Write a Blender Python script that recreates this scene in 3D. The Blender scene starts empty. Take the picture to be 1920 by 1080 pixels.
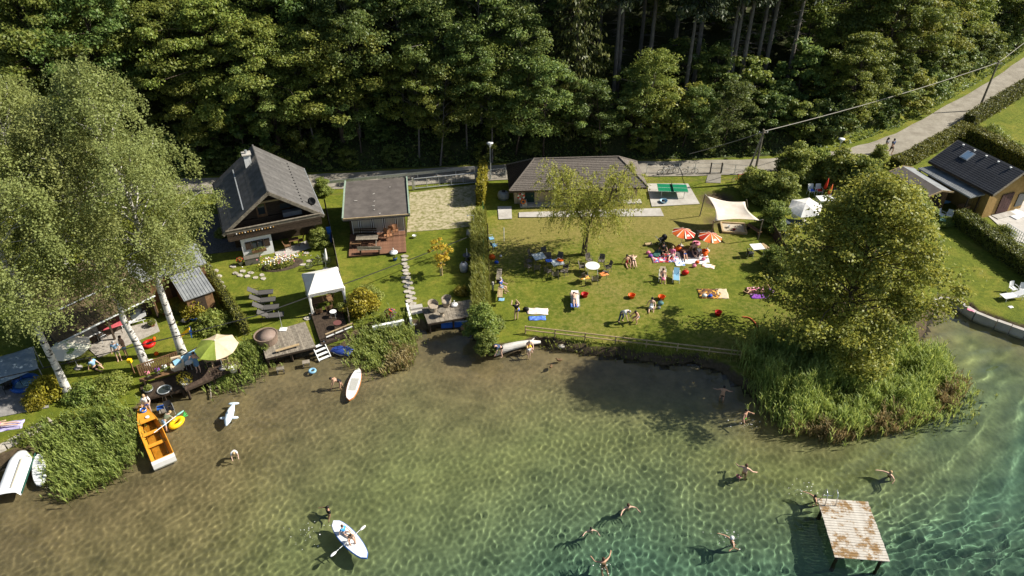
import bpy, math, random
import numpy as np
from mathutils import Vector, Matrix, Euler
R=math.radians; PI=math.pi
random.seed(7); rng=np.random.default_rng(7)
sc=bpy.context.scene; COL=sc.collection
# ---------------------------------------------------------------- camera
TH=R(35.5); FPX=1400.; CH=34.
cam=bpy.data.cameras.new('camera'); camo=bpy.data.objects.new('camera',cam); COL.objects.link(camo)
cam.lens=FPX/1920*36; cam.sensor_width=36; cam.clip_end=6000; cam.clip_start=.5
camo.location=(0,0,CH); camo.rotation_euler=(PI/2-TH,0,0); sc.camera=camo
# ---------------------------------------------------------------- sky, sun, exposure
SUN_EL=R(38.5); SUN_PHI=R(8)
w=bpy.data.worlds.new('World'); sc.world=w; w.use_nodes=True
nt=w.node_tree; sky=nt.nodes.new('ShaderNodeTexSky'); sky.sky_type='NISHITA'; sky.sun_disc=False
sky.sun_elevation=SUN_EL; sky.sun_rotation=R(90)-SUN_PHI
nt.links.new(sky.outputs[0],nt.nodes['Background'].inputs[0]); nt.nodes['Background'].inputs[1].default_value=.065
sl=bpy.data.lights.new('sun','SUN'); sl.energy=5.0; sl.angle=R(.55); sl.color=(1,.945,.84)
slo=bpy.data.objects.new('sun',sl); COL.objects.link(slo); slo.location=(60,0,60)
slo.rotation_euler=Vector((math.cos(SUN_EL)*math.cos(SUN_PHI),math.cos(SUN_EL)*math.sin(SUN_PHI),math.sin(SUN_EL))).to_track_quat('Z','Y').to_euler()
sl.cycles.is_caustics_light=True
vs=sc.view_settings; vs.view_transform='Standard'; vs.look='None'; vs.gamma=1; vs.exposure=.72; vs.use_curve_mapping=False
cy=sc.cycles; cy.use_denoising=True; cy.max_bounces=6; cy.diffuse_bounces=2; cy.glossy_bounces=2; cy.transmission_bounces=5; cy.transparent_max_bounces=6
cy.sample_clamp_indirect=4
# ---------------------------------------------------------------- helpers
def P(px,py,z=.5):
    """ground position (metres) of a point surveyed in the 1920x1080 photograph, at height z"""
    u=px-960; v=540-py
    dy=FPX*math.cos(TH)+v*math.sin(TH); dz=-FPX*math.sin(TH)+v*math.cos(TH); t=(z-CH)/dz
    return Vector((u*t,dy*t,z))
def ang(a,b): d=b-a; return math.atan2(d.y,d.x)
class MB:
    def __init__(s): s.v=[]; s.f=[]; s.m=[]
    def add(s,vs,fs,mi=0):
        o=len(s.v); s.v+= [tuple(p) for p in vs]; s.f+=[tuple(i+o for i in f) for f in fs]; s.m+=[mi]*len(fs); return s
    def box(s,c,d,rz=0,rot=None,mi=0):
        M=rot if rot is not None else Matrix.Rotation(rz,3,'Z'); c=Vector(c)
        vs=[c+M@Vector((x*d[0]/2,y*d[1]/2,z*d[2]/2)) for z in (-1,1) for x,y in ((-1,-1),(1,-1),(1,1),(-1,1))]
        return s.add(vs,[(3,2,1,0),(4,5,6,7),(0,1,5,4),(1,2,6,5),(2,3,7,6),(3,0,4,7)],mi)
    def beam(s,a,b,wd,ht,mi=0):
        a=Vector(a);b=Vector(b); d=b-a; L=d.length; M=d.to_track_quat('X','Z').to_matrix()
        return s.box((a+b)/2,(L,wd,ht),rot=M,mi=mi)
    def tube(s,pts,r,n=6,mi=0,cap=True):
        pts=[Vector(p) for p in pts]; k=len(pts); rs=r if isinstance(r,(list,tuple)) else [r]*k
        vs=[];fs=[]; prev=None
        for i,p in enumerate(pts):
            d=(pts[min(i+1,k-1)]-pts[max(i-1,0)])
            if d.length<1e-6: d=Vector((0,0,1))
            d.normalize()
            if prev is None: a=d.orthogonal().normalized()
            else:
                a=prev-d*prev.dot(d)
                a=a.normalized() if a.length>1e-6 else d.orthogonal().normalized()
            prev=a; b=d.cross(a)
            for j in range(n):
                t=2*PI*j/n; vs.append(p+(a*math.cos(t)+b*math.sin(t))*rs[i])
        for i in range(k-1):
            for j in range(n): fs.append((i*n+j,i*n+(j+1)%n,(i+1)*n+(j+1)%n,(i+1)*n+j))
        if cap: fs.append(tuple(range(n-1,-1,-1))); fs.append(tuple((k-1)*n+j for j in range(n)))
        return s.add(vs,fs,mi)
    def ring(s,c,rad,r,n=16,m=5,rot=None,mi=0):
        M=rot if rot is not None else Matrix.Identity(3); c=Vector(c); vs=[];fs=[]
        for i in range(n):
            t=2*PI*i/n
            for j in range(m):
                u=2*PI*j/m; q=rad+r*math.cos(u); vs.append(c+M@Vector((q*math.cos(t),q*math.sin(t),r*math.sin(u))))
        for i in range(n):
            for j in range(m): fs.append((i*m+j,((i+1)%n)*m+j,((i+1)%n)*m+(j+1)%m,i*m+(j+1)%m))
        return s.add(vs,fs,mi)
    def lathe(s,prof,n=14,c=(0,0,0),mi=0,rot=None):
        c=Vector(c); M=rot if rot is not None else Matrix.Identity(3); vs=[];fs=[]
        for r,z in prof:
            for j in range(n): t=2*PI*j/n; vs.append(c+M@Vector((r*math.cos(t),r*math.sin(t),z)))
        for i in range(len(prof)-1):
            for j in range(n): fs.append((i*n+j,i*n+(j+1)%n,(i+1)*n+(j+1)%n,(i+1)*n+j))
        if prof[0][0]>1e-4: fs.append(tuple(range(n-1,-1,-1)))
        if prof[-1][0]>1e-4: fs.append(tuple((len(prof)-1)*n+j for j in range(n)))
        return s.add(vs,fs,mi)
    def ball(s,c,rx,ry=None,rz=None,n=12,k=7,rot=None,mi=0):
        ry=rx if ry is None else ry; rz=rx if rz is None else rz; c=Vector(c); M=rot if rot is not None else Matrix.Identity(3); vs=[];fs=[]
        for i in range(k+1):
            a=-PI/2+PI*i/k
            for j in range(n): t=2*PI*j/n; vs.append(c+M@Vector((rx*math.cos(a)*math.cos(t),ry*math.cos(a)*math.sin(t),rz*math.sin(a))))
        for i in range(k):
            for j in range(n): fs.append((i*n+j,i*n+(j+1)%n,(i+1)*n+(j+1)%n,(i+1)*n+j))
        return s.add(vs,fs,mi)
    def prism(s,poly,z0,z1,mi=0):
        n=len(poly); vs=[(p[0],p[1],z0) for p in poly]+[(p[0],p[1],z1) for p in poly]
        fs=[tuple(range(n-1,-1,-1)),tuple(range(n,2*n))]+[(i,(i+1)%n,n+(i+1)%n,n+i) for i in range(n)]
        return s.add(vs,fs,mi)
    def slab(s,pts,th,mi=0):
        """polygon in space thickened downwards along its normal"""
        p=[Vector(q) for q in pts]; n=(p[1]-p[0]).cross(p[2]-p[0]).normalized(); k=len(p)
        if n.z<0: p=p[::-1]; n=-n
        vs=p+[q-n*th for q in p]
        fs=[tuple(range(k)),tuple(range(2*k-1,k-1,-1))]+[(i,k+i,k+(i+1)%k,(i+1)%k) for i in range(k)]
        return s.add(vs,fs,mi)
    def sheet(s,nx,ny,fn,th=0,mi=0):
        """grid surface fn(u,v)->point, optional thickness below"""
        vs=[fn(i/nx,j/ny) for j in range(ny+1) for i in range(nx+1)]; q=(nx+1)*(ny+1)
        fs=[(j*(nx+1)+i,j*(nx+1)+i+1,(j+1)*(nx+1)+i+1,(j+1)*(nx+1)+i) for j in range(ny) for i in range(nx)]
        if th:
            vs+= [Vector(p)-Vector((0,0,th)) for p in vs]
            fs+= [tuple(i+q for i in f[::-1]) for f in list(fs)]
            b=[i for i in range(nx+1)]+[(j+1)*(nx+1)-1 for j in range(1,ny+1)]+[ny*(nx+1)+i for i in range(nx-1,-1,-1)]+[j*(nx+1) for j in range(ny-1,0,-1)]
            fs+=[(b[i],b[i]+q,b[(i+1)%len(b)]+q,b[(i+1)%len(b)]) for i in range(len(b))]
        return s.add(vs,fs,mi)
    def mesh(s,name,mats,smooth=False):
        me=bpy.data.meshes.new(name); me.from_pydata(s.v,[],s.f)
        for m in (mats if isinstance(mats,(list,tuple)) else [mats]): me.materials.append(m)
        if any(s.m): me.polygons.foreach_set('material_index',s.m)
        if smooth: me.polygons.foreach_set('use_smooth',[True]*len(s.f))
        me.validate(); me.update(); return me
    def build(s,name,mats,parent=None,smooth=False,loc=None,rz=None):
        return link(name,s.mesh(name,mats,smooth),parent,loc,rz)
def link(name,me,parent=None,loc=None,rz=None):
    o=bpy.data.objects.new(name,me); COL.objects.link(o)
    if parent is not None: o.parent=parent
    if loc is not None: o.location=loc
    if rz is not None: o.rotation_euler=(0,0,rz)
    return o
def tag(o,label=None,cat=None,group=None,kind=None):
    if label: o['label']=label
    if cat: o['category']=cat
    if group: o['group']=group
    if kind: o['kind']=kind
    return o
def thing(name,label,cat,loc=(0,0,0),rz=0,group=None,s=1):
    o=bpy.data.objects.new(name,None); COL.objects.link(o); o.location=loc; o.rotation_euler=(0,0,rz); o.empty_display_size=.2
    o.scale=(s,s,s)
    return tag(o,label,cat,group)
def dup(root,loc,rz,label=None,group=None,s=None):
    r=root.copy(); COL.objects.link(r); r.location=loc; r.rotation_euler=(0,0,rz)
    if s is not None: r.scale=(s,s,s) if not isinstance(s,tuple) else s
    if label: r['label']=label
    if group: r['group']=group
    for ch in KIDS(root):
        c=ch.copy(); COL.objects.link(c); c.parent=r
        for g in KIDS(ch):
            d=g.copy(); COL.objects.link(d); d.parent=c
    return r
def KIDS(o): return list(o.children)
def fastmesh(name,V,Fq,mat,smooth=False):
    """numpy quads -> mesh"""
    m=bpy.data.meshes.new(name); m.vertices.add(len(V)); m.vertices.foreach_set('co',np.ascontiguousarray(V,dtype=np.float32).ravel())
    m.loops.add(Fq.size); m.loops.foreach_set('vertex_index',np.ascontiguousarray(Fq,dtype=np.int32).ravel())
    m.polygons.add(len(Fq)); m.polygons.foreach_set('loop_start',np.arange(0,Fq.size,4,dtype=np.int32))
    m.materials.append(mat); m.update()
    if smooth: m.polygons.foreach_set('use_smooth',np.ones(len(Fq),bool)); m.update()
    return m
# ---------------------------------------------------------------- materials
_M={}
def lin(c):
    return tuple(((x/255)/12.92 if x/255<=.04045 else ((x/255+.055)/1.055)**2.4) for x in c)
def mat(name,col,col2=None,scale=6,rough=.75,spec=.25,bump=0,bscale=None,metal=0,coord='Object',stretch=None,detail=4,lo=.35,hi=.65,sss=0,rnd=0):
    if name in _M: return _M[name]
    m=bpy.data.materials.new(name); m.use_nodes=True; n=m.node_tree; L=n.links; b=n.nodes['Principled BSDF']
    b.inputs['Roughness'].default_value=rough; b.inputs['Specular IOR Level'].default_value=spec; b.inputs['Metallic'].default_value=metal
    b.inputs['Base Color'].default_value=(*col,1)
    tc=n.nodes.new('ShaderNodeTexCoord'); vec=tc.outputs[coord]
    if stretch:
        mp=n.nodes.new('ShaderNodeMapping'); mp.inputs['Scale'].default_value=stretch; L.new(vec,mp.inputs[0]); vec=mp.outputs[0]
    src=None
    if col2 is not None:
        no=n.nodes.new('ShaderNodeTexNoise'); no.inputs['Scale'].default_value=scale; no.inputs['Detail'].default_value=detail; no.inputs['Roughness'].default_value=.65
        L.new(vec,no.inputs['Vector'])
        r=n.nodes.new('ShaderNodeValToRGB'); r.color_ramp.elements[0].position=lo; r.color_ramp.elements[1].position=hi
        r.color_ramp.elements[0].color=(*col,1); r.color_ramp.elements[1].color=(*col2,1); L.new(no.outputs[0],r.inputs[0]); src=r.outputs[0]
    if rnd:
        oi=n.nodes.new('ShaderNodeObjectInfo'); mr=n.nodes.new('ShaderNodeMapRange'); mr.inputs[3].default_value=1-rnd; mr.inputs[4].default_value=1+rnd
        L.new(oi.outputs['Random'],mr.inputs[0]); hs=n.nodes.new('ShaderNodeHueSaturation'); L.new(mr.outputs[0],hs.inputs['Value'])
        if src: L.new(src,hs.inputs['Color'])
        else: hs.inputs['Color'].default_value=(*col,1)
        src=hs.outputs[0]
    if src: L.new(src,b.inputs['Base Color'])
    if bump:
        nb=n.nodes.new('ShaderNodeTexNoise'); nb.inputs['Scale'].default_value=bscale or scale*3; nb.inputs['Detail'].default_value=3; L.new(vec,nb.inputs['Vector'])
        bp=n.nodes.new('ShaderNodeBump'); bp.inputs['Strength'].default_value=min(bump,1); bp.inputs['Distance'].default_value=.05; L.new(nb.outputs[0],bp.inputs['Height']); L.new(bp.outputs[0],b.inputs['Normal'])
    _M[name]=m; return m
def leafmat(name,a,b,trans=.35,rough=.5,var=.25,tint=None):
    """leaves: colour differs from leaf to leaf and a little from plant to plant; some light passes through"""
    if name in _M: return _M[name]
    m=bpy.data.materials.new(name); m.use_nodes=True; n=m.node_tree; L=n.links; p=n.nodes['Principled BSDF']; out=n.nodes['Material Output']
    g=n.nodes.new('ShaderNodeNewGeometry'); r=n.nodes.new('ShaderNodeValToRGB')
    r.color_ramp.elements[0].color=(*a,1); r.color_ramp.elements[1].color=(*b,1); L.new(g.outputs['Random Per Island'],r.inputs[0])
    oi=n.nodes.new('ShaderNodeObjectInfo'); hs=n.nodes.new('ShaderNodeHueSaturation'); L.new(r.outputs[0],hs.inputs['Color'])
    mr=n.nodes.new('ShaderNodeMapRange'); mr.inputs[3].default_value=1-var; mr.inputs[4].default_value=1+var; L.new(oi.outputs['Random'],mr.inputs[0]); L.new(mr.outputs[0],hs.inputs['Value'])
    m2=n.nodes.new('ShaderNodeMath'); m2.operation='MULTIPLY'; m2.inputs[1].default_value=7.31; L.new(oi.outputs['Random'],m2.inputs[0])
    m3=n.nodes.new('ShaderNodeMath'); m3.operation='FRACT'; L.new(m2.outputs[0],m3.inputs[0])
    mh=n.nodes.new('ShaderNodeMapRange'); mh.inputs[3].default_value=.485; mh.inputs[4].default_value=.515; L.new(m3.outputs[0],mh.inputs[0]); L.new(mh.outputs[0],hs.inputs['Hue'])
    L.new(hs.outputs[0],p.inputs['Base Color']); p.inputs['Roughness'].default_value=rough; p.inputs['Specular IOR Level'].default_value=.35
    t=n.nodes.new('ShaderNodeBsdfTranslucent'); h2=n.nodes.new('ShaderNodeHueSaturation'); h2.inputs['Value'].default_value=1.25; h2.inputs['Hue'].default_value=.48; L.new(hs.outputs[0],h2.inputs['Color']); L.new(h2.outputs[0],t.inputs[0])
    mx=n.nodes.new('ShaderNodeMixShader'); mx.inputs[0].default_value=trans; L.new(p.outputs[0],mx.inputs[1]); L.new(t.outputs[0],mx.inputs[2]); L.new(mx.outputs[0],out.inputs[0])
    _M[name]=m; return m
def plain(name,c,rough=.6,spec=.3,**k): return mat(name,lin(c),rough=rough,spec=spec,**k)
wood_d=mat('dark_stained_wood',(.035,.024,.016),(.075,.052,.034),scale=3,stretch=(1,1,8),rough=.8,bump=.3)
wood_g=mat('grey_weathered_wood',(.16,.135,.105),(.30,.26,.20),scale=4,rough=.85,bump=.4,rnd=.22)
wood_b=mat('brown_wood',(.14,.075,.035),(.24,.14,.07),scale=4,rough=.75,bump=.3,rnd=.15)
wood_l=mat('pale_wood',(.36,.25,.13),(.50,.38,.22),scale=4,rough=.75,bump=.3,rnd=.1)
wood_br=mat('reddish_deck_wood',(.15,.075,.045),(.24,.125,.075),scale=3,rough=.7,bump=.2,rnd=.12)
white=mat('white_plastic',(.70,.70,.68),(.78,.78,.76),scale=3,rough=.45)
whitep=mat('white_render_paint',(.76,.76,.74),(.82,.82,.80),scale=2,rough=.85,bump=.15)
canvas=mat('cream_canvas',(.60,.52,.42),(.70,.62,.52),scale=2,rough=.9,bump=.2,bscale=4)
canvasw=mat('white_canvas',(.68,.65,.60),(.78,.76,.71),scale=1.5,rough=.9,bump=.25,bscale=3)
steel=mat('galvanised_steel',(.42,.44,.45),(.55,.57,.58),scale=6,rough=.45,metal=.6)
dark=mat('black_plastic',(.012,.012,.013),(.03,.03,.03),scale=5,rough=.55)
greyp=mat('grey_rattan',(.10,.085,.07),(.19,.165,.14),scale=40,rough=.7,bump=.6,bscale=60)
rattan=mat('beige_rattan',(.32,.26,.19),(.45,.38,.29),scale=40,rough=.7,bump=.6,bscale=60)
glass=mat('pane_glass',(.03,.04,.045),rough=.06,spec=.8)
concrete=mat('pale_concrete',(.36,.33,.29),(.50,.47,.42),scale=1.2,rough=.9,bump=.3,bscale=30,detail=8)
soil=mat('dark_soil',(.05,.038,.025),(.10,.075,.05),scale=5,rough=.95,bump=.8)
stone=mat('pale_flagstone',(.34,.30,.24),(.50,.46,.39),scale=4,rough=.9,bump=.5,rnd=.12)
terracotta=mat('terracotta',(.40,.15,.07),(.48,.20,.10),scale=6,rough=.8)
bluepl=mat('blue_plastic',(.02,.09,.38),(.03,.13,.46),scale=4,rough=.4)
bark=mat('dark_bark',(.06,.045,.032),(.13,.10,.075),scale=3,stretch=(3,3,.6),rough=.95,bump=1)
barkg=mat('grey_bark',(.13,.115,.10),(.24,.215,.19),scale=3,stretch=(3,3,.6),rough=.95,bump=1)
birchb=mat('birch_bark',(.05,.045,.04),(.62,.59,.54),scale=2.2,stretch=(1,1,2.2),rough=.8,lo=.40,hi=.47,bump=.3)
# ================================================================ terrain, water, road
SHORE_PX=[(-420,1010),(-200,935),(0,868),(55,850),(95,815),(130,800),(200,800),(262,775),(285,745),(340,728),(400,705),(445,692),(495,676),(545,664),(598,662),(650,655),(668,632),(700,618),(755,613),(800,612),(850,606),(890,618),(905,655),(930,660),(975,652),(1012,641),(1050,650),(1090,658),(1120,662),(1160,664),(1200,672),(1240,678),(1300,676),(1350,690),(1395,722),(1440,748),(1510,756),(1590,742),(1660,715),(1705,672),(1722,630),(1735,600),(1748,580),(1762,565),(1790,567),(1830,590),(1870,606),(1920,624),(2100,700),(2500,860)]
SH=[P(a,b,.05) for a,b in SHORE_PX]
SHA=np.array([(p.x,p.y) for p in SH])
LANDPOLY=np.concatenate([np.array([(-900,SHA[0,1]-20)]),SHA,np.array([(900,SHA[-1,1]-10),(900,1500),(-900,1500)])])
def sdist(X,Y):
    """signed distance to the shoreline, positive on land"""
    x=X.ravel(); y=Y.ravel(); D=np.full(x.shape,1e9)
    for (ax,ay),(bx,by) in zip(SHA[:-1],SHA[1:]):
        dx,dy=bx-ax,by-ay; t=np.clip(((x-ax)*dx+(y-ay)*dy)/(dx*dx+dy*dy),0,1)
        D=np.minimum(D,np.hypot(x-ax-t*dx,y-ay-t*dy))
    ins=np.zeros(x.shape,bool); n=len(LANDPOLY)
    for i in range(n):
        ax,ay=LANDPOLY[i]; bx,by=LANDPOLY[(i+1)%n]
        c=((ay>y)!=(by>y)); xx=(bx-ax)*(y-ay)/((by-ay) if by!=ay else 1e-9)+ax; ins^=(c&(x<xx))
    return np.where(ins,D,-D).reshape(X.shape)
# road centre line
ROAD=[Vector(p) for p in [(-120,60),(-60,62),(-30,63.7),(-18,64.6),(-8,65.7),(3,67.0),(18,67.5),(28,68.3),(36,70.6),(44,75.6),(54,84.2),(63,92.3),(80,109),(120,150),(220,260)]]
ROADA=np.array([(p[0],p[1]) for p in ROAD])
def roadside(X,Y):
    """signed distance from the road centre, positive uphill (forest side)"""
    D=np.full(X.shape,1e9); S=np.zeros(X.shape)
    for (ax,ay),(bx,by) in zip(ROADA[:-1],ROADA[1:]):
        dx,dy=bx-ax,by-ay; t=np.clip(((X-ax)*dx+(Y-ay)*dy)/(dx*dx+dy*dy),0,1)
        d=np.hypot(X-ax-t*dx,Y-ay-t*dy); sg=np.sign(dx*(Y-ay)-dy*(X-ax)); k=d<D
        D=np.where(k,d,D); S=np.where(k,sg,S)
    return D*S
def nz(X,Y,f,s=0):
    return (np.sin(X*f+1.3+s)*np.cos(Y*f*1.13-.7+s)+.6*np.sin(X*f*2.1-Y*f*1.7+s*2)+.4*np.cos(X*f*3.7+Y*f*4.1+s))/2
def hgt(X,Y):
    s=sdist(X,Y); r=roadside(X,Y)
    s=s+.22*nz(X,Y,2.1)
    bank=np.clip((s+.35)/.6,0,1); bank=bank*bank*(3-2*bank)
    depth=.16+np.clip(-s,0,200)*.055*(1+np.clip((X+6)/22,0,2.2))
    depth=np.minimum(depth,1.8)+.05*nz(X,Y,.9,2)
    land=.5+.025*nz(X,Y,.35)
    hill=np.clip(r-3.2,0,400); hill=.30*hill+.5*np.clip(hill,0,1.5)+ .12*nz(X,Y,.8)*np.clip(hill,0,1)
    return np.where(s>-.35,-.16+(land+.16)*bank,-depth)+hill, s, r
def gz(x,y):
    return float(hgt(np.array([[x]],float),np.array([[y]],float))[0][0,0])
def gridq(nx,ny):
    i=np.arange(nx*ny).reshape(ny,nx); return np.stack([i[:-1,:-1],i[:-1,1:],i[1:,1:],i[1:,:-1]],-1).reshape(-1,4)
def ground_material():
    m=bpy.data.materials.new('lawn_and_forest_floor'); m.use_nodes=True; n=m.node_tree; L=n.links; b=n.nodes['Principled BSDF']
    b.inputs['Roughness'].default_value=.9; b.inputs['Specular IOR Level'].default_value=.15
    tc=n.nodes.new('ShaderNodeTexCoord')
    def noise(sc_,det=4,rg=.6):
        q=n.nodes.new('ShaderNodeTexNoise'); q.inputs['Scale'].default_value=sc_; q.inputs['Detail'].default_value=det; q.inputs['Roughness'].default_value=rg; L.new(tc.outputs['Object'],q.inputs['Vector']); return q.outputs[0]
    def ramp(s_,*e):
        r=n.nodes.new('ShaderNodeValToRGB'); r.color_ramp.elements[0].position=e[0][0]; r.color_ramp.elements[0].color=(*e[0][1],1); r.color_ramp.elements[1].position=e[-1][0]; r.color_ramp.elements[1].color=(*e[-1][1],1)
        for p,c in e[1:-1]: k=r.color_ramp.elements.new(p); k.color=(*c,1)
        L.new(s_,r.inputs[0]); return r.outputs[0]
    def mix(f,a,c,mode='MIX'):
        q=n.nodes.new('ShaderNodeMix'); q.data_type='RGBA'; q.blend_type=mode
        if isinstance(f,(int,float)): q.inputs[0].default_value=f
        else: L.new(f,q.inputs[0])
        L.new(a,q.inputs[6]); L.new(c,q.inputs[7]); return q.outputs[2]
    big=noise(.55,5,.7); mid=noise(3.5,4,.7); fine=noise(26,3,.75)
    g1=ramp(big,(.30,(.092,.124,.016)),(.50,(.138,.166,.021)),(.68,(.205,.200,.036)))
    g2=ramp(fine,(.30,(.55,.58,.5)),(.70,(1.35,1.3,1.2))); g3=ramp(mid,(.3,(.66,.72,.62)),(.7,(1.28,1.22,1.15)))
    grass=mix(1,mix(1,g1,g2,'MULTIPLY'),g3,'MULTIPLY')
    dry=mix(1,ramp(mid,(.3,(.16,.155,.035)),(.7,(.27,.225,.075))),g2,'MULTIPLY')
    at=n.nodes.new('ShaderNodeAttribute'); at.attribute_name='zone'; sp=n.nodes.new('ShaderNodeSeparateColor'); L.new(at.outputs['Color'],sp.inputs[0])
    def breakup(s_,nn,k=.8):
        a=n.nodes.new('ShaderNodeMath'); a.operation='MULTIPLY_ADD'; L.new(nn,a.inputs[0]); a.inputs[1].default_value=k; a.inputs[2].default_value=-k/2
        c=n.nodes.new('ShaderNodeMath'); c.operation='ADD'; L.new(a.outputs[0],c.inputs[0]); L.new(s_,c.inputs[1])
        q=n.nodes.new('ShaderNodeMapRange'); q.inputs[1].default_value=.35; q.inputs[2].default_value=.65; L.new(c.outputs[0],q.inputs[0]); return q.outputs[0]
    c=mix(breakup(sp.outputs[2],mid),grass,dry)
    floor=ramp(mid,(.3,(.030,.040,.014)),(.55,(.055,.064,.022)),(.75,(.090,.078,.038)))
    c=mix(breakup(sp.outputs[1],mid),c,floor)
    earth=ramp(mid,(.3,(.050,.036,.020)),(.7,(.115,.085,.05)))
    c=mix(breakup(sp.outputs[0],mid,.6),c,earth)
    L.new(c,b.inputs['Base Color'])
    bp=n.nodes.new('ShaderNodeBump'); bp.inputs['Strength'].default_value=.7; bp.inputs['Distance'].default_value=.06; L.new(fine,bp.inputs['Height']); L.new(bp.outputs[0],b.inputs['Normal'])
    return m
def bed_material():
    m=bpy.data.materials.new('lake_bed_with_water_tint'); m.use_nodes=True; n=m.node_tree; L=n.links; b=n.nodes['Principled BSDF']  # zone colour carries the green tint of deeper water as well as the mud
    b.inputs['Roughness'].default_value=1; b.inputs['Specular IOR Level'].default_value=0
    tc=n.nodes.new('ShaderNodeTexCoord')
    at=n.nodes.new('ShaderNodeAttribute'); at.attribute_name='zone'
    no=n.nodes.new('ShaderNodeTexNoise'); no.inputs['Scale'].default_value=.6; no.inputs['Detail'].default_value=7; no.inputs['Roughness'].default_value=.7; L.new(tc.outputs['Object'],no.inputs['Vector'])
    r=n.nodes.new('ShaderNodeValToRGB'); r.color_ramp.elements[0].position=.32; r.color_ramp.elements[0].color=(.60,.62,.6,1); r.color_ramp.elements[1].position=.66; r.color_ramp.elements[1].color=(1.25,1.22,1.15,1); L.new(no.outputs[0],r.inputs[0])
    q=n.nodes.new('ShaderNodeMix'); q.data_type='RGBA'; q.blend_type='MULTIPLY'; q.inputs[0].default_value=1; L.new(at.outputs['Color'],q.inputs[6]); L.new(r.outputs[0],q.inputs[7])
    L.new(q.outputs[2],b.inputs['Base Color']); return m
MG=ground_material(); MBED=bed_material()
def build_terrain():
    x=np.concatenate([np.arange(-60,-45,1.),np.arange(-45,62,.34),np.arange(62,100,1.)]); y=np.concatenate([np.arange(10,100,.34),np.arange(100,130,1.5)])
    X,Y=np.meshgrid(x,y); Z,s,r=hgt(X,Y); V=np.stack([X,Y,Z],-1).reshape(-1,3); Fq=gridq(len(x),len(y))
    fs=s.ravel()[Fq].max(1); land=fs>-.2
    # zones: red bare earth, green forest floor, blue dry or worn grass
    earth=np.clip(1-(s-.05)/.5,0,1)*.9
    forest=np.clip((r-1.7-1.5*np.clip((X-26)/6,0,1))/.8,0,1)*.95
    dryz=.32+.25*nz(X,Y,.21,4)
    def spot(px,py,rad,k=1.): p=P(px,py); return k*np.exp(-((X-p.x)**2+(Y-p.y)**2)/rad**2)
    dryz=dryz+spot(1120,410,4,.5)+spot(1270,415,4,.45)+spot(1000,420,2.5,.45)+spot(1310,470,5,.25)+spot(1100,500,5,.2)
    dryz=dryz-.5*np.clip((-3-X)/2,0,1)-.35*np.clip((X-30)/3,0,1)
    earth=np.maximum(earth,np.maximum(spot(1345,375,2.2,.8),spot(1340,415,1.6,.6)))
    earth=np.maximum(earth,np.clip(.75-np.abs(r+2.6)/1.0,0,1)*.7)
    earth=np.maximum(earth,spot(1640,640,6.5,.9)); earth=np.maximum(earth,spot(170,640,4.0,.55))
    zone=np.stack([np.clip(earth,0,1),np.clip(forest,0,1),np.clip(dryz,0,1),np.ones_like(X)],-1).reshape(-1,4)
    # bed colours: brown mud by the shore, olive sand, further out green paints in the water's depth tint
    d=np.clip(-s,0,60); k=np.clip((d*(.75+np.clip((X+8)/26,-.35,1.6))-2.5)/17,0,1); k=np.maximum(k,np.clip((X-13)/13,0,1)*np.clip(d/5,0,1)*.68)[...,None]; k2=np.clip((k-.45)/.55,0,1)
    mud=np.array([.265,.200,.115]); olive=np.array([.232,.242,.112]); green=np.array([.112,.190,.132])
    bc=mud*(1-np.clip(k*2.5,0,1))+olive*np.clip(k*2.5,0,1); bc=bc*(1-k2)+green*k2
    bc=bc*(1-.12*np.clip((X+10)/-16,0,1))[...,None]
    bc=np.concatenate([bc,np.ones_like(X)[...,None]],-1).reshape(-1,4)
    for nm,sel,mt,cols in (('ground',land,MG,zone),('lake_bed',~land,MBED,bc)):
        f=Fq[sel]; u,inv=np.unique(f,return_inverse=True); me=fastmesh(nm,V[u],inv.reshape(-1,4),mt,True)
        a=me.color_attributes.new('zone','FLOAT_COLOR','POINT'); a.data.foreach_set('color',cols[u].astype(np.float32).ravel())
        o=link(nm,me); tag(o,kind='structure')
        o.cycles.is_caustics_receiver=True
    # the land and the lake bed carry on to the horizon
    mb=MB(); far=2500
    def G(x,y): return (x,y,gz(x,y))
    xs=[-60,-30,0,30,60,99.5]
    for i in range(5): mb.add([(xs[i],129,gz(xs[i],129)-.6),(xs[i+1],129,gz(xs[i+1],129)-.6),(xs[i+1],far,140),(xs[i],far,140)],[(0,1,2,3)])
    zs=[66,80,100,129]
    for sx,x0 in ((-1,-59.5),(1,99)):
        ys=[45,62,75,95,129]
        for i in range(4): 
            q=[(x0,ys[i],gz(x0,ys[i])-.3),(x0+sx*far,ys[i],gz(x0,ys[i])-.3),(x0+sx*far,ys[i+1],gz(x0,ys[i+1])-.3),(x0,ys[i+1],gz(x0,ys[i+1])-.3)]
            mb.add(q if sx>0 else q[::-1],[(0,1,2,3)])
        mb.add([(x0,129,gz(x0,129)-.6),(x0+sx*far,129,gz(x0,129)-.6),(x0+sx*far,far,140),(x0,far,140)][::sx],[(0,1,2,3)])
    me=mb.mesh('hillside',MG); a=me.color_attributes.new('zone','FLOAT_COLOR','POINT'); a.data.foreach_set('color',[0,1,0,1]*len(me.vertices)); tag(link('hillside',me),kind='structure')
    mb=MB(); zb=-1.9
    mb.add([(-far,-far,zb),(far,-far,zb),(far,10.2,zb),(-far,10.2,zb)],[(0,1,2,3)])
    for sx,x0 in ((-1,-59.8),(1,99.2)): mb.add([(x0,10.2,zb),(x0+sx*far,10.2,zb),(x0+sx*far,46,zb),(x0,46,zb)][::sx],[(0,1,2,3)])
    me=mb.mesh('deep_lake_bed',MBED); a=me.color_attributes.new('zone','FLOAT_COLOR','POINT'); a.data.foreach_set('color',[.112,.190,.132,1]*len(me.vertices)); tag(link('deep_lake_bed',me),kind='structure')
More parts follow.
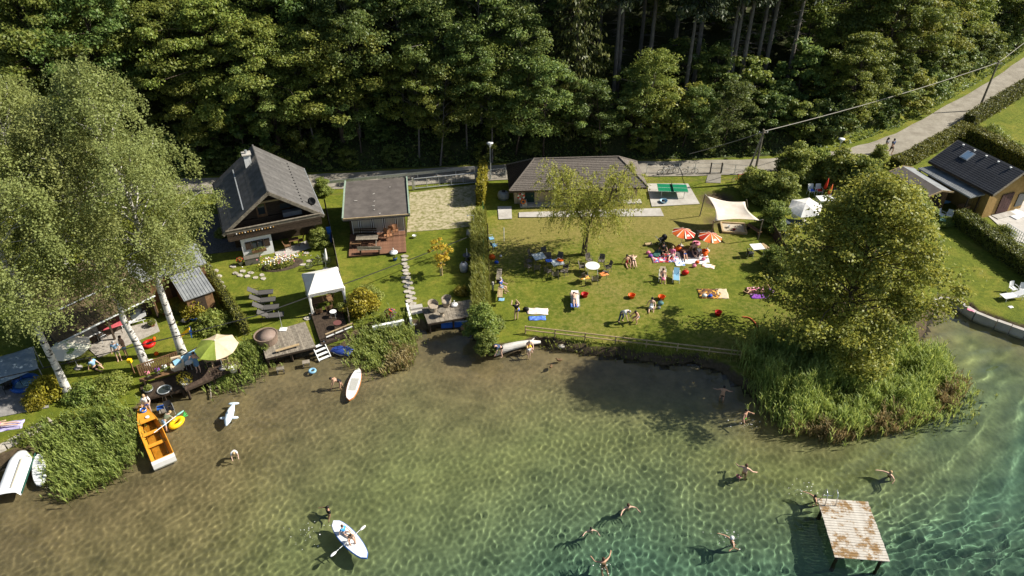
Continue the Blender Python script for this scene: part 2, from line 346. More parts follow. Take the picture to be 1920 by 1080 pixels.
def build_water():
    st=.066; x=np.arange(-34,45,st); y=np.arange(19,46.6,st); X,Y=np.meshgrid(x,y); Z=np.zeros_like(X)
    g=np.random.default_rng(3)
    amp=.6+.45*np.clip((X+4)/30,0,1)+.15*nz(X,Y,.12)
    amp=amp*(.55+.45*np.clip((46-Y)/10,0,1))
    wind=np.clip((X-6)/24,0,1)**1.2   # breeze over the open water
    calm=1-.85*wind
    for k in range(44):
        a=g.uniform(0,2*PI); Lw=g.uniform(.27,.66); Z+=amp*calm*.0025*Lw*np.sin((X*math.cos(a)+Y*math.sin(a))*2*PI/Lw+g.uniform(0,6.3))
    for k in range(26):
        a=R(118)+g.normal(0,.33); Lw=g.uniform(.75,2.4); Z+=wind*.0050*Lw*np.sin((X*math.cos(a)+Y*math.sin(a))*2*PI/Lw+g.uniform(0,6.3))
    gust=np.exp(-((X-24)/7)**2-((Y-23.5)/4.5)**2)   # cat's paw beyond the platform
    for k in range(14):
        a=R(122)+g.normal(0,.3); Lw=g.uniform(.3,.6); Z+=gust*.0072*Lw*np.sin((X*math.cos(a)+Y*math.sin(a))*2*PI/Lw+g.uniform(0,6.3))
    def rings(px,py,A,Lw,rad):
        p=P(px,py,0); d=np.hypot(X-p.x,Y-p.y); d=d*(1+.10*np.sin(2.3*np.arctan2(Y-p.y,X-p.x)+px)); return .45*A*np.sin(d*2*PI/Lw)*np.exp(-(d/rad)**2)*np.clip(.5+.6*nz(X,Y,1.1,px),0,1)
    for q in [(600,990,.010,.75,3.2),(645,735,.008,.8,2.6),(1371,1015,.012,.7,1.8),(1178,945,.010,.7,1.6),(1131,1045,.012,.7,1.6),(1393,785,.012,.7,1.5),(1530,930,.013,.65,1.6),(1108,990,.009,.7,1.4),(992,668,.007,.55,2.6),(1387,900,.009,.7,1.6),(443,858,.008,.7,1.8),(1668,888,.010,.7,1.6),(310,815,.007,.7,2.0)]: Z+=rings(*q)
    V=np.stack([X,Y,Z],-1).reshape(-1,3); q=gridq(len(x),len(y))
    # wide water all round, a hair lower
    f=2400; x0,x1,y0,y1=x[0],x[-1],y[0],y[-1]; b=len(V); zl=-.0
    ex=np.array([(-f,-f,zl),(f,-f,zl),(f,y0,zl),(-f,y0,zl),(x0,y0,zl),(x1,y0,zl),(-f,y1,zl),(x0,y1,zl),(x1,y1,zl),(f,y1,zl)])
    V=np.concatenate([V,ex]); q=np.concatenate([q,np.array([(b,b+1,b+2,b+3),(b+3,b+4,b+7,b+6),(b+5,b+2,b+9,b+8)])])
    m=bpy.data.materials.new('lake_water'); m.use_nodes=True; p=m.node_tree.nodes['Principled BSDF']
    p.inputs['Base Color'].default_value=(.86,.95,.88,1); p.inputs['Transmission Weight'].default_value=1; p.inputs['Roughness'].default_value=0; p.inputs['IOR'].default_value=1.33
    o=link('lake_water',fastmesh('lake_water',V,q,m,True)); tag(o,kind='structure'); o.cycles.is_caustics_caster=True
def strip(name,pts,wd,z,m,kind='structure',n=1,jit=0):
    mb=MB(); pts=[Vector(p[:2]).to_3d() for p in pts]; L=[];Rr=[]
    for i,p in enumerate(pts):
        d=(pts[min(i+1,len(pts)-1)]-pts[max(i-1,0)]).normalized(); nrm=Vector((-d.y,d.x,0)); wj=wd/2+random.uniform(-jit,jit)
        L.append(p+nrm*wj); Rr.append(p-nrm*(wd/2+random.uniform(-jit,jit)))
    vs=[]
    for a,b in zip(L,Rr): vs+=[(a.x,a.y,z),(b.x,b.y,z)]
    mb.add(vs,[(2*i+1,2*i+3,2*i+2,2*i) for i in range(len(pts)-1)])
    o=mb.build(name,m); tag(o,kind=kind); return o
def poly(name,pts,z,m,th=.03,label=None):
    mb=MB(); p=[Vector((q[0],q[1],0)) for q in pts]
    ar=sum(p[i].x*p[(i+1)%len(p)].y-p[(i+1)%len(p)].x*p[i].y for i in range(len(p)))
    if ar<0: p=p[::-1]
    mb.prism(p,z-th,z); o=mb.build(name,m); tag(o,kind='structure'); return o
build_terrain(); build_water()
asph=mat('worn_road_asphalt',(.22,.195,.155),(.33,.30,.245),scale=.9,rough=.9,bump=.35,bscale=40,detail=9)
gravel=mat('pale_gravel',(.19,.185,.06),(.46,.395,.26),scale=3.2,rough=.95,bump=.8,bscale=25,detail=10,lo=.38,hi=.6)
def smooth_line(pts,k=6):
    out=[]
    for i in range(len(pts)-1):
        p0=pts[max(i-1,0)];p1=pts[i];p2=pts[i+1];p3=pts[min(i+2,len(pts)-1)]
        for j in range(k):
            t=j/k; out.append(.5*((2*p1)+(p2-p0)*t+(2*p0-5*p1+4*p2-p3)*t*t+(3*p1-p0-3*p2+p3)*t**3))
    return out+[pts[-1]]
RL=smooth_line([Vector((a[0],a[1],0)) for a in ROADA])
strip('road',RL,3.3,.565,asph,jit=.12)
poly('gravel_drive',[P(768,362),P(893,347),P(890,424),P(838,430),P(763,436)],.545,gravel)
poly('paved_yard',[P(380,405),P(430,400),P(455,470),P(360,480)],.545,mat('dark_cobbles',(.06,.058,.055),(.12,.115,.11),scale=10,rough=.9,bump=.6))
poly('concrete_walk',[P(973,399),P(1238,391),P(1245,406),P(973,408)],.56,concrete)
poly('concrete_slab',[P(933,388),P(959,388),P(960,411),P(935,412)],.57,concrete)
poly('table_tennis_slab',[P(1212,345),P(1290,345),P(1312,383),P(1222,388)],.555,concrete)
poly('gate_mat',[P(1328,326),P(1352,326),P(1351,344),P(1323,343)],.56,mat('grey_rubber_mat',(.20,.18,.15),(.26,.24,.2),scale=6,rough=.9))
poly('patio_paving',[P(-90,735),P(85,715),P(92,765),P(-90,800)],.56,mat('grey_patio_slabs',(.20,.19,.18),(.32,.30,.28),scale=3,rough=.85,bump=.4))
poly('house_terrace',[P(150,640),P(292,600),P(300,622),P(185,672)],.56,mat('stone_terrace',(.28,.25,.21),(.42,.38,.33),scale=4,rough=.85,bump=.4))
poly('tiled_terrace',[P(1840,395),P(1900,372),P(1990,400),P(1990,480),P(1905,452)],.56,mat('pale_terrace_tiles',(.42,.39,.35),(.52,.49,.44),scale=2,rough=.8))
poly('chalet_terrace',[P(515,474),P(575,452),P(590,463),P(520,486)],.56,concrete)
# ================================================================ vegetation
def unit(v): return v/np.maximum(np.linalg.norm(v,axis=-1,keepdims=True),1e-9)
def leaves(C,Nn,L,asp=.5,tang=None,bend=.25,g=rng):
    """one folded rhombus per leaf"""
    n=len(C); Nn=unit(Nn); t=g.normal(size=(n,3)) if tang is None else tang
    t=unit(t-Nn*(t*Nn).sum(1,keepdims=True)); b=np.cross(Nn,t); L=np.broadcast_to(np.asarray(L,float),(n,))[:,None]
    V=np.empty((n,4,3)); V[:,0]=C-t*L*.5; V[:,1]=C+b*L*asp*.5+Nn*L*bend*.3; V[:,2]=C+t*L*.5-Nn*L*bend; V[:,3]=C-b*L*asp*.5+Nn*L*bend*.3
    return V.reshape(-1,3)
def leafobj(name,Vs,m):
    V=np.concatenate(Vs) if isinstance(Vs,list) else Vs
    return fastmesh(name,V,np.arange(len(V)).reshape(-1,4),m)
def sphere_pts(n,g):
    return unit(g.normal(size=(n,3)))
def clump(c,rad,n,size,g,flat=.7,asp=.55,up=.5,spread=.8,shell=.55):
    d=sphere_pts(n,g); r=shell+(1-shell)*g.random(n)[:,None]**.6
    C=np.asarray(c)+d*r*np.asarray(rad); N=d*np.array([1,1,1])+np.array([0,0,up])+g.normal(size=(n,3))*spread
    return leaves(C,N,size*(.7+.6*g.random(n)),asp,g=g)
def limb(mb,a,b,r0,r1,g,n=5,sag=.1):
    a=Vector(a);b=Vector(b);L=(b-a).length; pts=[];rs=[]
    for i in range(5):
        t=i/4; p=a.lerp(b,t)+Vector((g.normal()*.04*L,g.normal()*.04*L,math.sin(t*PI)*sag*L)) if 0<i<4 else a.lerp(b,t)
        pts.append(p); rs.append(r0+(r1-r0)*t)
    mb.tube(pts,rs,n,cap=False)
def trunk_line(h,lean,g,k=7,wob=.12):
    return [Vector((lean[0]*t+g.normal()*wob*t*(1-t)*2,lean[1]*t+g.normal()*wob*t*(1-t)*2,h*t)) for t in np.linspace(0,1,k)]
def at_line(L,t):
    f=t*(len(L)-1); i=min(int(f),len(L)-2); return L[i].lerp(L[i+1],f-i)
def broadleaf(seed,h=16,rad=4.2,base=.28,nc=60,nl=230,size=.34,tr=.24,lean=(0,0),asp=.6,crad=1.25,top=.75):
    g=np.random.default_rng(seed); mb=MB(); T=trunk_line(h*.9,lean,g); mb.tube(T,[tr*(1-.85*i/6)*(1.25 if i==0 else 1) for i in range(7)],8,cap=False)
    V=[]; zc0=h*base
    for k in range(nc):
        t=(k+.5)/nc; z=zc0+(h-zc0)*t**.9; prof=math.sin(min(1,(t*.92+.10))*PI)**.6*(1.0-.25*t)+.12
        a=k*2.39996+g.normal()*.4; rr=rad*prof*(.45+.6*math.sqrt(g.random()))*(.72+.5*g.random())
        lobe=1+.34*math.sin(a*3+seed+z*.5)+.22*math.sin(a*5+seed*2-z*.8)+.16*math.sin(z*1.7+a)
        tp=at_line(T,min(1,z/(h*.9))); c=Vector((tp.x+math.cos(a)*rr*lobe,tp.y+math.sin(a)*rr*lobe,z+g.normal()*.4))
        if k%2==0: limb(mb,at_line(T,max(.15,min(.95,z/(h*.9)-.14))),c,tr*.32*(1-.6*t),.02,g)
        cr=crad*(.5+.85*g.random()**1.5)
        for q in range(3):
            o=Vector((math.cos(a+g.normal()*.9),math.sin(a+g.normal()*.9),g.normal()*.35))*cr*.75*g.random()
            V.append(clump(c+o,(cr*(.7+.5*g.random()),cr*(.7+.5*g.random()),cr*(.28+.25*g.random())),nl//3,size,g,asp=asp,shell=.15,up=.9,spread=.65))
    return mb,V
def spruce(seed,h=24,rad=3.6,start=.1,tr=.28,tiers=26,size=.42,dens=1.):
    g=np.random.default_rng(seed); mb=MB(); T=trunk_line(h,(0,0),g,wob=.05); mb.tube(T,[tr*(1-.93*i/6) for i in range(7)],8,cap=False)
    V=[]
    for k in range(tiers):
        t=k/(tiers-1); z=h*(start+(1-start)*t)*.985; R0=rad*(1-t)**.85+.25; nb=int(7+5*(1-t))
        a0=g.random()*6.28
        for j in range(nb):
            a=a0+j*2*PI/nb+g.normal()*.15; Rr=R0*(.75+.45*g.random()); dr=np.array([math.cos(a),math.sin(a),0]); side=np.array([-dr[1],dr[0],0])
            m=max(6,int(Rr*13*dens)); s=g.random(m)**.7
            C=np.array([0,0,z])+dr*(s*Rr)[:,None]+side*(g.normal(size=m)*.16*Rr*(1-.6*s))[:,None]; C[:,2]+= -.30*Rr*s+.18*Rr*s*s-np.abs(g.normal(size=m))*.22
            tg=np.tile(dr*.5+np.array([0,0,-.75]),(m,1))+g.normal(size=(m,3))*.3
            V.append(leaves(C,np.tile(dr,(m,1))*.6+g.normal(size=(m,3))*.5+np.array([0,0,.5]),size*(.6+.7*g.random(m)),.38,tg,g=g))
            if j%2==0: limb(mb,(0,0,z),(dr*Rr*.8)+np.array([0,0,z-.22*Rr]),.035,.012,g,3,0)
    # dead twigs on the bare stem
    for k in range(int(16*start/.1) if start>.3 else 0):
        z=h*start*(.35+.65*g.random()); a=g.random()*6.28; l=.5+1.0*g.random(); limb(mb,(0,0,z),(math.cos(a)*l,math.sin(a)*l,z-.1),.025,.008,g,3,0)
    return mb,V
def birch(seed,h=19.5,rad=4.6,tr=.27,lean=(0,0),nc=100,start=.40,nstr=14,per=36,size=.128):
    g=np.random.default_rng(seed); mb=MB(); T=trunk_line(h*.96,lean,g,9,.25); mb.tube(T,[tr*(1-.9*i/8)*(1.2 if i==0 else 1) for i in range(9)],9,cap=False)
    V=[]
    for k in range(nc):
        t=(k+.5)/nc; z=h*(start+(1-start)*t); prof=(math.sin(min(1,t*.85+.17)*PI)**.7); a=k*2.39996+g.normal()*.5; rr=rad*prof*(.30+.75*math.sqrt(g.random()))
        rr*=1+.22*math.sin(3*a+seed)
        tp=at_line(T,min(1,z/(h*.96))); c=np.array([tp.x+math.cos(a)*rr,tp.y+math.sin(a)*rr,z])
        if k%2==0 or t>.6: limb(mb,at_line(T,max(.25,min(.96,z/(h*.96)-.12))),c,tr*.26*(1-.75*t)+.012,.012,g,4,.05)
        for s_ in range(nstr):
            o=c+g.normal(size=3)*np.array([.5,.5,.36]); ln=.7+1.0*g.random(); m=per; u=np.sort(g.random(m))
            out=np.array([math.cos(a),math.sin(a),0])*.45+g.normal(size=3)*.25
            C=o+out*u[:,None]*.8; C[:,2]-=ln*u**1.5; C+=g.normal(size=(m,3))*.13
            N=g.normal(size=(m,3))*.8+np.array([0,0,.8])+out*1.2
            V.append(leaves(C,N,size*(.65+.7*g.random(m)),.72,g=g))
    return mb,V
def willow(seed,h=7.8,rad=4.2,tr=.24):
    g=np.random.default_rng(seed); mb=MB(); mb.tube([(0,0,0),(.04,0,1.2),(.1,.03,2.3),(.1,0,2.9)],[.25,.20,.19,.17],8,cap=False)
    V=[]
    heads=[]
    for hx,hz,n in ((-2.3,h,32),(2.7,h*.95,30),(.2,h*.66,14)):
        top=Vector((hx,0,hz)); fork=Vector((.1,0,2.7)); limb(mb,fork,top,.12,.02,g,6,.02)
        for k in range(n):
            t=.18+.82*((k+.5)/n); b=fork.lerp(top,t); a=k*2.39996; L=(3.1*(1-t)**.55+.8)*(.7+.5*g.random()); e=b+Vector((math.cos(a)*L,math.sin(a)*L,.5+.3*g.normal()))
            limb(mb,b,e,.03,.008,g,3,.1)
            for s_ in range(7):
                o=np.array(b.lerp(e,.25+.65*g.random()))+g.normal(size=3)*.22; m=24; u=np.sort(g.random(m)); ln=(.9+1.4*g.random())
                dr=np.array([math.cos(a),math.sin(a),0]); C=o+dr*u[:,None]*.55; C[:,2]+=.25*u-ln*u**1.6; C+=g.normal(size=(m,3))*.09
                tg=np.tile(np.array([dr[0]*.4,dr[1]*.4,-1]),(m,1))+g.normal(size=(m,3))*.5
                V.append(leaves(C,g.normal(size=(m,3))+dr,.26*(.6+.7*g.random(m)),.26,tg,g=g))
    return mb,V
def bush(seed,rx,ry,h,n=60,nl=90,size=.16,asp=.6,upright=0):
    g=np.random.default_rng(seed); mb=MB(); V=[]
    for k in range(n):
        d=sphere_pts(1,g)[0]; d[2]=abs(d[2]); q=.35+.6*g.random()**.6
        c=np.array([d[0]*rx*q,d[1]*ry*q,h*(.12+.80*d[2]*q+.06*g.random())]); cr=.22*(rx+ry)/2+.16
        V.append(clump(c,(cr*1.1,cr*1.1,cr*.6),nl,size,g,asp=asp,shell=.15,up=.8,spread=.7))
        if k%4==0: limb(mb,(c[0]*.15,c[1]*.15,0),c,.035,.012,g,4,.05)
    return mb,V
def hedge(L,wd,h,seed,n=2600,size=.13,wav=.05):
    """clipped hedge along local x from 0 to L: leaves over a dense twiggy core"""
    g=np.random.default_rng(seed); V=[]; A=[L*h,L*h,L*wd,wd*h,wd*h]; tot=sum(A)
    faces=[(0,lambda a,b:(a*L,-wd/2,b*h),(0,-1,.15)),(1,lambda a,b:(a*L,wd/2,b*h),(0,1,.15)),(2,lambda a,b:(a*L,(b-.5)*wd,h),(0,0,1)),(3,lambda a,b:(0,(a-.5)*wd,b*h),(-1,0,.1)),(4,lambda a,b:(L,(a-.5)*wd,b*h),(1,0,.1))]
    for i,fn,nr in faces:
        m=int(n*A[i]/tot); a=g.random(m); b=g.random(m); x,y,z=fn(a,b); C=np.stack([x+0*a,y+0*a,z+0*a],-1)
        wv=wav*(np.sin(C[:,0]*3.1+seed)+np.sin(C[:,0]*7.3+C[:,2]*5))
        C+=np.array(nr)*wv[:,None]+g.normal(size=(m,3))*.06
        V.append(leaves(C,np.array(nr)+g.normal(size=(m,3))*.55,size*(.7+.6*g.random(m)),.6,g=g))
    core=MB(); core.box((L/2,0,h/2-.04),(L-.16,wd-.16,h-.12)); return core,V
def reeds(pts,hmin,hmax,g,wd=.032,nb=5,hv=1.):
    """stems and long arching blades standing at pts"""
    n=len(pts); V=[]
    h=(hmin+(hmax-hmin)*g.random(n))*hv; a0=g.random(n)*6.283; lean=.12+.20*g.random(n)
    wind=np.array([-.13,-.05,0])
    for k in range(nb+1):
        a=a0+k*2.4+g.normal(size=n)*.3; d=np.stack([np.cos(a),np.sin(a),0*a],-1)
        if k==0: z0=np.zeros(n); L=h; out=lean*h*.5; w_=wd*.6
        else: z0=h*(.25+.65*g.random(n)); L=(.45+.35*g.random(n))*np.minimum(1,h/1.7); out=L*.5; w_=wd
        base=pts+np.stack([0*h,0*h,z0],-1)+ (d*0 if k==0 else (d*0)) + (wind*(z0/np.maximum(h,.1)*.5)[:,None])
        u=np.stack([-d[:,1],d[:,0],0*a],-1)
        mid=base+d*(out*.45)[:,None]+np.stack([0*L,0*L,L*(.62 if k else .55)],-1)+wind*.25*L[:,None]
        tip=base+d*(out*(1.0))[:,None]+np.stack([0*L,0*L,L*(.85 if k else 1.0)],-1)+wind*.6*L[:,None]
        q=np.empty((n,8,3)); q[:,0]=base-u*w_*.5; q[:,1]=base+u*w_*.5; q[:,2]=mid+u*w_*.5; q[:,3]=mid-u*w_*.5
        q[:,4]=mid-u*w_*.5; q[:,5]=mid+u*w_*.5; q[:,6]=tip+u*w_*.08; q[:,7]=tip-u*w_*.08
        V.append(q.reshape(-1,3))
    return np.concatenate(V)
L_FOR=leafmat('forest_leaf',(.085,.145,.032),(.215,.275,.066),.36)
L_FOR2=leafmat('forest_leaf_yellowish',(.130,.180,.030),(.285,.310,.064),.38)
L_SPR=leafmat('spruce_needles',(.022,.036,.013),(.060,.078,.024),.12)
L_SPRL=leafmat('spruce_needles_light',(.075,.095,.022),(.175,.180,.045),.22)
L_BIR=leafmat('birch_leaf',(.200,.226,.066),(.335,.355,.112),.42,rough=.6,var=.06)
L_WIL=leafmat('willow_leaf',(.235,.285,.048),(.450,.480,.115),.48,var=.03)
L_ALD=leafmat('alder_leaf',(.130,.168,.025),(.385,.400,.070),.42,var=.02)
L_BSH=leafmat('bush_leaf',(.145,.205,.038),(.340,.380,.090),.46,var=.15)
L_YEL=leafmat('yellow_green_leaf',(.19,.19,.016),(.34,.30,.03),.35)
L_HDG=leafmat('hedge_leaf',(.085,.110,.016),(.190,.195,.034),.28,var=.12)
L_RED=leafmat('reed_blade',(.155,.225,.048),(.410,.475,.125),.42,var=.1)
L_RED2=leafmat('reed_blade_dry',(.22,.19,.07),(.38,.31,.13),.34,var=.1)
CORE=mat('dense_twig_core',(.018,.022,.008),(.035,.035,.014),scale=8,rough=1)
def mesh_tree(name,mbV,mb_mat,lm):
    mb,V=mbV; return (mb.mesh(name+'_trunk',mb_mat,True),leafobj(name+'_crown',V,lm))
def tree(name,label,meshes,loc,rz=0,s=1.,group=None,sz=None):
    t=thing(name,label,'bush' if 'bush' in name or 'shrub' in name else 'tree',loc,rz,group); t.scale=(s,s,sz or s)
    link('stems' if 'bush' in name or 'shrub' in name else 'trunk',meshes[0],t); link('foliage' if 'bush' in name or 'shrub' in name else 'crown',meshes[1],t); return t
def land(px,py,z=.5): p=P(px,py,z); p.z=max(gz(p.x,p.y),.3)-.04; return p
# ---- forest
BL=[mesh_tree('broadleaf',broadleaf(s,h=h,rad=r,nc=n,nl=270,size=.27),bark,m) for s,h,r,n,m in ((1,17,4.2,92,L_FOR),(2,15,4.6,92,L_FOR2),(3,19,4.4,100,L_FOR),(4,13,3.8,80,L_FOR2))]
HB=mesh_tree('high_crowned',broadleaf(7,h=17,rad=3.9,nc=80,nl=200,size=.28,base=.52,tr=.13),barkg,L_FOR)
HC=mesh_tree('leaning_edge_tree',broadleaf(8,h=15,rad=3.4,nc=64,nl=190,size=.27,base=.38,tr=.12,lean=(1.2,-2.2)),barkg,L_FOR2)
HD=mesh_tree('ragged_edge_tree',broadleaf(9,h=12,rad=3.6,nc=50,nl=190,size=.27,base=.30,tr=.11,lean=(-1.0,-1.6)),bark,L_FOR)
UB=[mesh_tree('understorey',broadleaf(s,h=h,rad=r,nc=44,nl=105,size=.36,base=.08,tr=.09,crad=.85),bark,m) for s,h,r,m in ((21,5.5,2.3,L_FOR2),(22,4.2,2.2,L_FOR),(23,6.8,2.4,L_FOR))]
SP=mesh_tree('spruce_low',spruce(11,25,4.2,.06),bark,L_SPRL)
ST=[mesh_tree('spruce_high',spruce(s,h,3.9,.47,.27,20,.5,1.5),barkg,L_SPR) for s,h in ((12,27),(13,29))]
def wtree(name,label,meshes,x,y,s=1.,group=None):
    y+=float(np.interp(x,[-60,-30,-18,-8,3],[-4.2,-2.6,-2.2,-1.3,-.2])) if x<3 else 0
    return tree(name,label,meshes,(x,y,gz(x,y)-.15),random.uniform(0,6.28),s,group,s*random.uniform(.92,1.08))
G_F='broadleaf trees of the hillside forest'
fl=['tall dull green forest tree ','round yellowish green forest tree ','very tall dull green forest tree ','short yellowish green forest tree ']
def where(x,y):
    z=[(-44,'beyond the birch garden'),(-30,'behind the long metal roofed shed'),(-22,'behind the chalet ridge'),(-15,'between chalet and cabin'),(-7,'behind the low cabin'),(0,'behind the gravel drive gate'),(8,'behind the bathhouse'),(20,'above the table tennis slab'),(30,'above the strutted pole'),(38,'above the road bend'),(47,'above the two walkers'),(57,'above the roadside hedge'),(999,'above the far end of the road')]
    d=float(roadside(np.array([x]),np.array([y]))[0])
    return next(n for l,n in z if x<l)+(', roadside' if d<7 else ', second rank' if d<13 else ', upslope' if d<21 else ', far upslope')
random.seed(5)
def row(y,x0,x1,dx,kinds,jy=1.4,sm=1.):
    x=x0
    while x<x1:
        k=random.choice(kinds); xx=x+random.uniform(-.25,.25)*dx; yy=y+random.uniform(-jy,jy)
        if roadside(np.array([xx]),np.array([yy]))[0]>3.8 or xx<3: wtree('broadleaf_tree',fl[k]+where(xx,yy),BL[k],xx,yy,sm*random.uniform(.88,1.1),G_F)
        x+=dx
row(72.4,-58,-17,5.0,(0,1,3,1)); row(79.5,-62,-13,5.4,(0,1,2,2)); row(86,-66,-9,5.8,(0,2,2,1)); row(93,-72,-6,6.2,(2,0)); row(101,-76,6,7,(2,0))
[wtree('broadleaf_tree','thin stemmed forest tree '+where(x,y),HB,x,y,s,G_F) for x,y,s in ((-15.5,73.2,.85),(-11.2,75.4,.95),(-7.4,72.8,.8),(-3.2,74.6,.92),(.8,73.0,.75),(-13,79,1),(-5,80,1.05),(1.5,79,1),(-9,84,1.1),(-1,86,1.1))]; row(89,-12,8,6,(2,0)); row(95,-8,8,6,(2,0))
row(106,10,70,7.,(0,2,2),2); row(113,20,80,8,(2,),2)
# right-hand edge of the forest along the road
for x,y,k,s in ((36.5,77,3,.75),(41,81.5,1,.85),(46,86,1,.9),(50,90.5,3,.95),(55.5,96,1,.9),(61,102,0,.95),(67,108,1,1),(43,91,0,1),(49,98,2,.95),(38,86,0,.95),(57,106,2,1),(73,112,0,1),(64,113,2,1),(80,120,2,1),(33,84,3,.8)):
    wtree('broadleaf_tree',fl[k]+where(x,y),BL[k],x,y,s,G_F)
# spruce stand with bare stems
SPX=[(1155,190),(1196,140),(1257,150),(1297,180),(1355,192),(1382,185),(1410,165),(1428,160),(1470,175),(1215,95),(1120,120),(1330,90),(1440,80),(1500,110),(1270,60),(1170,40),(1390,50),(1545,100),(1085,60)]
for i,(a,b) in enumerate(SPX):
    p=P(a,b,2.5)
    for _ in range(6): p=P(a,b,gz(p.x,p.y))
    wtree('spruce_tree','tall bare stemmed spruce '+where(p.x,p.y),ST[i%2],p.x,p.y,random.uniform(.9,1.08),'bare stemmed spruces of the stand')
for x,y,s in ((10.8,76.8,.95),(14.6,78.6,1.02),(18.4,76.6,.9),(23.5,78.4,.98)): wtree('spruce_tree','tall bare stemmed spruce just behind the roadside bushes '+where(x,y),ST[int(x)%2],x,y,s,'bare stemmed spruces of the stand')
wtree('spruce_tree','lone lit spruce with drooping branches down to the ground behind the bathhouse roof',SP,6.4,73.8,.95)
# understorey along the upper side of the road
G_U='bushes along the forest edge'
for i,(x,y,s) in enumerate([(-36,70.8,1),(-31,70.6,.9),(-26.5,70.9,1.05),(-21,71.5,.7),(-13.5,72.6,.55),(-9,73.4,.6),(-1.5,72.6,.5),(5.5,73.2,.7),(12.2,72.4,.95),(16,72.3,1.05),(18.8,72.8,.85),(21.5,77,1),(25.5,78,.9),(28.5,76.5,.8),(31,78.5,.9),(34.5,79,.9),(38.5,79.3,.85),(41.5,80.5,.7),(44.6,83.4,.8),(48.5,87.2,.8),(52.4,91.0,.85),(56.5,94.8,.8),(60.5,98.5,.9),(65,103,.9),(35.5,75.2,.6),(31.5,73.6,.75),(27,73.3,.6),(14,77,.9),(19,82,1),(27,86,1),(10,80,.9),(24,92,1.1),(33,93,1.1),(16,90,1.1),(40,88,1),(11,96,1.2),(30,100,1.3),(20,99,1.2),(-15,75,.9),(-4,77,1),(1,75,.9),(-19,70.2,.45),(-16.4,70.0,.4),(-12,70.3,.42),(-7,70.4,.38),(-2.6,70.3,.42),(2.2,70.6,.4),(8.5,70.8,.42),(-24,69.8,.5),(-28,69.8,.5),(-33,69.8,.55),(13.6,70.8,.5),(20.2,71.0,.5),(24.6,71.4,.45)]):
    wtree('forest_bush',('leafy yellowish bush ','low dull green bush ','tall dull green bush ')[i%3]+where(x,y),UB[i%3],x,y,s,G_U+(' yellowish',' low',' tall')[i%3])
for i in range(17):
    q=RL[0]; tt=i/16; xx=31+46*tt; yy=float(np.interp(xx,ROADA[:,0],ROADA[:,1]))
    dx,dy=(np.interp(xx+1,ROADA[:,0],ROADA[:,1])-yy),-1.0; nn=math.hypot(dx,dy); o=3.9+.5*random.random(); xx-=dx/nn*o; yy-=dy/nn*o
    wtree('forest_bush',('leafy yellowish bush ','low dull green bush ','tall dull green bush ')[i%3]+where(xx,yy),UB[i%3],xx,yy,random.uniform(.6,.85),G_U+(' yellowish',' low',' tall')[i%3])
for x,y,mm,s in ((-15.2,71.2,HD,.72),(-9.4,70.6,HC,.82),(-4.6,71.4,HB,.72),(.4,70.7,HD,.9),(12.8,71.6,HC,.62),(17.6,71.4,HD,.55),(22,72,HD,.6),(-19.5,71,HC,.8),(-2,69.5,HC,.8),(3.2,70.2,HD,.85),(-7.2,69.3,HC,.74),(9.2,70.6,HD,.7)): wtree('broadleaf_tree','tree leaning over the road '+where(x,y),mm,x,y,s,G_F)
for x in (-29.5,-24.2):
    k=(0,3)[int(x)%2]; wtree('broadleaf_tree',fl[k]+where(x,71.0),BL[k],x,71.0+random.uniform(-.3,.4),.62 if k==0 else .72,G_F)
for x,y,k,s in ((70,104,1,.9),(76,111,0,.95),(84,118,2,.95),(88,125,0,1),(72,119,2,1)): wtree('broadleaf_tree',fl[k]+where(x,y),BL[k],x,y,s,G_F)
def undergrowth():
    g=np.random.default_rng(77); n=46000; x=g.uniform(-48,78,n); r=2.3+g.random(n)**1.3*13; yc=np.interp(x,ROADA[:,0],ROADA[:,1]); sl=(np.interp(x+1,ROADA[:,0],ROADA[:,1])-yc); nn=np.hypot(sl,1)
    X=x-sl/nn*r; Y=yc+r/nn; hv=np.clip(.5+.8*nz(X,Y,.7,5),0,1.3); keep=g.random(n)<hv+.15; X,Y,hv=X[keep],Y[keep],hv[keep]; m=len(X)
    Zg=hgt(X,Y)[0]; C=np.stack([X,Y,Zg+g.random(m)*(.15+.75*hv)*np.clip((r[keep]-2)/2.5,.25,1)],-1)
    V=leaves(C,g.normal(size=(m,3))*.6+np.array([.2,-.2,1]),.16+.2*g.random(m),.55,g=g); tag(link('undergrowth',leafobj('undergrowth',V,leafmat('undergrowth_leaf',(.075,.125,.026),(.20,.25,.055),.35,var=0))),'low green undergrowth on the slope above the road','undergrowth',kind='stuff')
undergrowth()
# ---- birches over the left-hand garden
BI=[mesh_tree('birch',birch(31,20,4.05,lean=(-.5,.2)),birchb,L_BIR),mesh_tree('birch',birch(32,19,4.5,lean=(-.9,.1)),birchb,L_BIR)]
tree('birch_tree','tall white barked birch beside the deck with the lime parasol',BI[0],land(342,662),.4,1.)
tree('birch_tree','tall white barked birch whose stem rises in front of the terrace with the pink table',BI[1],land(276,692),-.3,.95)
tree('birch_tree','white barked birch standing between the clipped shrubs and the blue tarpaulin',BI[0],land(130,742),3.0,.93)
tree('birch_tree','birch rising behind the low brown roof, stem half hidden by leaves',BI[1],land(165,585),1.2,.98)
tree('birch_tree','birch at the edge of the view beyond the tarpaulin',BI[0],land(-60,640),2.2,1.)
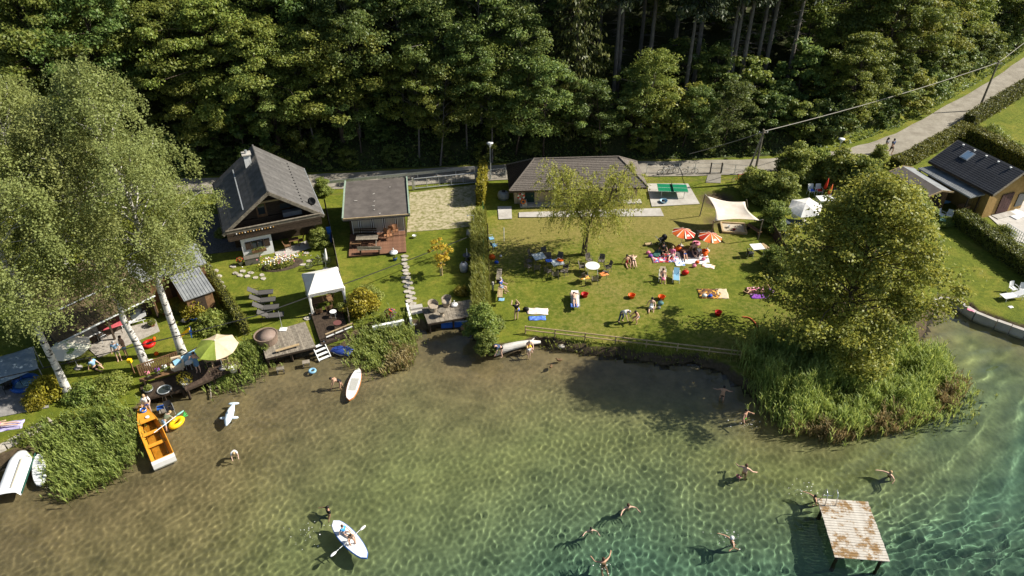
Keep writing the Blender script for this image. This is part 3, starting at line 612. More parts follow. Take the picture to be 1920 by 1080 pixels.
# ---- willow, big alder, smaller trees
tree('willow_tree','golden green willow with two drooping heads in front of the bathhouse',mesh_tree('willow',willow(41),bark,L_WIL),land(1095,477),0)
AL=mesh_tree('alder',broadleaf(51,h=14.2,rad=3.75,base=.04,nc=250,nl=235,size=.225,tr=.3,asp=.62,crad=1.5),bark,L_ALD)
tree('alder_tree','big dense alder standing on the reedy point',AL,land(1562,660),.6,.90)
BU=[mesh_tree('bush',bush(s,rx,ry,h,n,nl,sz),bark,m) for s,rx,ry,h,n,nl,sz,m in ((61,1.6,1.5,3.4,70,110,.20,L_BSH),(62,1.0,1.0,1.1,50,90,.13,L_BSH),(63,.9,.9,1.5,46,90,.14,L_YEL),(64,2.1,2.0,4.2,90,110,.24,L_BSH),(65,.7,.7,.8,30,70,.11,L_YEL))]
for a,b,k,s,lab in ((1425,378,0,1.0,'tall bush beside the shade sail by the telegraph pole'),(1405,360,0,.8,'bush behind the shade sail, next to the trodden earth'),(1446,430,0,.85,'bush overhanging the corner post of the shade sail'),(1490,335,3,.95,'big round bush behind the folded red parasols, towards the telegraph pole'),(1462,382,0,1.0,'bush between the shade sail and the white square parasol'),(1575,350,3,1.0,'big dark bush behind the folded red parasols, under the street lamp'),(1610,360,0,1.15,'bush between the street lamp and the big alder'),(1525,330,0,.95,'bush on the road side under the cable'),(1648,300,0,.55,'small clipped round bush beside the two walkers'),(1700,415,0,1.0,'grey green bush between the alder and the stack of garden chairs'),(1725,425,0,.75,'olive bush with small pale leaves beside the stacked chairs'),(1448,500,0,.62,'dark bush at the end of the board fence'),(1460,520,0,.6,'bush behind the yellow hose under the alder'),(1880,275,1,1.2,'low shrub on the bed behind the dark tiled house'),(1860,250,1,1.0,'small shrub at the corner of the far lawn'),(1905,290,1,1.3,'shrub behind the water butt'),
    (905,625,0,.78,'bush at the shore end of the grass hedge'),(912,655,0,.55,'yellowish bush leaning over the pale tree trunk on the shore'),(925,610,1,.8,'small bush beside the rail fence end'),(368,588,2,1.05,'round yellow green shrub in front of the small grey roofed shed'),(405,612,1,1.2,'wide dull shrub in front of the clipped hedge'),(93,742,2,1.15,'bright yellow green shrub beside the leaning birch stem'),(72,758,2,.8,'small bright yellow green shrub next to the paved patio'),(160,742,1,1.05,'clipped green shrub between birch stem and picket rail'),(208,732,1,1.15,'rounded shrub at the corner of the picket rail'),(866,550,4,.8,'little round yellow green shrub on the lawn by the grey deck'),(680,585,2,1.35,'loose light green shrub beside the gazebo'),(690,560,1,1.0,'wispy shrub behind the loose light green one'),(600,462,0,.55,'flowering climber against the chalet terrace'),(606,365,0,.55,'bush at the back corner of the chalet'),(335,580,1,.6,'low plant at the foot of the white birch stem'),(420,440,1,.7,'low bush beside the dark yard'),(1770,420,1,.7,'low bush behind the stacked chairs'),(1880,440,1,.9,'trimmed bush on the terrace of the ochre house')):
    tree('garden_bush',lab,BU[k],land(a,b),random.uniform(0,6.3),s)
# ---- hedges
def hedge_at(label,a,b,wd,h,seed,n,m=L_HDG,size=.13,z=None):
    d=ang(a,b); L=(b-a).length; core,V=hedge(L,wd,h,seed,n,size); t=thing('hedge',label,'hedge',(a.x,a.y,gz(a.x,a.y)-.05 if z is None else z),d)
    core.build('twigs',CORE,t); link('foliage',leafobj('hedge_leaves',V,m),t); return t
hedge_at('narrow clipped hedge between the small shed and the four grey loungers',land(392,520),land(462,628),.55,1.35,71,5200,L_HDG,.12)
hedge_at('tall clipped hedge running from the stacked chairs past the ochre terrace',land(1795,418),land(1965,545),1.3,1.35,72,11000,L_HDG,.15)
hedge_at('clipped hedge between the road and the dark tiled house',land(1712,300),land(1808,248),1.2,1.2,73,7000,L_HDG,.16)
hedge_at('long trimmed hedge along the roadside bordering the far lawn',land(1812,238),land(1990,128),1.2,1.5,74,11000,L_HDG,.18)
hedge_at('short clipped hedge by the road, in front of the walkers',land(1676,316),land(1716,299),1.3,1.0,75,3200,L_HDG,.15)
hedge_at('dark hedge behind the house beds at the far lawn',land(1818,262),land(1975,345),1.5,1.5,76,8000,L_HDG,.18)
hedge_at('slim column of climbing leaves beside the gravel drive gate',land(901,385),land(907,336),.55,2.1,77,3600,L_YEL,.19)
# tall ornamental grass hedge between the two gardens
def grass_strip(name,label,a,b,wd,h0,h1,n,seed,m,cat='grass'):
    g=np.random.default_rng(seed); u=g.random(n); o=(g.random(n)-.5)*wd; d=(b-a); nrm=Vector((-d.y,d.x,0)).normalized()
    pts=np.array(a)+u[:,None]*np.array(d)+o[:,None]*np.array(nrm); pts[:,2]=.45
    V=reeds(pts,h0,h1,g,.03,4); return tag(link(name,leafobj(name,V,m)),label,cat,kind='stuff')
L_GRS=leafmat('tall_grass',(.145,.185,.030),(.310,.330,.070),.36,var=.05)
grass_strip('tall_grass','long strip of tall arching grass between the two lawns',land(899,415),land(905,600),1.3,1.0,1.5,2600,81,L_GRS)
# ---- reed beds
def inpoly(n,poly,g):
    P2=np.array([(p.x,p.y) for p in poly]); lo=P2.min(0); hi=P2.max(0); out=[]
    while len(out)<n:
        q=lo+(hi-lo)*g.random((n,2)); ins=np.zeros(n,bool)
        for i in range(len(P2)):
            a=P2[i]; b=P2[(i+1)%len(P2)]; c=((a[1]>q[:,1])!=(b[1]>q[:,1])); xx=(b[0]-a[0])*(q[:,1]-a[1])/(b[1]-a[1]+1e-9)+a[0]; ins^=c&(q[:,0]<xx)
        out+=list(q[ins])
    return np.array(out[:n])
def reedbed(label,px,n,h0,h1,seed,m=L_RED,jag=.5,name='reed_bed'):
    g=np.random.default_rng(seed); q=inpoly(n,[P(a,b,0) for a,b in px],g)+g.normal(size=(n,2))*jag
    hv=.8+.45*nz(q[:,0],q[:,1],.9,seed)
    z=np.maximum(hgt(q[:,0],q[:,1])[0],-.6); pts=np.stack([q[:,0],q[:,1],z],-1); ok=pts[:,2]<.75; pts=pts[ok]; hv=np.clip(hv[ok],.45,1.4)
    return tag(link(name,leafobj(name,reeds(pts,h0,h1,g,.05,5,hv),m)),label,'reeds',kind='stuff')
reedbed('broad bed of reeds round the point below the big alder',[(1400,690),(1460,655),(1560,650),(1660,640),(1720,650),(1770,690),(1805,735),(1760,775),(1660,800),(1560,812),(1470,800),(1430,760)],5600,1.2,2.0,91)
reedbed('dry straw coloured reed fringe standing in the water off the point',[(1470,800),(1560,822),(1680,805),(1790,760),(1815,715),(1790,700),(1740,760),(1600,800)],900,.9,1.5,92,L_RED2,.25)
reedbed('thin lone reeds standing in open water off the point',[(1770,700),(1850,740),(1820,790),(1720,800)],160,.6,1.1,93,L_RED,.3)
reedbed('dark shrubby reeds on the shore below the rail fence end',[(1390,668),(1480,640),(1560,640),(1500,720),(1430,740)],1300,.7,1.3,94)
reedbed('thick bed of reeds beside the orange rowing boat',[(105,812),(140,802),(190,795),(240,785),(246,805),(246,850),(225,880),(140,922),(112,905),(98,845)],2900,.6,1.1,95)
reedbed('bed of reeds below the low white garden wall',[(668,640),(700,622),(765,616),(772,650),(735,690),(690,690),(665,665)],1700,.5,1.0,96,L_RED)
reedbed('dry brownish reed fringe at the foot of the garden wall reeds',[(735,650),(775,650),(765,690),(715,700)],320,.7,1.1,97,L_RED2,.2)
reedbed('grassy reeds between the dark deck and the plank deck',[(415,712),(450,680),(480,660),(500,690),(440,725),(405,728)],900,.4,.9,98)
reedbed('tufts of shore grass under the rail fence',[(1020,640),(1100,648),(1200,660),(1300,668),(1390,678),(1390,690),(1300,684),(1200,678),(1090,664),(1015,652)],420,.12,.38,99,L_GRS,.1,'shore_grass')
reedbed('small plants along the stone wall by the white boats',[(20,845),(95,800),(110,815),(60,850)],160,.3,.7,100,L_GRS,.1,'shore_grass')
# ================================================================ buildings and decks
rooff=mat('grey_fibre_cement',(.085,.080,.075),(.135,.128,.12),scale=1.3,rough=.75,bump=.15,rnd=.10)
felt=mat('brown_roofing_felt',(.085,.074,.066),(.135,.118,.105),scale=1.1,rough=.9,bump=.25,bscale=40,detail=8)
tan=mat('tan_wall_boards',(.40,.31,.20),(.50,.40,.27),scale=2,rough=.85,bump=.2)
ochre=mat('ochre_wall_render',(.33,.205,.070),(.41,.265,.10),scale=2,rough=.85,bump=.15)
shingle=mat('brown_shingles',(.105,.088,.074),(.18,.155,.132),scale=9,rough=.9,bump=.4,rnd=.14)
tilem=mat('dark_roof_tiles',(.028,.030,.036),(.055,.057,.064),scale=8,rough=.6,bump=.2,rnd=.12)
metalr=mat('grey_metal_roof',(.20,.21,.215),(.30,.31,.31),scale=1.5,rough=.6,bump=.1)
grn=mat('pale_green_trim',(.24,.32,.24),(.30,.38,.30),scale=3,rough=.6)
curt=mat('pale_curtain',(.38,.36,.31),(.50,.48,.42),scale=18,stretch=(1,1,.05),rough=.9)
# ---- chalet
def chalet():
    t=thing('chalet','dark timber chalet with a steep grey roof and white front room','house',(-20.95,56.27,.5),.399); W,Lh,E,Rg=3.9,4.57,2.74,5.66
    MB().box((0,.75,1.05),(6.6,6.5,2.1)).build('wall',wood_d,t)
    MB().box((0,.5,2.45),(7.0,7.6,.7)).build('wall',wood_d,t)
    fr=MB().box((-1.65,-3.4,.98),(2.4,2.1,1.96)).build('front_room',whitep,t)
    w_=MB().box((-1.6,-4.47,1.15),(.86,.05,.62)).build('window',glass,t)
    f=MB()
    for a,b in (((-1.6,-4.5,1.49),(.98,.06,.06)),((-1.6,-4.5,.81),(.98,.06,.06)),((-2.06,-4.5,1.15),(.06,.06,.62)),((-1.14,-4.5,1.15),(.06,.06,.62)),((-1.6,-4.5,1.15),(.04,.05,.62))): f.box(a,b)
    f.build('frame',wood_d,w_)
    for x in (-2.34,-.86): MB().box((x,-4.49,1.15),(.44,.05,.7)).build('shutter',wood_d,t)
    fb=MB().box((-1.6,-4.62,.60),(1.15,.22,.2)).build('flower_box',wood_b,t)
    g=np.random.default_rng(3); V=clump((-1.6,-4.62,.78),(.6,.14,.14),130,.09,g); link('flowers',leafobj('box_flowers',V,L_BSH),fb)
    # recessed gable with balcony
    gv=-3.1; gm=MB(); gm.add([(-3.4,gv,2.75),(3.4,gv,2.75),(0,gv,Rg-.25),(-3.4,gv+.12,2.75),(3.4,gv+.12,2.75),(0,gv+.12,Rg-.25)],[(0,1,2),(5,4,3),(0,3,4,1),(1,4,5,2),(2,5,3,0)]).build('gable_wall',wood_d,t)
    dr=MB().box((-.7,gv-.04,3.35),(.8,.05,1.35)).build('balcony_door',wood_b,t); MB().box((-.7,gv-.075,3.5),(.55,.03,.9)).build('pane',glass,dr)
    wd=MB().box((1.2,gv-.04,3.45),(1.0,.05,.6)).build('window',wood_d,t); MB().box((1.2,gv-.075,3.45),(.85,.03,.46)).build('pane',glass,wd)
    MB().beam((-1.75,-3.3,4.18),(1.75,-3.3,4.18),.14,.14).build('tie_beam',wood_l,t)
    MB().box((0,-3.85,2.02),(7.3,1.7,.14)).build('balcony_floor',wood_d,t)
    for k in range(4): MB().box((0,-4.66+.012*(k%2),2.10+.215*k),(7.45,.05,.195)).build('balcony_board',wood_g if k==3 else wood_d,t)
    MB().box((0,-4.66,2.93),(7.5,.14,.05)).build('handrail',wood_g,t)
    for x in (-3.65,3.65): MB().box((x,-4.55,2.45),(.16,.16,1.05)).build('balcony_post',wood_d,t)
    for i in range(14): MB().ball((-3.0+.22*i,-4.72,2.56-.0*i),.05,.04,.06,6,4).build('string_light',mat('amber_lantern',(.5,.28,.08),rough=.4) if i%3 else white,t)
    MB().box((1.6,-3.6,2.95),(1.5,.5,.4)).build('covered_bench',mat('grey_dust_sheet',(.13,.14,.16),(.2,.21,.23),scale=2,rough=.9),t)
    # roof deck and slabs
    sl=math.hypot(W,Rg-E); an=math.atan2(Rg-E,W)
    sm=MB().box((0,0,0),(.83,1.12,.025)).mesh('roof_slab',rooff)
    for sd in (-1,1):
        r=MB(); r.slab([(0,-Lh,Rg),(sd*W,-Lh,E),(sd*W,Lh,E),(0,Lh,Rg)],.14); ro=r.build('roof',wood_d,t)
        for i in range(6):
            for j in range(8):
                d=(i+.5)*sl/6; o=link('roof_slab',sm,ro,(sd*d*math.cos(an)+sd*.028*math.sin(an),-Lh+(j+.5)*2*Lh/8,Rg-d*math.sin(an)+.028*math.cos(an)+.006*(j%2))); o.rotation_euler=(0,sd*(an-.004),0)
        MB().beam((0,-Lh-.04,Rg-.13),(sd*(W+.1),-Lh-.04,E-.17),.05,.26).build('barge_board',wood_g,t)
        MB().beam((0,Lh+.04,Rg-.13),(sd*(W+.1),Lh+.04,E-.17),.05,.26).build('barge_board',wood_d,t)
        gt=MB(); gt.tube([(sd*(W+.07),-Lh,E-.06),(sd*(W+.07),Lh,E-.06)],.06,8); gt.build('gutter',dark if sd<0 else steel,t)
    MB().tube([(0,-Lh-.05,Rg+.03),(0,Lh+.05,Rg+.03)],.08,8).build('ridge_cap',rooff,t)
    def on(sd,d,v,up=.06): return Vector((sd*d*math.cos(an)+sd*up*math.sin(an),v,Rg-d*math.sin(an)+up*math.cos(an)))
    MB().beam(on(-1,2.55,-4.0),on(-1,2.55,3.6),.09,.04).build('metal_strip',steel,t)
    sgm=MB().box((0,0,0),(.10,.07,.09)).mesh('snow_guard',dark)
    for k in range(14): link('snow_guard',sgm,t,on(1,3.1,-3.9+.58*k,.07))
    ch=MB(); ch.box((-.75,2.1,5.35),(.55,.65,1.5)); cho=ch.build('chimney',whitep,t); MB().box((-.75,2.1,6.13),(.75,.85,.08)).build('cap',concrete,cho); MB().tube([(-.75,2.1,6.1),(-.75,2.1,6.45)],.11,8).build('flue',steel,cho)
    MB().tube([(-.6,1.4,5.2),(-.6,1.4,5.8)],.025,5).build('vent_pipe',steel,t)
    dm=MB(); dm.lathe([(.02,0),(.2,.03),(.33,.10),(.34,.11),(.2,.045),(.0,.02)],12,on(1,3.9,-3.6,.35),rot=Euler((R(65),0,R(-20))).to_matrix()); do=dm.build('satellite_dish',dark,t,True); MB().tube([on(1,3.9,-3.6,0),on(1,3.9,-3.6,.35)],.03,6).build('mast',dark,do)
    for y in (-2.4,.4,2.9): MB().box((3.33,y,1.15),(.06,.9,.8)).build('window',glass,t)
chalet()
# ---- flat roofed cabin with red deck
def cabin():
    t=thing('summer_cabin','low cabin with a brown felt roof and white framed glass doors','cabin',(-11.97,58.78,.5),.147); z=2.6
    MB().box((-.1,-1.35,1.15),(4.6,4.9,2.3)).build('wall',wood_d,t)
    r=MB(); r.slab([(-2.69,0,2.70),(-2.69,-5.34,z),(2.69,-5.34,z),(2.69,0,2.70)],.14); ro=r.build('roof',felt,t)
    r=MB(); r.slab([(-2.69,0.004,2.70),(2.69,0.004,2.70),(2.69,1.34,2.55),(-2.69,1.34,2.55)],.14); r.build('roof',felt,t)
    for sx in (-1,1):
        MB().beam((sx*2.72,-5.4,z-.02),(sx*2.72,.02,2.72),.11,.24).build('verge_trim',grn,t); MB().beam((sx*2.72,.02,2.72),(sx*2.72,1.36,2.55),.11,.24).build('verge_trim',grn,t)
    MB().box((0,-5.40,z-.05),(5.4,.09,.16)).build('eaves_board',wood_l,t)
    MB().tube([(-2.7,-5.5,z-.14),(2.75,-5.5,z-.10)],.05,8).build('gutter',dark,t)
    for x,y in ((-1.7,-2.6),(-.15,-2.9),(-.2,-3.7),(-.15,-4.3),(1.2,-.6),(-.2,-1.6),(.3,-5.0)):
        MB().box((x,y,z+.05+.0*y+ (y+5.34)*.019),(random.uniform(.12,.26),random.uniform(.05,.1),.012),rz=random.random()).build('moss_patch',mat('pale_lichen',(.4,.38,.34),rough=.9),ro)
    x=-2.2
    for wd in (.62,1.0,.92,1.0,.62):
        d=MB().box((x+wd/2,-3.83,1.12),(wd-.16,.04,1.72)).build('glass_door',glass,t)
        fr=MB(); 
        for a,b in (((x+.05,-3.86,1.12),(.07,.07,1.9)),((x+wd-.05,-3.86,1.12),(.07,.07,1.9)),((x+wd/2,-3.86,2.04),(wd-.17,.07,.08)),((x+wd/2,-3.86,.2),(wd-.17,.07,.1))): fr.box(a,b)
        fr.build('frame',white,d)
        c=MB(); c.sheet(14,1,lambda u,v,x=x,wd=wd:(x+.12+u*(wd-.24),-3.87+.012*math.sin(u*40),.3+1.6*v)); c.build('curtain',curt,d)
        x+=wd+.06
    MB().box((2.28,-4.6,1.28),(.12,.12,2.5)).build('porch_post',wood_l,t)
    dk=thing('timber_deck','reddish timber deck in front of the low cabin','deck',(-11.97,58.78,.5),.147)
    pm=MB().box((0,0,0),(.136,3.44,.03)).mesh('plank',wood_br)
    for i in range(33): link('plank',pm,dk,(-2.40+.142*i,-5.56,.14+.003*(i%3)))
    fr=MB(); 
    for y in (-7.2,-5.6,-4.0): fr.box((-.12,y,.05),(4.6,.1,.14))
    fr.build('joists',wood_d,dk)
cabin()
# ---- bathhouse with a hipped shingle roof
def bathhouse():
    t=thing('bathhouse','long tan bathhouse with a hipped brown shingle roof','bathhouse',(5.86,62.36,.5),.057); w_,l,rw,E,Rg=6.28,2.6,3.85,1.76,3.58
    MB().box((-.1,.25,.86),(11.3,4.0,1.72)).build('wall',tan,t)
    def course(a,b,c,d,n,nm):
        """a-b eave, c-d ridge end; overlapping courses"""
        a,b,c,d=map(Vector,(a,b,c,d)); nrm=(b-a).cross(d-a).normalized()
        if nrm.z<0: nrm=-nrm
        for i in range(n):
            t0=i/n; t1=min(1,(i+1.18)/n); p=[a.lerp(d,t0),b.lerp(c,t0),b.lerp(c,t1),a.lerp(d,t1)]
            p=[p[0]+nrm*.055,p[1]+nrm*.055,p[2]+nrm*.02,p[3]+nrm*.02]; mb=MB()
            if (p[2]-p[3]).length<.02: p=p[:3]
            mb.slab(p,.03); mb.build('shingle_course',shingle,nm)
    body=MB(); A,B,C_,D=(-w_,-l,E),(w_,-l,E),(w_,l,E),(-w_,l,E); r0,r1=(-rw,0,Rg),(rw,0,Rg)
    body.add([A,B,C_,D,r0,r1],[(0,1,5,4),(1,2,5),(2,3,4,5),(3,0,4),(3,2,1,0)]); ro=body.build('roof',wood_d,t)
    course(A,B,r1,r0,18,ro); course(B,C_,r1,r1,14,ro); course(C_,D,r0,r1,10,ro)
    for k in range(17):
        v=-l+.15+k*(2*l-.3)/16; q=1-abs(v)/l; MB().beam(Vector((-w_,v,E+.05)),Vector((-w_+(w_-rw)*q,v,E+(Rg-E)*q+.06)),.05,.05).build('roof_batten',wood_d,ro)
    for a,b in ((A,r0),(B,r1),(C_,r1),(D,r0),(r0,r1)): MB().tube([Vector(a)+Vector((0,0,.06)),Vector(b)+Vector((0,0,.07))],.07,6).build('ridge_tile',shingle,ro)
    MB().box((0,-l-.02,E-.06),(2*w_,.06,.16)).build('fascia',wood_d,t)
    d=MB().box((-4.35,-1.78,.82),(.85,.06,1.56)).build('doorway',mat('dark_green_door',(.01,.035,.03),(.02,.05,.04),scale=3,rough=.7),t)
    for x,wd in ((-1.6,.9),(.9,.9),(3.3,.9)):
        q=MB().box((x,-1.78,.86),(wd,.05,1.5)).build('door',wood_d,t); MB().box((x+.32,-1.82,.85),(.05,.03,.12)).build('handle',steel,q)
    for x in (-.3,2.2): 
        q=MB().box((x,-1.78,1.2),(.7,.05,.5)).build('window',glass,t); MB().box((x,-1.79,.92),(.84,.1,.05)).build('sill',white,q)
    MB().box((1.62,-1.80,1.3),(.2,.03,.22)).build('notice',white,t)
    for i in range(46):
        x=-5.72+i*.2475; MB().box((x,-1.765,.86),(.012,.02,1.70)).build('board_joint',wood_d,t) if i%2 else None
    for k in range(3): MB().box((-5.15+.2*k,-2.2,.06+.10*k),(.22,.7,.12+.2*k)).build('step',concrete,t)
    MB().box((.6,-2.15,.07),(10.6,.75,.14)).build('plinth',concrete,t)
bathhouse()
def ringbuoy(label,p,rad,cols):
    t=thing('life_ring',label,'life ring',p,.057); rot=Matrix.Rotation(PI/2,3,'X')
    for k in range(8):
        m=MB(); pts=[rot@Vector((rad*math.cos(2*PI*(k+j/4)/8),rad*math.sin(2*PI*(k+j/4)/8),0)) for j in range(5)]; m.tube(pts,rad*.3,7); m.build('segment',cols[k%2],t,True)
redp=mat('red_plastic',(.55,.05,.03),rough=.45); orap=mat('orange_plastic',(.62,.16,.03),rough=.45)
ringbuoy('red and white life ring on the bathhouse wall',P(977,368,1.55)+Vector((0,-.02,0)),.26,(redp,white)); ringbuoy('small orange life ring below the red and white one',P(981,378,1.1)+Vector((0,-.02,0)),.19,(orap,orap))
t=thing('water_tank','grey oval tank behind the concrete slab by the bathhouse','tank',P(944,372),0); MB().lathe([(.0,0),(.5,.02),(.56,.3),(.5,.62),(.3,.72),(0,.74)],14).build('body',metalr,t,True); MB().lathe([(.18,.70),(.18,.8),(0,.82)],10).build('lid',dark,t,True)
# ---- ochre house with dark tiles, carport and gabled shed (right)
def ochre_house():
    t=thing('ochre_house','ochre rendered house with a dark tiled roof and skylight','house',(41.45,60.74,.5),-1.197); W,l,E,Rg=3.486,1.42,2.7,4.35
    MB().box((-.1,1.42,1.3),(6.2,4.8,2.6)).build('wall',ochre,t)
    for u in (W-.42,-W+.5): gm=MB(); gm.add([(u,-.9,2.6),(u,3.75,2.6),(u,1.42,4.15),(u-.1,-.9,2.6),(u-.1,3.75,2.6),(u-.1,1.42,4.15)],[(0,1,2),(5,4,3),(0,3,4,1),(1,4,5,2),(2,5,3,0)]); gm.build('gable_wall',ochre,t)
    for sd,v0 in ((-1,-l),(1,3*l)):
        r=MB(); r.slab([(-W,l,Rg),(W,l,Rg),(W,v0,E),(-W,v0,E)],.12); ro=r.build('roof',wood_d,t)
        sl=math.hypot(2*l,Rg-E); an=math.atan2(Rg-E,2*l); n=15
        if sd<0:
            tm=MB(); m=24
            for j in range(m):   # one course of interlocking tiles
                x=-W+(j+.5)*2*W/m; tm.box((x,0,0),(2*W/m-.02,sl/n*1.15,.03)); tm.tube([(x+W/m,-sl/n*.57,.012),(x+W/m,sl/n*.57,.012)],.028,5)
            me=tm.mesh('tile_course',tilem)
            for i in range(n):
                d=(i+.5)*sl/n; o=link('tile_course',me,ro,(0,l-d*math.cos(an)-.04*math.sin(an),Rg-d*math.sin(an)+.045*math.cos(an))); o.rotation_euler=(an-.06,0,0)
            def on(x,d,up): return Vector((x,l-d*math.cos(an)-up*math.sin(an),Rg-d*math.sin(an)+up*math.cos(an)))
            sk=MB().box((0,0,0),(.85,1.0,.10)).build('skylight',steel,t); sk.location=on(-1.4,1.05,.10); sk.rotation_euler=(an,0,0); MB().box((0,0,.056),(.65,.8,.02)).build('pane',mat('sky_glass',(.20,.30,.42),rough=.08,spec=.9),sk)
            for k in range(5): MB().lathe([(.05,0),(.05,.12),(.10,.13),(.10,.18),(0,.2)],8,on(-2.6+1.25*k,.35,.03)).build('roof_vent',white,t)
        MB().box((0,v0+(-.05 if sd<0 else .05),E-.08),(2*W+.06,.05,.16)).build('fascia',wood_d,t)
        for u in (-W-.03,W+.03): MB().beam((u,l,Rg-.06),(u,v0,E-.06),.05,.22).build('barge_board',wood_g,t)
    dk=mat('plum_shutter_boards',(.06,.03,.028),(.10,.05,.045),scale=3,rough=.7)
    for k in range(4): MB().box((3.07,.75+.36*k,1.15),(.06,.34,1.9)).build('folding_shutter',dk,t)
    MB().box((3.06,3.2,1.1),(.05,.9,1.3)).build('window',glass,t); MB().box((3.4,1.3,.06),(.7,2.2,.12)).build('step',concrete,t)
    c=thing('carport','flat grey carport roof beside the dark tiled house','carport',(39.60,60.47,.5),.345)
    MB().box((0,0,2.2),(1.75,6.0,.1)).build('roof',metalr,c)
    for i in range(9): MB().box((-.8+.2*i,0,2.265),(.05,6.0,.03)).build('roof_rib',metalr,c)
    for x,y in ((-.75,-2.8),(.6,-2.8),(-.75,2.8),(.6,2.8)): MB().box((x,y,1.07),(.12,.12,2.15)).build('post',wood_d,c)
    MB().box((.75,.3,1.05),(.08,5.0,2.1)).build('back_wall',ochre,c); MB().box((-.1,-2.2,.45),(.9,.6,.9)).build('log_stack',wood_b,c)
    s=thing('garden_shed','small brown shed with a low gabled felt roof next to the carport','shed',(37.10,60.77,.5),.295)
    MB().box((0,0,1.0),(2.2,4.4,2.0)).build('wall',wood_b,s)
    for sd in (-1,1):
        r=MB(); r.slab([(0,-2.5,2.38),(sd*1.35,-2.5,2.02),(sd*1.35,2.5,2.02),(0,2.5,2.38)],.07); r.build('roof',felt if sd<0 else metalr,s)
        for v in (-2.53,2.53): MB().beam((0,v,2.36),(sd*1.37,v,2.0),.05,.14).build('barge_board',wood_l,s)
    MB().add([(-1.1,-2.2,2.0),(1.1,-2.2,2.0),(0,-2.2,2.3),(-1.1,-2.1,2.0),(1.1,-2.1,2.0),(0,-2.1,2.3)],[(0,1,2),(5,4,3)]).build('gable',wood_l,s)
    MB().box((0,-2.23,.95),(.9,.05,1.8)).build('door',wood_d,s)
ochre_house()
# ---- low brown house and sheds (left, under the birches)
def low_house():
    a=P(108,642,2.6); b=P(288,553,2.6); d=ang(a,b); L=(b-a).length
    t=thing('low_house','low house with a mossy brown roof and white gutter under the birches','house',(a.x,a.y,.5),d); moss=mat('mossy_brown_roof',(.085,.060,.038),(.15,.115,.06),scale=2,rough=.95,bump=.6)
    MB().box((L/2,3.2,1.1),(L-.3,4.4,2.2)).build('wall',wood_d,t)
    r=MB(); r.slab([(0,0,2.1),(L,0,2.1),(L,2.6,2.55),(0,2.6,2.55)],.12); ro=r.build('roof',moss,t)
    r=MB(); r.slab([(0,2.65,2.75),(L,2.65,2.75),(L,6.2,3.3),(0,6.2,3.3)],.12); r.build('roof',moss,t)
    MB().box((L/2,2.62,2.6),(L,.08,.3)).build('fascia',wood_d,t)
    MB().tube([(-.05,-.06,2.02),(L+.05,-.06,2.02)],.06,8).build('gutter',mat('pale_gutter',(.55,.57,.55),rough=.5),t); MB().tube([(-.05,2.56,2.70),(L+.05,2.56,2.70)],.05,8).build('gutter',steel,t)
    for i in range(16): MB().box((.2+i*(L-.4)/15,1.3,2.345),(.05,2.62,.03),rot=Euler((math.atan2(.45,2.6),0,0)).to_matrix()).build('roof_batten',moss,ro)
    for x in (.15,L*.5,L-.12): MB().box((x,.25,1.0),(.12,.12,2.05)).build('post',wood_d,t)
    q=MB().box((L-1.2,.97,1.05),(.9,.05,1.5)).build('glass_door',glass,t); MB().box((L-1.2,.95,1.84),(1.0,.06,.08)).build('frame',white,q)
    q=MB().box((2.2,.97,1.2),(1.2,.05,.9)).build('window',glass,t); MB().box((2.2,.95,.72),(1.3,.1,.06)).build('sill',white,q)
    MB().box((L+.02,1.4,1.4),(.06,2.2,2.2)).build('side_screen',wood_b,t)
low_house()
def shed(label,c,ps,w_,l,h,tilt=.12,wm=wood_b,n=12):
    t=thing('garden_shed',label,'shed',(c[0],c[1],.5),ps); MB().box((0,0,h/2-.12),(2*w_-.35,2*l-.35,h-.24)).build('wall',wm,t)
    r=MB(); r.slab([(-w_,-l,h-tilt),(w_,-l,h-tilt),(w_,l,h+tilt),(-w_,l,h+tilt)],.06); ro=r.build('roof',metalr,t)
    for i in range(n): MB().beam((-w_+(i+.5)*2*w_/n,-l,h-tilt+.015),(-w_+(i+.5)*2*w_/n,l,h+tilt+.015),.035,.03).build('roof_rib',metalr,ro)
    MB().box((0,-l+.16,.85),(.7,.05,1.6)).build('door',wood_d,t); return t
shed('long shed with a bluish metal roof behind the white birch stem',(-26.15,47.0),.575,2.6,1.5,2.3,n=16); shed('small brown shed with a pale corrugated roof beside the clipped hedge',(-23.63,45.0),.634,1.1,1.83,1.9,n=10)
# ---- decks
def deck(name,label,corners,z,n,m,along='v',legs=True,th=.035,zb=-.4,gap=.05):
    """corners: back-left, back-right, front-right, front-left; planks laid along v (back to front) or u"""
    A,B,C_,D=[Vector((p.x,p.y,0)) for p in corners]; o=(A+B+C_+D)/4; t=thing(name,label,'deck',(o.x,o.y,z),0); A,B,C_,D=A-o,B-o,C_-o,D-o
    for i in range(n):
        a0,a1=(i+gap/2)/n,(i+1-gap/2)/n; j=random.uniform(-.004,.004); e=random.uniform(0,.012)
        q=[A.lerp(B,a0),A.lerp(B,a1),D.lerp(C_,a1),D.lerp(C_,a0)] if along=='v' else [A.lerp(D,a0),B.lerp(C_,a0),B.lerp(C_,a1),A.lerp(D,a1)]
        mb=MB(); mb.slab([p+Vector((0,0,j)) for p in q],th); mb.build('plank',m,t)
    fr=MB(); 
    for p,q in ((A,B),(B,C_),(C_,D),(D,A)): fr.beam(p*.985+Vector((0,0,-.11)),q*.985+Vector((0,0,-.11)),.07,.14)
    fr.beam((A+B)/2*.98+Vector((0,0,-.11)),(C_+D)/2*.98+Vector((0,0,-.11)),.07,.14); fr.build('frame',wood_d,t)
    if legs:
        for p in (A,B,C_,D,(D+C_)/2): q=p*.93; MB().box((q.x,q.y,(zb-z)/2-.09),(.13,.13,z-zb-.18)).build('leg',wood_d,t)
    return t
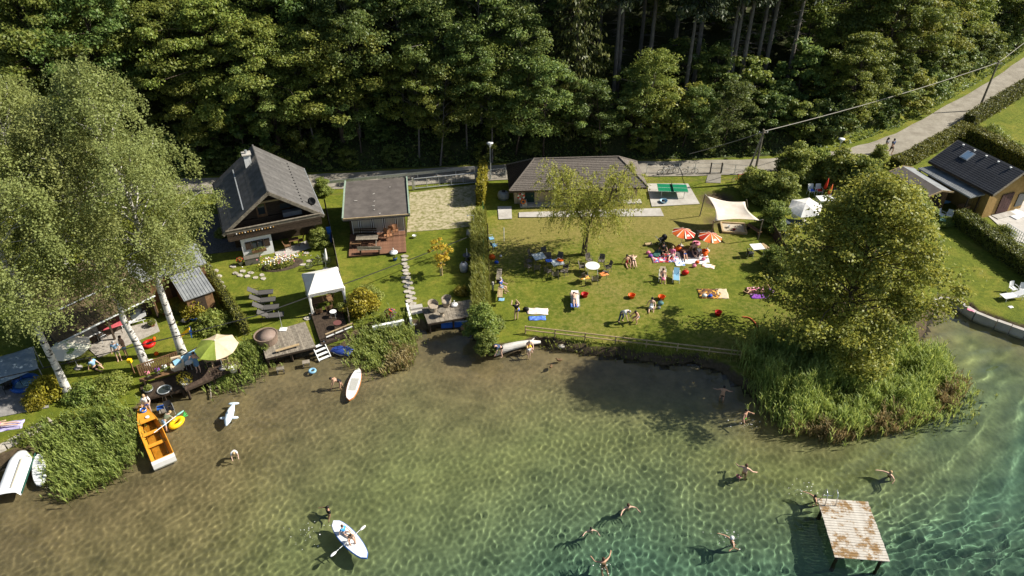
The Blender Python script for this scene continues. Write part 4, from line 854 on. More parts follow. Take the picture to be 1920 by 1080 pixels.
deck('plank_deck','weathered plank deck with the round hot tub',[P(486,628,.8),P(572,603,.8),P(592,650,.8),P(498,672,.8)],.8,24,wood_g)
deck('timber_jetty','grey timber deck on posts with the two rattan chairs',[P(791,577,.85),P(891,560,.85),P(897,590,.85),P(802,607,.85)],.85,12,wood_g)
deck('dark_deck','dark brown deck under the lime and beige parasol',[P(338,690,.85),P(432,655,.85),P(450,686,.85),P(347,731,.85)],.85,22,mat('dark_brown_decking',(.055,.036,.026),(.10,.07,.05),scale=4,rough=.7,bump=.2,rnd=.15),zb=-.3)
deck('lower_deck','narrow lower deck with the bench beside the picket rail',[P(262,722,.6),P(338,698,.6),P(345,730,.6),P(268,748,.6)],.6,14,wood_d,'u',zb=-.3)
deck('dark_terrace','dark timber terrace in front of the gazebo',[P(582,585,.75),P(640,575,.75),P(655,628,.75),P(602,645,.75)],.75,14,wood_d,zb=-.2)
rf=mat('sun_bleached_planks',(.44,.40,.34),(.56,.52,.45),scale=3,rough=.8,bump=.2)
def stain():
    n=rf.node_tree; L=n.links; b=n.nodes['Principled BSDF']; src=b.inputs['Base Color'].links[0].from_socket
    g=n.nodes.new('ShaderNodeNewGeometry'); no=n.nodes.new('ShaderNodeTexNoise'); no.inputs['Scale'].default_value=1.1; no.inputs['Detail'].default_value=9; no.inputs['Roughness'].default_value=.78; L.new(g.outputs['Position'],no.inputs['Vector'])
    r=n.nodes.new('ShaderNodeValToRGB'); r.color_ramp.elements[0].position=.485; r.color_ramp.elements[1].position=.555; L.new(no.outputs[0],r.inputs[0])
    mx=n.nodes.new('ShaderNodeMix'); mx.data_type='RGBA'; L.new(r.outputs[0],mx.inputs[0]); L.new(src,mx.inputs[6]); mx.inputs[7].default_value=(.25,.15,.06,1); L.new(mx.outputs[2],b.inputs['Base Color'])
stain()
def raft():
    t=thing('bathing_platform','bleached plank bathing platform on posts with a steel ladder','platform',(18.09,24.9,.5),-.09); pm=MB().box((0,0,0),(2.74,.145,.04)).mesh('plank',rf)
    for i in range(23): link('plank',pm,t,(random.uniform(-.02,.02),-1.80+.1645*i,random.uniform(-.008,.008)))
    for x in (-1.1,0,1.1): MB().box((x,0,-.09),(.1,3.7,.13)).build('beam',wood_d,t)
    for x in (-1.1,1.1):
        for y in (-1.6,1.5): MB().tube([(x,y,-.15),(x,y,-3.2)],.09,8).build('post',wood_d,t)
    ld=MB()
    for x in (-1.05,-.5): ld.tube([(x,1.45,.02),(x,1.55,.75),(x+.0,1.85,.85),(x,2.05,.55),(x,2.05,-1.0)],.025,6)
    lo=ld.build('ladder',mat('polished_steel',(.7,.7,.7),rough=.25,metal=.9),t,True)
    for k in range(4): MB().tube([(-1.05,2.05,-.8+.3*k),(-.5,2.05,-.8+.3*k)],.02,6).build('rung',steel,lo)
raft()
def water_steps(label,a,b,n,m,rail=True,z1=.75,z0=-.1,wd=.8):
    t=thing('steps',label,'steps',(a.x,a.y,0),ang(a,b)); L=(b-a).length
    for k in range(n): MB().box((L*(k+.5)/n,0,z1+(z0-z1)*(k+.5)/n),(L/n*.8,wd,.05)).build('tread',m,t)
    for s in (-1,1):
        MB().beam((0,s*(wd/2+.03),z1),(L,s*(wd/2+.03),z0),.05,.16).build('stringer',m,t)
    return t
water_steps('white painted steps from the dark terrace into the lake',P(596,645,.7),P(606,668,.0),4,white); 
t=thing('garden_steps','grey steps beside the white wall by the timber jetty','steps',P(782,590,.1),ang(P(782,590),P(790,620)))
for k in range(4): MB().box((-.2+.42*k,0,.55-.17*k),(.44,.95,.16)).build('step',concrete,t)
MB().box((.4,-.62,.38),(2.0,.16,.75)).build('cheek_wall',whitep,t)
t=thing('low_wall','low white garden wall above the reeds','wall',P(700,618,.4),ang(P(700,618,.4),P(757,606,.4))); MB().box((1.1,0,.08),(2.2,.16,.36)).build('wall',whitep,t); MB().box((1.1,0,.28),(2.3,.22,.05)).build('coping',whitep,t)
# concrete kerb of the bay and stone wall by the boats
def wall_line(label,pts,h,wd,m,name,z0):
    t=thing(name,label,'wall',(pts[0].x,pts[0].y,0),0); o=pts[0]
    for a,b in zip(pts[:-1],pts[1:]):
        L=(b-a).length; n=max(1,round(L/1.0))
        for k in range(n):
            p=a.lerp(b,k/n)-o; q=a.lerp(b,(k+1)/n)-o; j=random.uniform(-.02,.02); e=(q-p).normalized()*.02
            MB().beam(Vector((p.x,p.y,z0+h/2+j))+e,Vector((q.x,q.y,z0+h/2+j))-e,wd+random.uniform(-.03,.03),h).build('stone_block',m,t)
    return t
wall_line('concrete kerb wall round the bay below the lawn',[P(a,b,.55) for a,b in ((1752,566),(1764,559),(1792,562),(1830,586),(1870,602),(1925,621),(2000,650))],1.3,.30,concrete,'kerb_wall',-.68)
wall_line('rough stone wall above the two white boats',[P(a,b,.6) for a,b in ((-60,868),(10,836),(60,808),(96,787))],1.0,.55,stone,'stone_wall',-.3)
# ================================================================ garden and beach things
def colm(name,c,c2=None,**k): return mat(name,lin(c),lin(c2) if c2 else None,**{**dict(rough=.7,scale=6),**k})
orange=colm('orange_plastic_b',(225,95,20),rough=.45); red=colm('red_plastic_b',(190,30,25),rough=.45); yellow=colm('yellow_vinyl',(240,190,30),rough=.35); green=colm('green_vinyl',(60,150,70),rough=.35)
ltblue=colm('light_blue_vinyl',(130,175,200),rough=.35); blue=colm('blue_cloth',(40,80,190),(70,110,210)); pink=colm('pink_cloth',(215,110,140),(235,160,175)); purple=colm('purple_cloth',(110,50,150),(150,90,180)); lime=colm('lime_canvas',(140,155,62),(152,166,75),rough=.9); beige=colm('beige_canvas',(196,178,148),(208,190,162),rough=.9)
teal=colm('teal_green_paint',(20,110,75),(28,125,88),rough=.5); cloth_g=colm('grey_mesh_fabric',(70,68,66),(95,92,88),scale=60,rough=.8); navy=colm('navy_cloth',(25,30,55),(40,45,75)); blackc=colm('black_cloth',(18,18,20),(35,35,38))
def chair(name,label,px,py,rz,fm,sm=None,cat='chair',arms=True,h=.42,s=1.,group=None,loc=None,z=None):
    sm=sm or fm; loc=loc or (P(px,py,.5) if z is None else P(px,py,z)); loc=Vector(loc)
    t=thing(name,label,cat,loc,rz,group,s)
    MB().box((0,0,h),(.46,.44,.04)).build('seat',sm,t)
    MB().sheet(4,3,lambda u,v:((u-.5)*.44,.20+.12*v+.04*(1-(2*u-1)**2),h+.06+.40*v),.03).build('backrest',sm,t)
    for x in (-.21,.21):
        for y in (-.2,.2): MB().tube([(x*1.08,y*1.1,0),(x,y,h)],.018,5).build('leg',fm,t)
        if arms: MB().tube([(x*1.12,-.2,h),(x*1.15,-.19,h+.2),(x*1.15,.2,h+.23)],.018,5).build('armrest',fm,t)
    return t
def table(name,label,px,py,rz,L,W,m,h=.72,round_=False,fm=None,z=.5,loc=None):
    fm=fm or m; t=thing(name,label,'table',loc or P(px,py,z),rz)
    if round_: MB().lathe([(0,h-.035),(L/2-.01,h-.035),(L/2,h-.02),(L/2-.005,h),(0,h)],20).build('table_top',m,t)
    else: MB().box((0,0,h-.02),(L,W,.04)).build('table_top',m,t)
    k=.34 if round_ else .44
    for x in (-1,1):
        for y in (-1,1): MB().tube([(x*L*k,y*W*k,0),(x*L*k*.95,y*W*k*.95,h-.03)],.022,5).build('leg',fm,t)
    return t
def towel(label,px,py,rz,L,W,m,name='towel',z=.5,n=10,cat=None):
    g=random.random()*6; p=P(px,py,z); mb=MB(); mb.sheet(n,8,lambda u,v:((u-.5)*L+.02*math.sin(v*9+g),(v-.5)*W+.02*math.sin(u*11+g),.035+.014*math.sin(u*13+g)*math.cos(v*11+g)),.02)
    return tag(mb.build(name,m,None,True,p,rz),label,cat or name)
def checker(name,c1,c2,c3,sx=6,sy=4):
    """woven pattern in the cloth"""
    if name in _M: return _M[name]
    m=bpy.data.materials.new(name); m.use_nodes=True; n=m.node_tree; L=n.links; b=n.nodes['Principled BSDF']; b.inputs['Roughness'].default_value=.9
    tc=n.nodes.new('ShaderNodeTexCoord'); vo=n.nodes.new('ShaderNodeTexVoronoi'); vo.inputs['Scale'].default_value=sx; L.new(tc.outputs['Object'],vo.inputs['Vector'])
    r=n.nodes.new('ShaderNodeValToRGB'); r.color_ramp.interpolation='CONSTANT'; r.color_ramp.elements[0].color=(*lin(c1),1); r.color_ramp.elements[1].color=(*lin(c2),1); r.color_ramp.elements[1].position=.4; e=r.color_ramp.elements.new(.7); e.color=(*lin(c3),1)
    sp=n.nodes.new('ShaderNodeSeparateColor'); L.new(vo.outputs['Color'],sp.inputs[0]); L.new(sp.outputs[0],r.inputs[0]); L.new(r.outputs[0],b.inputs['Base Color']); _M[name]=m; return m
def parasol(label,px,py,rad,h,cols,n=8,z=.5,tilt=(0,0),drop=.5,base=True,band=None,loc=None,rz=0):
    t=thing('parasol',label,'parasol',loc or P(px,py,z),rz); M=Euler((tilt[0],tilt[1],0)).to_matrix(); top=Vector((0,0,h))
    MB().tube([(0,0,0),M@Vector((0,0,h+.05)) if any(tilt) else (0,0,h+.05)],.022,6).build('pole',steel,t)
    tp=M@Vector((0,0,h)) if any(tilt) else top
    for k in range(n):
        a0=2*PI*k/n; a1=2*PI*(k+1)/n; rows=5; mb=MB()
        def fn(u,v,a0=a0,a1=a1):
            p=Vector((math.cos(a0),math.sin(a0),0)).lerp(Vector((math.cos(a1),math.sin(a1),0)),u)*rad*v; zz=-drop*v**1.35-.06*math.sin(u*PI)*v*v
            return tp+M@Vector((p.x,p.y,zz))
        mb.sheet(4,rows,fn,.012); o=mb.build('canopy_panel',cols[k%len(cols)],t)
        if band:
            e=MB(); e.sheet(1,rows,lambda u,v,a0=a0:tp+M@(Vector((math.cos(a0+(u-.5)*.13),math.sin(a0+(u-.5)*.13),0))*rad*v*1.005+Vector((0,0,-drop*v**1.35+.02))),.008); e.build('rib_band',band,o)
            if k%4==2:
                lg=MB(); am=(a0+a1)/2; lg.sheet(6,3,lambda u,v,am=am:tp+M@(Vector((math.cos(am+(u-.5)*.42),math.sin(am+(u-.5)*.42),0))*rad*(.60+.17*v)*.97+Vector((0,0,-drop*(.60+.17*v)**1.35-.03))),.006); lg.build('printed_emblem',band,o)
        MB().tube([tp+M@Vector((0,0,-.04)),tp+M@Vector((math.cos(a0)*rad,math.sin(a0)*rad,-drop-.01))],.008,4).build('rib',steel,t)
    MB().lathe([(.03,h),(.035,h+.06),(0,h+.1)],8).build('finial',white,t) if not any(tilt) else None
    if base: MB().lathe([(.0,0),(.26,0),(.26,.06),(.06,.10),(.05,.3),(0,.3)],14).build('base',concrete,t,True)
    return t
def closed_parasol(label,px,py,h,m,z=.5,tilt=.0,rz=0):
    t=thing('folded_parasol',label,'parasol',P(px,py,z),rz); d=Vector((math.sin(tilt),0,math.cos(tilt)))
    MB().tube([(0,0,0),d*h],.02,6).build('pole',steel,t); MB().tube([d*h*.42,d*h*.55,d*h*.8,d*h*.99],[.13,.15,.09,.03],9).build('canopy',m,t,True); MB().lathe([(0,0),(.22,0),(.22,.06),(0,.08)],12).build('base',concrete,t); return t
def lounger(name,label,px,py,rz,fm,sm,up=.35,L=1.9,W=.62,h=.34,z=.5,group=None):
    t=thing(name,label,'sun lounger',P(px,py,z),rz,group); k=.42
    MB().box((L*(.5-k/2)*-1+L*.5-L*(1-k)*.5+.0,0,h),(L*(1-k),W-.08,.035)).build('seat',sm,t) if False else MB().box((-L*.5+L*(1-k)*.5,0,h),(L*(1-k),W-.08,.035)).build('seat',sm,t)
    x0=-L*.5+L*(1-k); MB().slab([(x0,-W/2+.04,h+.02),(x0,W/2-.04,h+.02),(x0+L*k*math.cos(up),W/2-.04,h+.02+L*k*math.sin(up)),(x0+L*k*math.cos(up),-W/2+.04,h+.02+L*k*math.sin(up))],.035).build('backrest',sm,t)
    for y in (-W/2,W/2): MB().tube([(-L/2,y,h),(L*.42,y,h)],.022,5).build('rail',fm,t)
    for x in (-L*.42,L*.32):
        for y in (-W/2,W/2): MB().tube([(x,y,0),(x,y,h)],.022,5).build('leg',fm,t)
    for y in (-W/2,W/2): MB().tube([(x0-.1,y,h),(x0-.05,y,h+.2),(x0+.35,y,h+.22),(x0+.4,y,h)],.018,5).build('armrest',fm,t)
    return t
def bench(label,px,py,rz,L,m,back=False,z=.5,n=4):
    t=thing('bench',label,'bench',P(px,py,z),rz)
    for k in range(n): MB().box((0,-.2+.4*(k+.5)/n,.44),(L,.4/n-.02,.04)).build('slat',m,t)
    for x in (-L*.4,L*.4): MB().box((x,0,.21),(.08,.36,.42)).build('leg',wood_d,t)
    if back:
        for k in range(2): MB().box((0,.26+.02*k,.62+.16*k),(L,.03,.11)).build('back_slat',m,t)
    return t
def pot(label,px,py,r,h,m,lm=None,lr=.35,z=.5,seed=1,flowers=None,name='flower_pot'):
    t=thing(name,label,'pot',P(px,py,z),0); MB().lathe([(0,0),(r*.75,0),(r,h),(r*1.08,h),(r*1.08,h-.04),(r*.9,h-.06),(0,h-.06)],14).build('pot',m,t,True)
    if lm:
        g=np.random.default_rng(seed); link('plant',leafobj('pot_plant',clump((0,0,h+lr*.45),(lr,lr,lr*.7),260,.13,g),lm),t)
        if flowers: 
            for q,f in enumerate(flowers): link('blossom',leafobj('pot_blossom',clump((0,0,h+lr*.6),(lr*1.02,lr*1.02,lr*.7),60,.09,np.random.default_rng(seed+9+q),asp=1,shell=.9),f),t)
    return t
def ball(label,px,py,r,m,z=.5,name='ball'): return tag(MB().ball((0,0,r),r,n=14,k=8).build(name,m,None,True,P(px,py,z)),label,'ball')
def bag(label,px,py,m,s=.3,rz=0,name='bag',z=.5):
    t=thing(name,label,'bag',P(px,py,z),rz); MB().ball((0,0,s*.42),s*.62,s*.4,s*.46,10,6).build('body',m,t,True); MB().ring((0,0,s*.9),s*.28,s*.035,12,4,Euler((PI/2,0,0)).to_matrix()).build('handle',m,t); return t
def swimring(label,px,py,r,m,z=.5): return tag(MB().ring((0,0,r*.3),r*.7,r*.3,16,8).build('swim_ring',m,None,True,P(px,py,z)),label,'swim ring')
def tub(label,px,py,r,h,m,z=.5):
    t=thing('plastic_tub',label,'tub',P(px,py,z),random.random()*6); MB().lathe([(0,.01),(r*.8,.01),(r,h),(r*1.06,h),(r*.93,h-.02),(r*.72,.04),(0,.04)],16).build('tub',m,t,True)
    for s in (-1,1): MB().ring((s*r*1.05,0,h-.02),.06,.015,8,4).build('handle',m,t)
    return t
def bicycle(label,px,py,rz,fm,z=.5,lean=.12):
    t=thing('bicycle',label,'bicycle',P(px,py,z),rz); t.rotation_euler=(lean,0,rz); X=Matrix.Rotation(PI/2,3,'X')
    for x in (-.52,.52):
        wl=MB().ring((x,0,.34),.32,.022,18,5,X).build('wheel',dark,t); sp=MB()
        for k in range(8): a=k*PI/8; sp.tube([(x+.31*math.cos(a),0,.34+.31*math.sin(a)),(x-.31*math.cos(a),0,.34-.31*math.sin(a))],.004,3)
        sp.build('spokes',steel,wl)
    f=MB(); 
    for a,b in (((-.52,0,.34),(-.08,0,.32)),((-.08,0,.32),(.38,0,.72)),((-.08,0,.32),(-.22,0,.80)),((-.22,0,.78),(.38,0,.74)),((-.52,0,.34),(-.2,0,.72)),((.52,0,.34),(.36,0,.86))): f.tube([a,b],.018,5)
    f.build('frame',fm,t); MB().ball((-.24,0,.86),.13,.07,.035,8,5).build('saddle',dark,t,True); MB().tube([(.30,-.26,.93),(.36,0,.90),(.30,.26,.93)],.014,5).build('handlebar',steel,t); return t
# ---- beach lawn, left part
chair('garden_chair','white blue folding chair by the grass hedge',926,468,2.2,steel,ltblue); chair('garden_chair','second pale folding chair behind the orange bag',921,455,1.9,steel,ltblue)
bag('orange bag lying beside the pale folding chairs',922,486,orange,.5); bag('small blue bag beside the orange one',931,494,blue,.3); ball('small white ball on the grass by the orange bag',939,482,.11,white)
bench('slatted wooden bench without occupant beside the grass hedge',936,523,R(88),1.5,wood_g); bench('pale slatted bench with the seated person in blue',938,556,R(88),1.4,wood_l)
towel('light blue towel over the end of the pale slatted bench',940,562,R(88),.35,.42,ltblue,z=.97)
t=thing('fence','brown board fence with green netting beside the grass hedge','fence',P(914,440),ang(P(914,440),P(917,545))); Lf=(P(917,545)-P(914,440)).length
for k in range(5): MB().box((Lf*k/4,0,.55),(.1,.1,1.1)).build('post',wood_d,t)
for k in range(3): MB().box((Lf/2,.06,.25+.32*k),(Lf,.03,.22)).build('board',wood_d,t)
t=thing('netting_fence','green wire netting fence between the grass hedge and the beach lawn','fence',P(906,400),ang(P(906,400),P(909,600))); Lf=(P(909,600)-P(906,400)).length
for k in range(8): MB().tube([(Lf*k/7,0,0),(Lf*k/7,0,1.25)],.025,5).build('post',teal,t)
for k in range(6): MB().tube([(0,0,.1+.22*k),(Lf,0,.1+.22*k)],.008,3).build('wire',teal,t)
MB().tube([(0,0,0),(0,0,.8)],.09,10).build('concrete_post',concrete,None,True,P(924,545)); tag(bpy.data.objects['concrete_post'],'short grey concrete post at the end of the board fence','post')
tag(MB().tube([(0,0,0),(0,0,1.3)],.03,6).build('white_post',white,None,False,P(945,452)),'thin white post on the lawn near the netting fence','post')
MB().tube([(0,0,0),(.1,-.9,.1)],.07,7).build('log',wood_l,None,False,P(914,565,.55)); tag(bpy.data.objects['log'],'pale log lying below the board fence','log')
# glass tables with rattan chairs
table('garden_table','square glass table with the blue draped chair next to it',1010,494,.35,.95,.9,colm('frosted_glass',(188,198,200),(205,212,212),rough=.15),fm=greyp); table('garden_table','square glass table in front of the orange draped chair',1044,505,.35,.95,.9,_M['frosted_glass'],fm=greyp)
for i,(a,b,r) in enumerate([(991,497,1.9),(997,486,1.2),(1019,484,0),(1007,510,3.2),(990,507,2.4),(1027,516,2.3),(1041,522,3.3),(1060,507,4.6),(1057,517,4.0)]): chair('rattan_chair','dark rattan chair at the two square glass tables',a,b,r,greyp,group='rattan chairs at the glass tables')
chair('rattan_chair','dark rattan chair draped with a blue towel',1029,494,.1,greyp); towel('blue towel hung over a rattan chair',1029,489,.2,.5,.42,blue,z=1.3)
chair('rattan_chair','dark rattan chair draped with an orange towel',1049,493,-.3,greyp); towel('orange towel hung over a rattan chair',1050,488,-.5,.5,.35,orange,z=1.3)
table('round_table','round white garden table on the beach lawn',1110,512,0,1.15,1.15,white,round_=True)
for i,(a,b,r) in enumerate([(1091,508,1.5),(1104,495,.4),(1127,497,-.3),(1139,508,-1.2),(1115,531,3.1)]): chair('rattan_chair','brown rattan chair round the white table',a,b,r,greyp,rattan if i==4 else greyp,group='rattan chairs round the white table')
chair('rattan_chair','rattan chair covered with an orange towel at the round white table',1134,519,-2.0,greyp); towel('orange towel on the chair at the round white table',1132,514,.4,.6,.5,colm('orange_towel',(220,120,60),(235,150,90)),z=1.0)
chair('rattan_chair','rattan chair covered with a yellow striped towel at the round white table',1097,527,2.4,greyp); towel('yellow striped towel on the rattan chair',1096,521,.3,.7,.4,checker('yellow_stripes',(225,170,70),(240,220,180),(200,120,60)),z=1.0)
towel('patterned pink and white towel next to a blue one',1008,584,-.05,1.55,.75,checker('pink_pattern',(235,215,200),(225,190,180),(240,230,220),5)); towel('blue patterned towel below the pink and white one',1007,597,.05,1.25,.5,checker('blue_pattern',(80,120,200),(110,150,220),(60,90,180),8)); bag('dark bag at the head of the pink towel',986,583,blackc,.4)
lounger('sun_lounger','white lounger with a person lying face down',1078,567,R(88),steel,white,.1,1.9,.62); towel('blue towel at the foot of the white lounger',1077,573,R(0),.55,.45,_M['blue_pattern'],z=.9)
def bucket_ball(label,px,py,m): return tub(label,px,py,.26,.28,m)
bucket_ball('round red plastic tub beside the white lounger',1096,556,red); bucket_ball('orange plastic tub standing alone on the lawn',1184,558,orange); bucket_ball('orange plastic tub beside the sitting woman in white',1240,561,orange); bucket_ball('red plastic tub lying in the tree shade',1346,590,red)
# rail fence along the shore
a=P(985,625); b=P(1388,672); t=thing('rail_fence','low wooden rail fence along the shore of the beach lawn','fence',(a.x,a.y,.45),ang(a,b)); Lf=(b-a).length
for k in range(8): MB().tube([(Lf*k/7,0,-.1),(Lf*k/7,0,.72)],.05,7).build('post',wood_l,t)
for z in (.36,.68): MB().tube([(0,0,z),(Lf,0,z)],.045,7).build('rail',wood_l,t)
# bleached trunk at the water's edge
t=thing('driftwood_log','long bleached tree trunk lying at the water edge','log',P(928,664,.15),ang(P(928,664),P(1012,642))); MB().tube([(0,0,.1),(.9,.12,.2),(1.8,.05,.24),(2.7,.0,.2),(3.4,-.1,.12)],[.26,.30,.26,.20,.09],9).build('trunk',mat('bleached_wood',(.48,.45,.40),(.62,.59,.54),scale=3,stretch=(.5,2,2),rough=.85,bump=.6),t,True)
MB().tube([(2.6,0,.2),(3.2,.35,.3)],[.07,.03],6).build('branch_stub',_M['bleached_wood'],t)
tag(MB().ball((0,0,.05),.3,.2,.14,9,6).build('boulder',stone,None,True,P(1052,650,.1)),'pale boulder on the shore at the end of the bleached trunk','rock')
# ---- picnic group under the red parasols
pw=colm('parasol_white',(240,225,205)); po=colm('parasol_orange',(232,100,40),(240,125,60)); pr=colm('parasol_red',(205,50,30),(215,70,45))
parasol('red and orange parasol with white ribs nearest the dark pram',1276,462,.98,1.65,[po,po,pr,pr],8,band=pw,drop=.38,tilt=(-.05,.08)); parasol('red and orange parasol with white ribs by the shade sail post',1325,470,.98,1.65,[pr,po,po,po],8,band=pw,drop=.38,tilt=(-.05,.08))
towel('tartan picnic blanket with people in the parasol shade',1246,484,.08,2.2,1.3,checker('tartan',(190,60,60),(90,110,170),(225,215,205),7),'picnic_blanket',cat='blanket'); towel('dark blue striped blanket under the red parasol',1288,478,-.05,1.9,1.25,colm('dark_stripe_blanket',(60,70,90),(120,105,90),scale=3,stretch=(6,.3,1)),'picnic_blanket',cat='blanket')
towel('white sheet edge round the dark striped blanket',1300,486,-.05,2.5,1.5,white,'picnic_blanket',z=.48,cat='blanket'); towel('white and blue towel in front of the tartan blanket',1274,494,.1,.75,.75,checker('white_blue',(225,232,240),(235,238,245),(90,130,200),4)); towel('crumpled white towel beside the picnic blankets',1328,499,-.4,1.0,.55,checker('white_floral',(232,225,215),(240,235,228),(220,170,130),6))
towel('green camping mat on the tartan blanket',1233,475,1.0,1.2,.55,colm('green_mat',(45,85,75),(60,100,90)),'camping_mat',z=.55,cat='mat')
towel('checked blanket in the shade of the sail',1323,438,.0,1.5,1.1,checker('check_blanket',(170,130,80),(120,60,60),(190,180,150),7),'picnic_blanket',cat='blanket')
for a,b,m,l in ((1215,476,pink,'pink towel heap left of the tartan blanket'),(1219,482,purple,'small purple flip flops left of the tartan blanket'),(1301,501,pink,'pink towel bundle below the white sheet'),(1307,494,orange,'orange beach shoe by the white sheet'),(1322,480,orange,'orange sun hat right of the white sheet'),(1319,488,pink,'pink sandals right of the white sheet')): bag(l,a,b,m,.32,name='towel_bundle' if 'towel' in l else 'beach_shoes' if 'shoe' in l or 'sandal' in l or 'flip' in l else 'sun_hat')
bag('orange cool bag between the two picnic blankets',1271,470,orange,.48); bag('red bag beside the pale reclining chair',1284,515,red,.5); tag(MB().ring((0,0,.1),.25,.1,14,8).build('swim_ring',pink,None,True,P(1305,458)),'pink swim ring in the sail shade','swim ring'); swimring('orange swim ring right of the parasol pole',1321,473,.34,orange)
t=thing('pram','black pram on the lawn beside the red parasols','pram',P(1240,460),.5); MB().ball((0,0,.62),.42,.25,.2,10,6).build('carrycot',blackc,t,True); MB().ball((.22,0,.75),.24,.26,.26,10,6).build('hood',blackc,t,True); MB().tube([(-.3,-.22,.6),(-.6,-.2,.98),(-.6,.2,.98),(-.3,.22,.6)],.018,5).build('handle',steel,t)
for x,y in ((-.32,-.25),(-.32,.25),(.34,-.22),(.34,.22)): MB().ring((x,y,.16),.13,.03,12,5,Matrix.Rotation(PI/2,3,'X')).build('wheel',dark,t)
MB().tube([(-.32,0,.2),(.34,0,.5)],.02,5).build('frame',steel,t)
t=thing('fallen_kick_bike','pale wooden cart lying left of the pram','cart',P(1216,460),.2); MB().box((0,0,.14),(.6,.3,.06)).build('board',wood_l,t); [MB().ring((x,.18,.12),.11,.02,10,4,Matrix.Rotation(PI/2,3,'X')).build('wheel',dark,t) for x in (-.22,.22)]
for a,b,m,l in ((1241,521,beige,'reclining chair with a beige cover on the open lawn'),(1267,523,ltblue,'reclining chair with a white and blue cover on the open lawn')):
    lounger('reclining_chair',l,a,b,R(80),white,m,.75,1.35,.5)
bag('pink beach bag on the foot of the beige reclining chair',1243,526,pink,.3,z=.85)
towel('brown and yellow patterned blanket on the lawn',1330,551,-.04,1.7,1.25,checker('brown_yellow',(120,80,40),(215,160,60),(60,45,35),7),'picnic_blanket',cat='blanket'); towel('plain cream towel beside the brown and yellow blanket',1354,551,-.06,.85,1.25,beige); bag('white bag on the brown and yellow blanket',1320,557,white,.35); bag('blue bag at the edge of the brown and yellow blanket',1331,557,blue,.3)
towel('pink blanket in the half shade of the big alder',1419,545,.1,1.5,.9,checker('pink_purple',(220,140,160),(150,60,120),(235,190,195),5),'picnic_blanket',cat='blanket'); towel('purple blanket in front of the pink one',1424,555,.0,1.4,.7,purple,'picnic_blanket',cat='blanket'); bag('purple bag beside the purple blanket',1443,550,purple,.5)
def hose(label,px,m,r=.025):
    pts=smooth_line([P(a,b,.53) for a,b in px],5); return tag(MB().tube(pts,r,5).build('garden_hose',m),label,'hose')
hose('curved orange foam noodle lying in the alder shade',[(1392,594),(1405,596),(1415,604),(1420,613)],colm('orange_foam',(190,95,60)),.05); hose('yellow hose by the white table',[(1426,492),(1436,498),(1437,506),(1430,508)],colm('yellow_hose',(205,190,90)),.035); hose('yellow hose under the alder',[(1446,546),(1462,550),(1470,560),(1474,572)],_M['yellow_hose'],.035)
table('garden_table','white square table by the board fence',1417,476,.15,1.0,.9,white,fm=steel); bench('slatted bench beside the white square table',1438,474,R(115),1.6,wood_l); chair('folding_chair','thin steel folding chair at the white square table',1405,482,1.6,steel,blackc); bag('pink ball shaped bag under the table by the fence',1435,490,pink,.35)
a=P(1432,415); b=P(1482,505); t=thing('board_fence','dark board fence between shade sail and alder','fence',(a.x,a.y,.5),ang(a,b)); Lf=(b-a).length
for k in range(int(Lf/.16)): MB().box((.08+.16*k,0,.55),(.145,.025,1.1+random.uniform(-.02,.02))).build('board',wood_d,t)
for k in range(5): MB().box((Lf*k/4,.06,.58),(.09,.09,1.16)).build('post',wood_g,t)
# shade sail
def sail():
    c=[P(1325,367,2.75),P(1397,378,2.5),P(1424,413,2.55),P(1341,414,2.35)]; o=P(1312,406); t=thing('shade_sail','cream shade sail stretched between leaning posts','shade sail',(0,0,0)); mid=sum(c,Vector())/4
    def fn(u,v):
        p=c[0].lerp(c[1],u).lerp(c[3].lerp(c[2],u),v); du=u*(1-u)*4; dv=v*(1-v)*4; e=(mid-p)
        k=.20*max(du*(1-dv),dv*(1-du)); return p+e*k+Vector((0,0,-.22*du*dv-.05*du))
    MB().sheet(14,14,fn,.012).build('cloth',canvas,t,True)
    for p,q in ((P(1312,405,.5),c[0]+Vector((-.12,.05,.12))),(P(1333,443,.5),c[3]+Vector((-.15,-.1,.1))),(P(1421,449,.5),c[2]+Vector((.25,-.05,.1))),(P(1402,392,.5),c[1]+Vector((.15,.15,.1)))): MB().tube([p,q],.05,7).build('post',wood_g,t)
    for p,q in ((c[0],c[0]+Vector((-.12,.05,.12))),(c[2],c[2]+Vector((.25,-.05,.1)))): MB().tube([p,q],.012,4).build('rope',white,t)
sail()
t=thing('sandpit','sandpit with a pale wooden kerb below the shade sail','sandpit',P(1375,429),-.12); MB().box((0,0,.04),(1.9,1.5,.06)).build('sand',mat('sand',(.42,.36,.27),(.52,.46,.36),scale=8,rough=1),t)
for x,y,l,r in ((0,-.8,2.1,0),(0,.8,2.1,0),(-1.0,0,1.5,PI/2),(1.0,0,1.5,PI/2)): MB().box((x,y,.09),(l,.14,.18),rz=r).build('kerb_board',wood_l,t)
tub('small white bucket in the sandpit',1366,427,.12,.2,white,.56); tub('small red bucket in the sandpit',1376,432,.1,.16,red,.56)
bench('wooden bench under the corner of the shade sail',1412,436,R(115),1.6,wood_b)
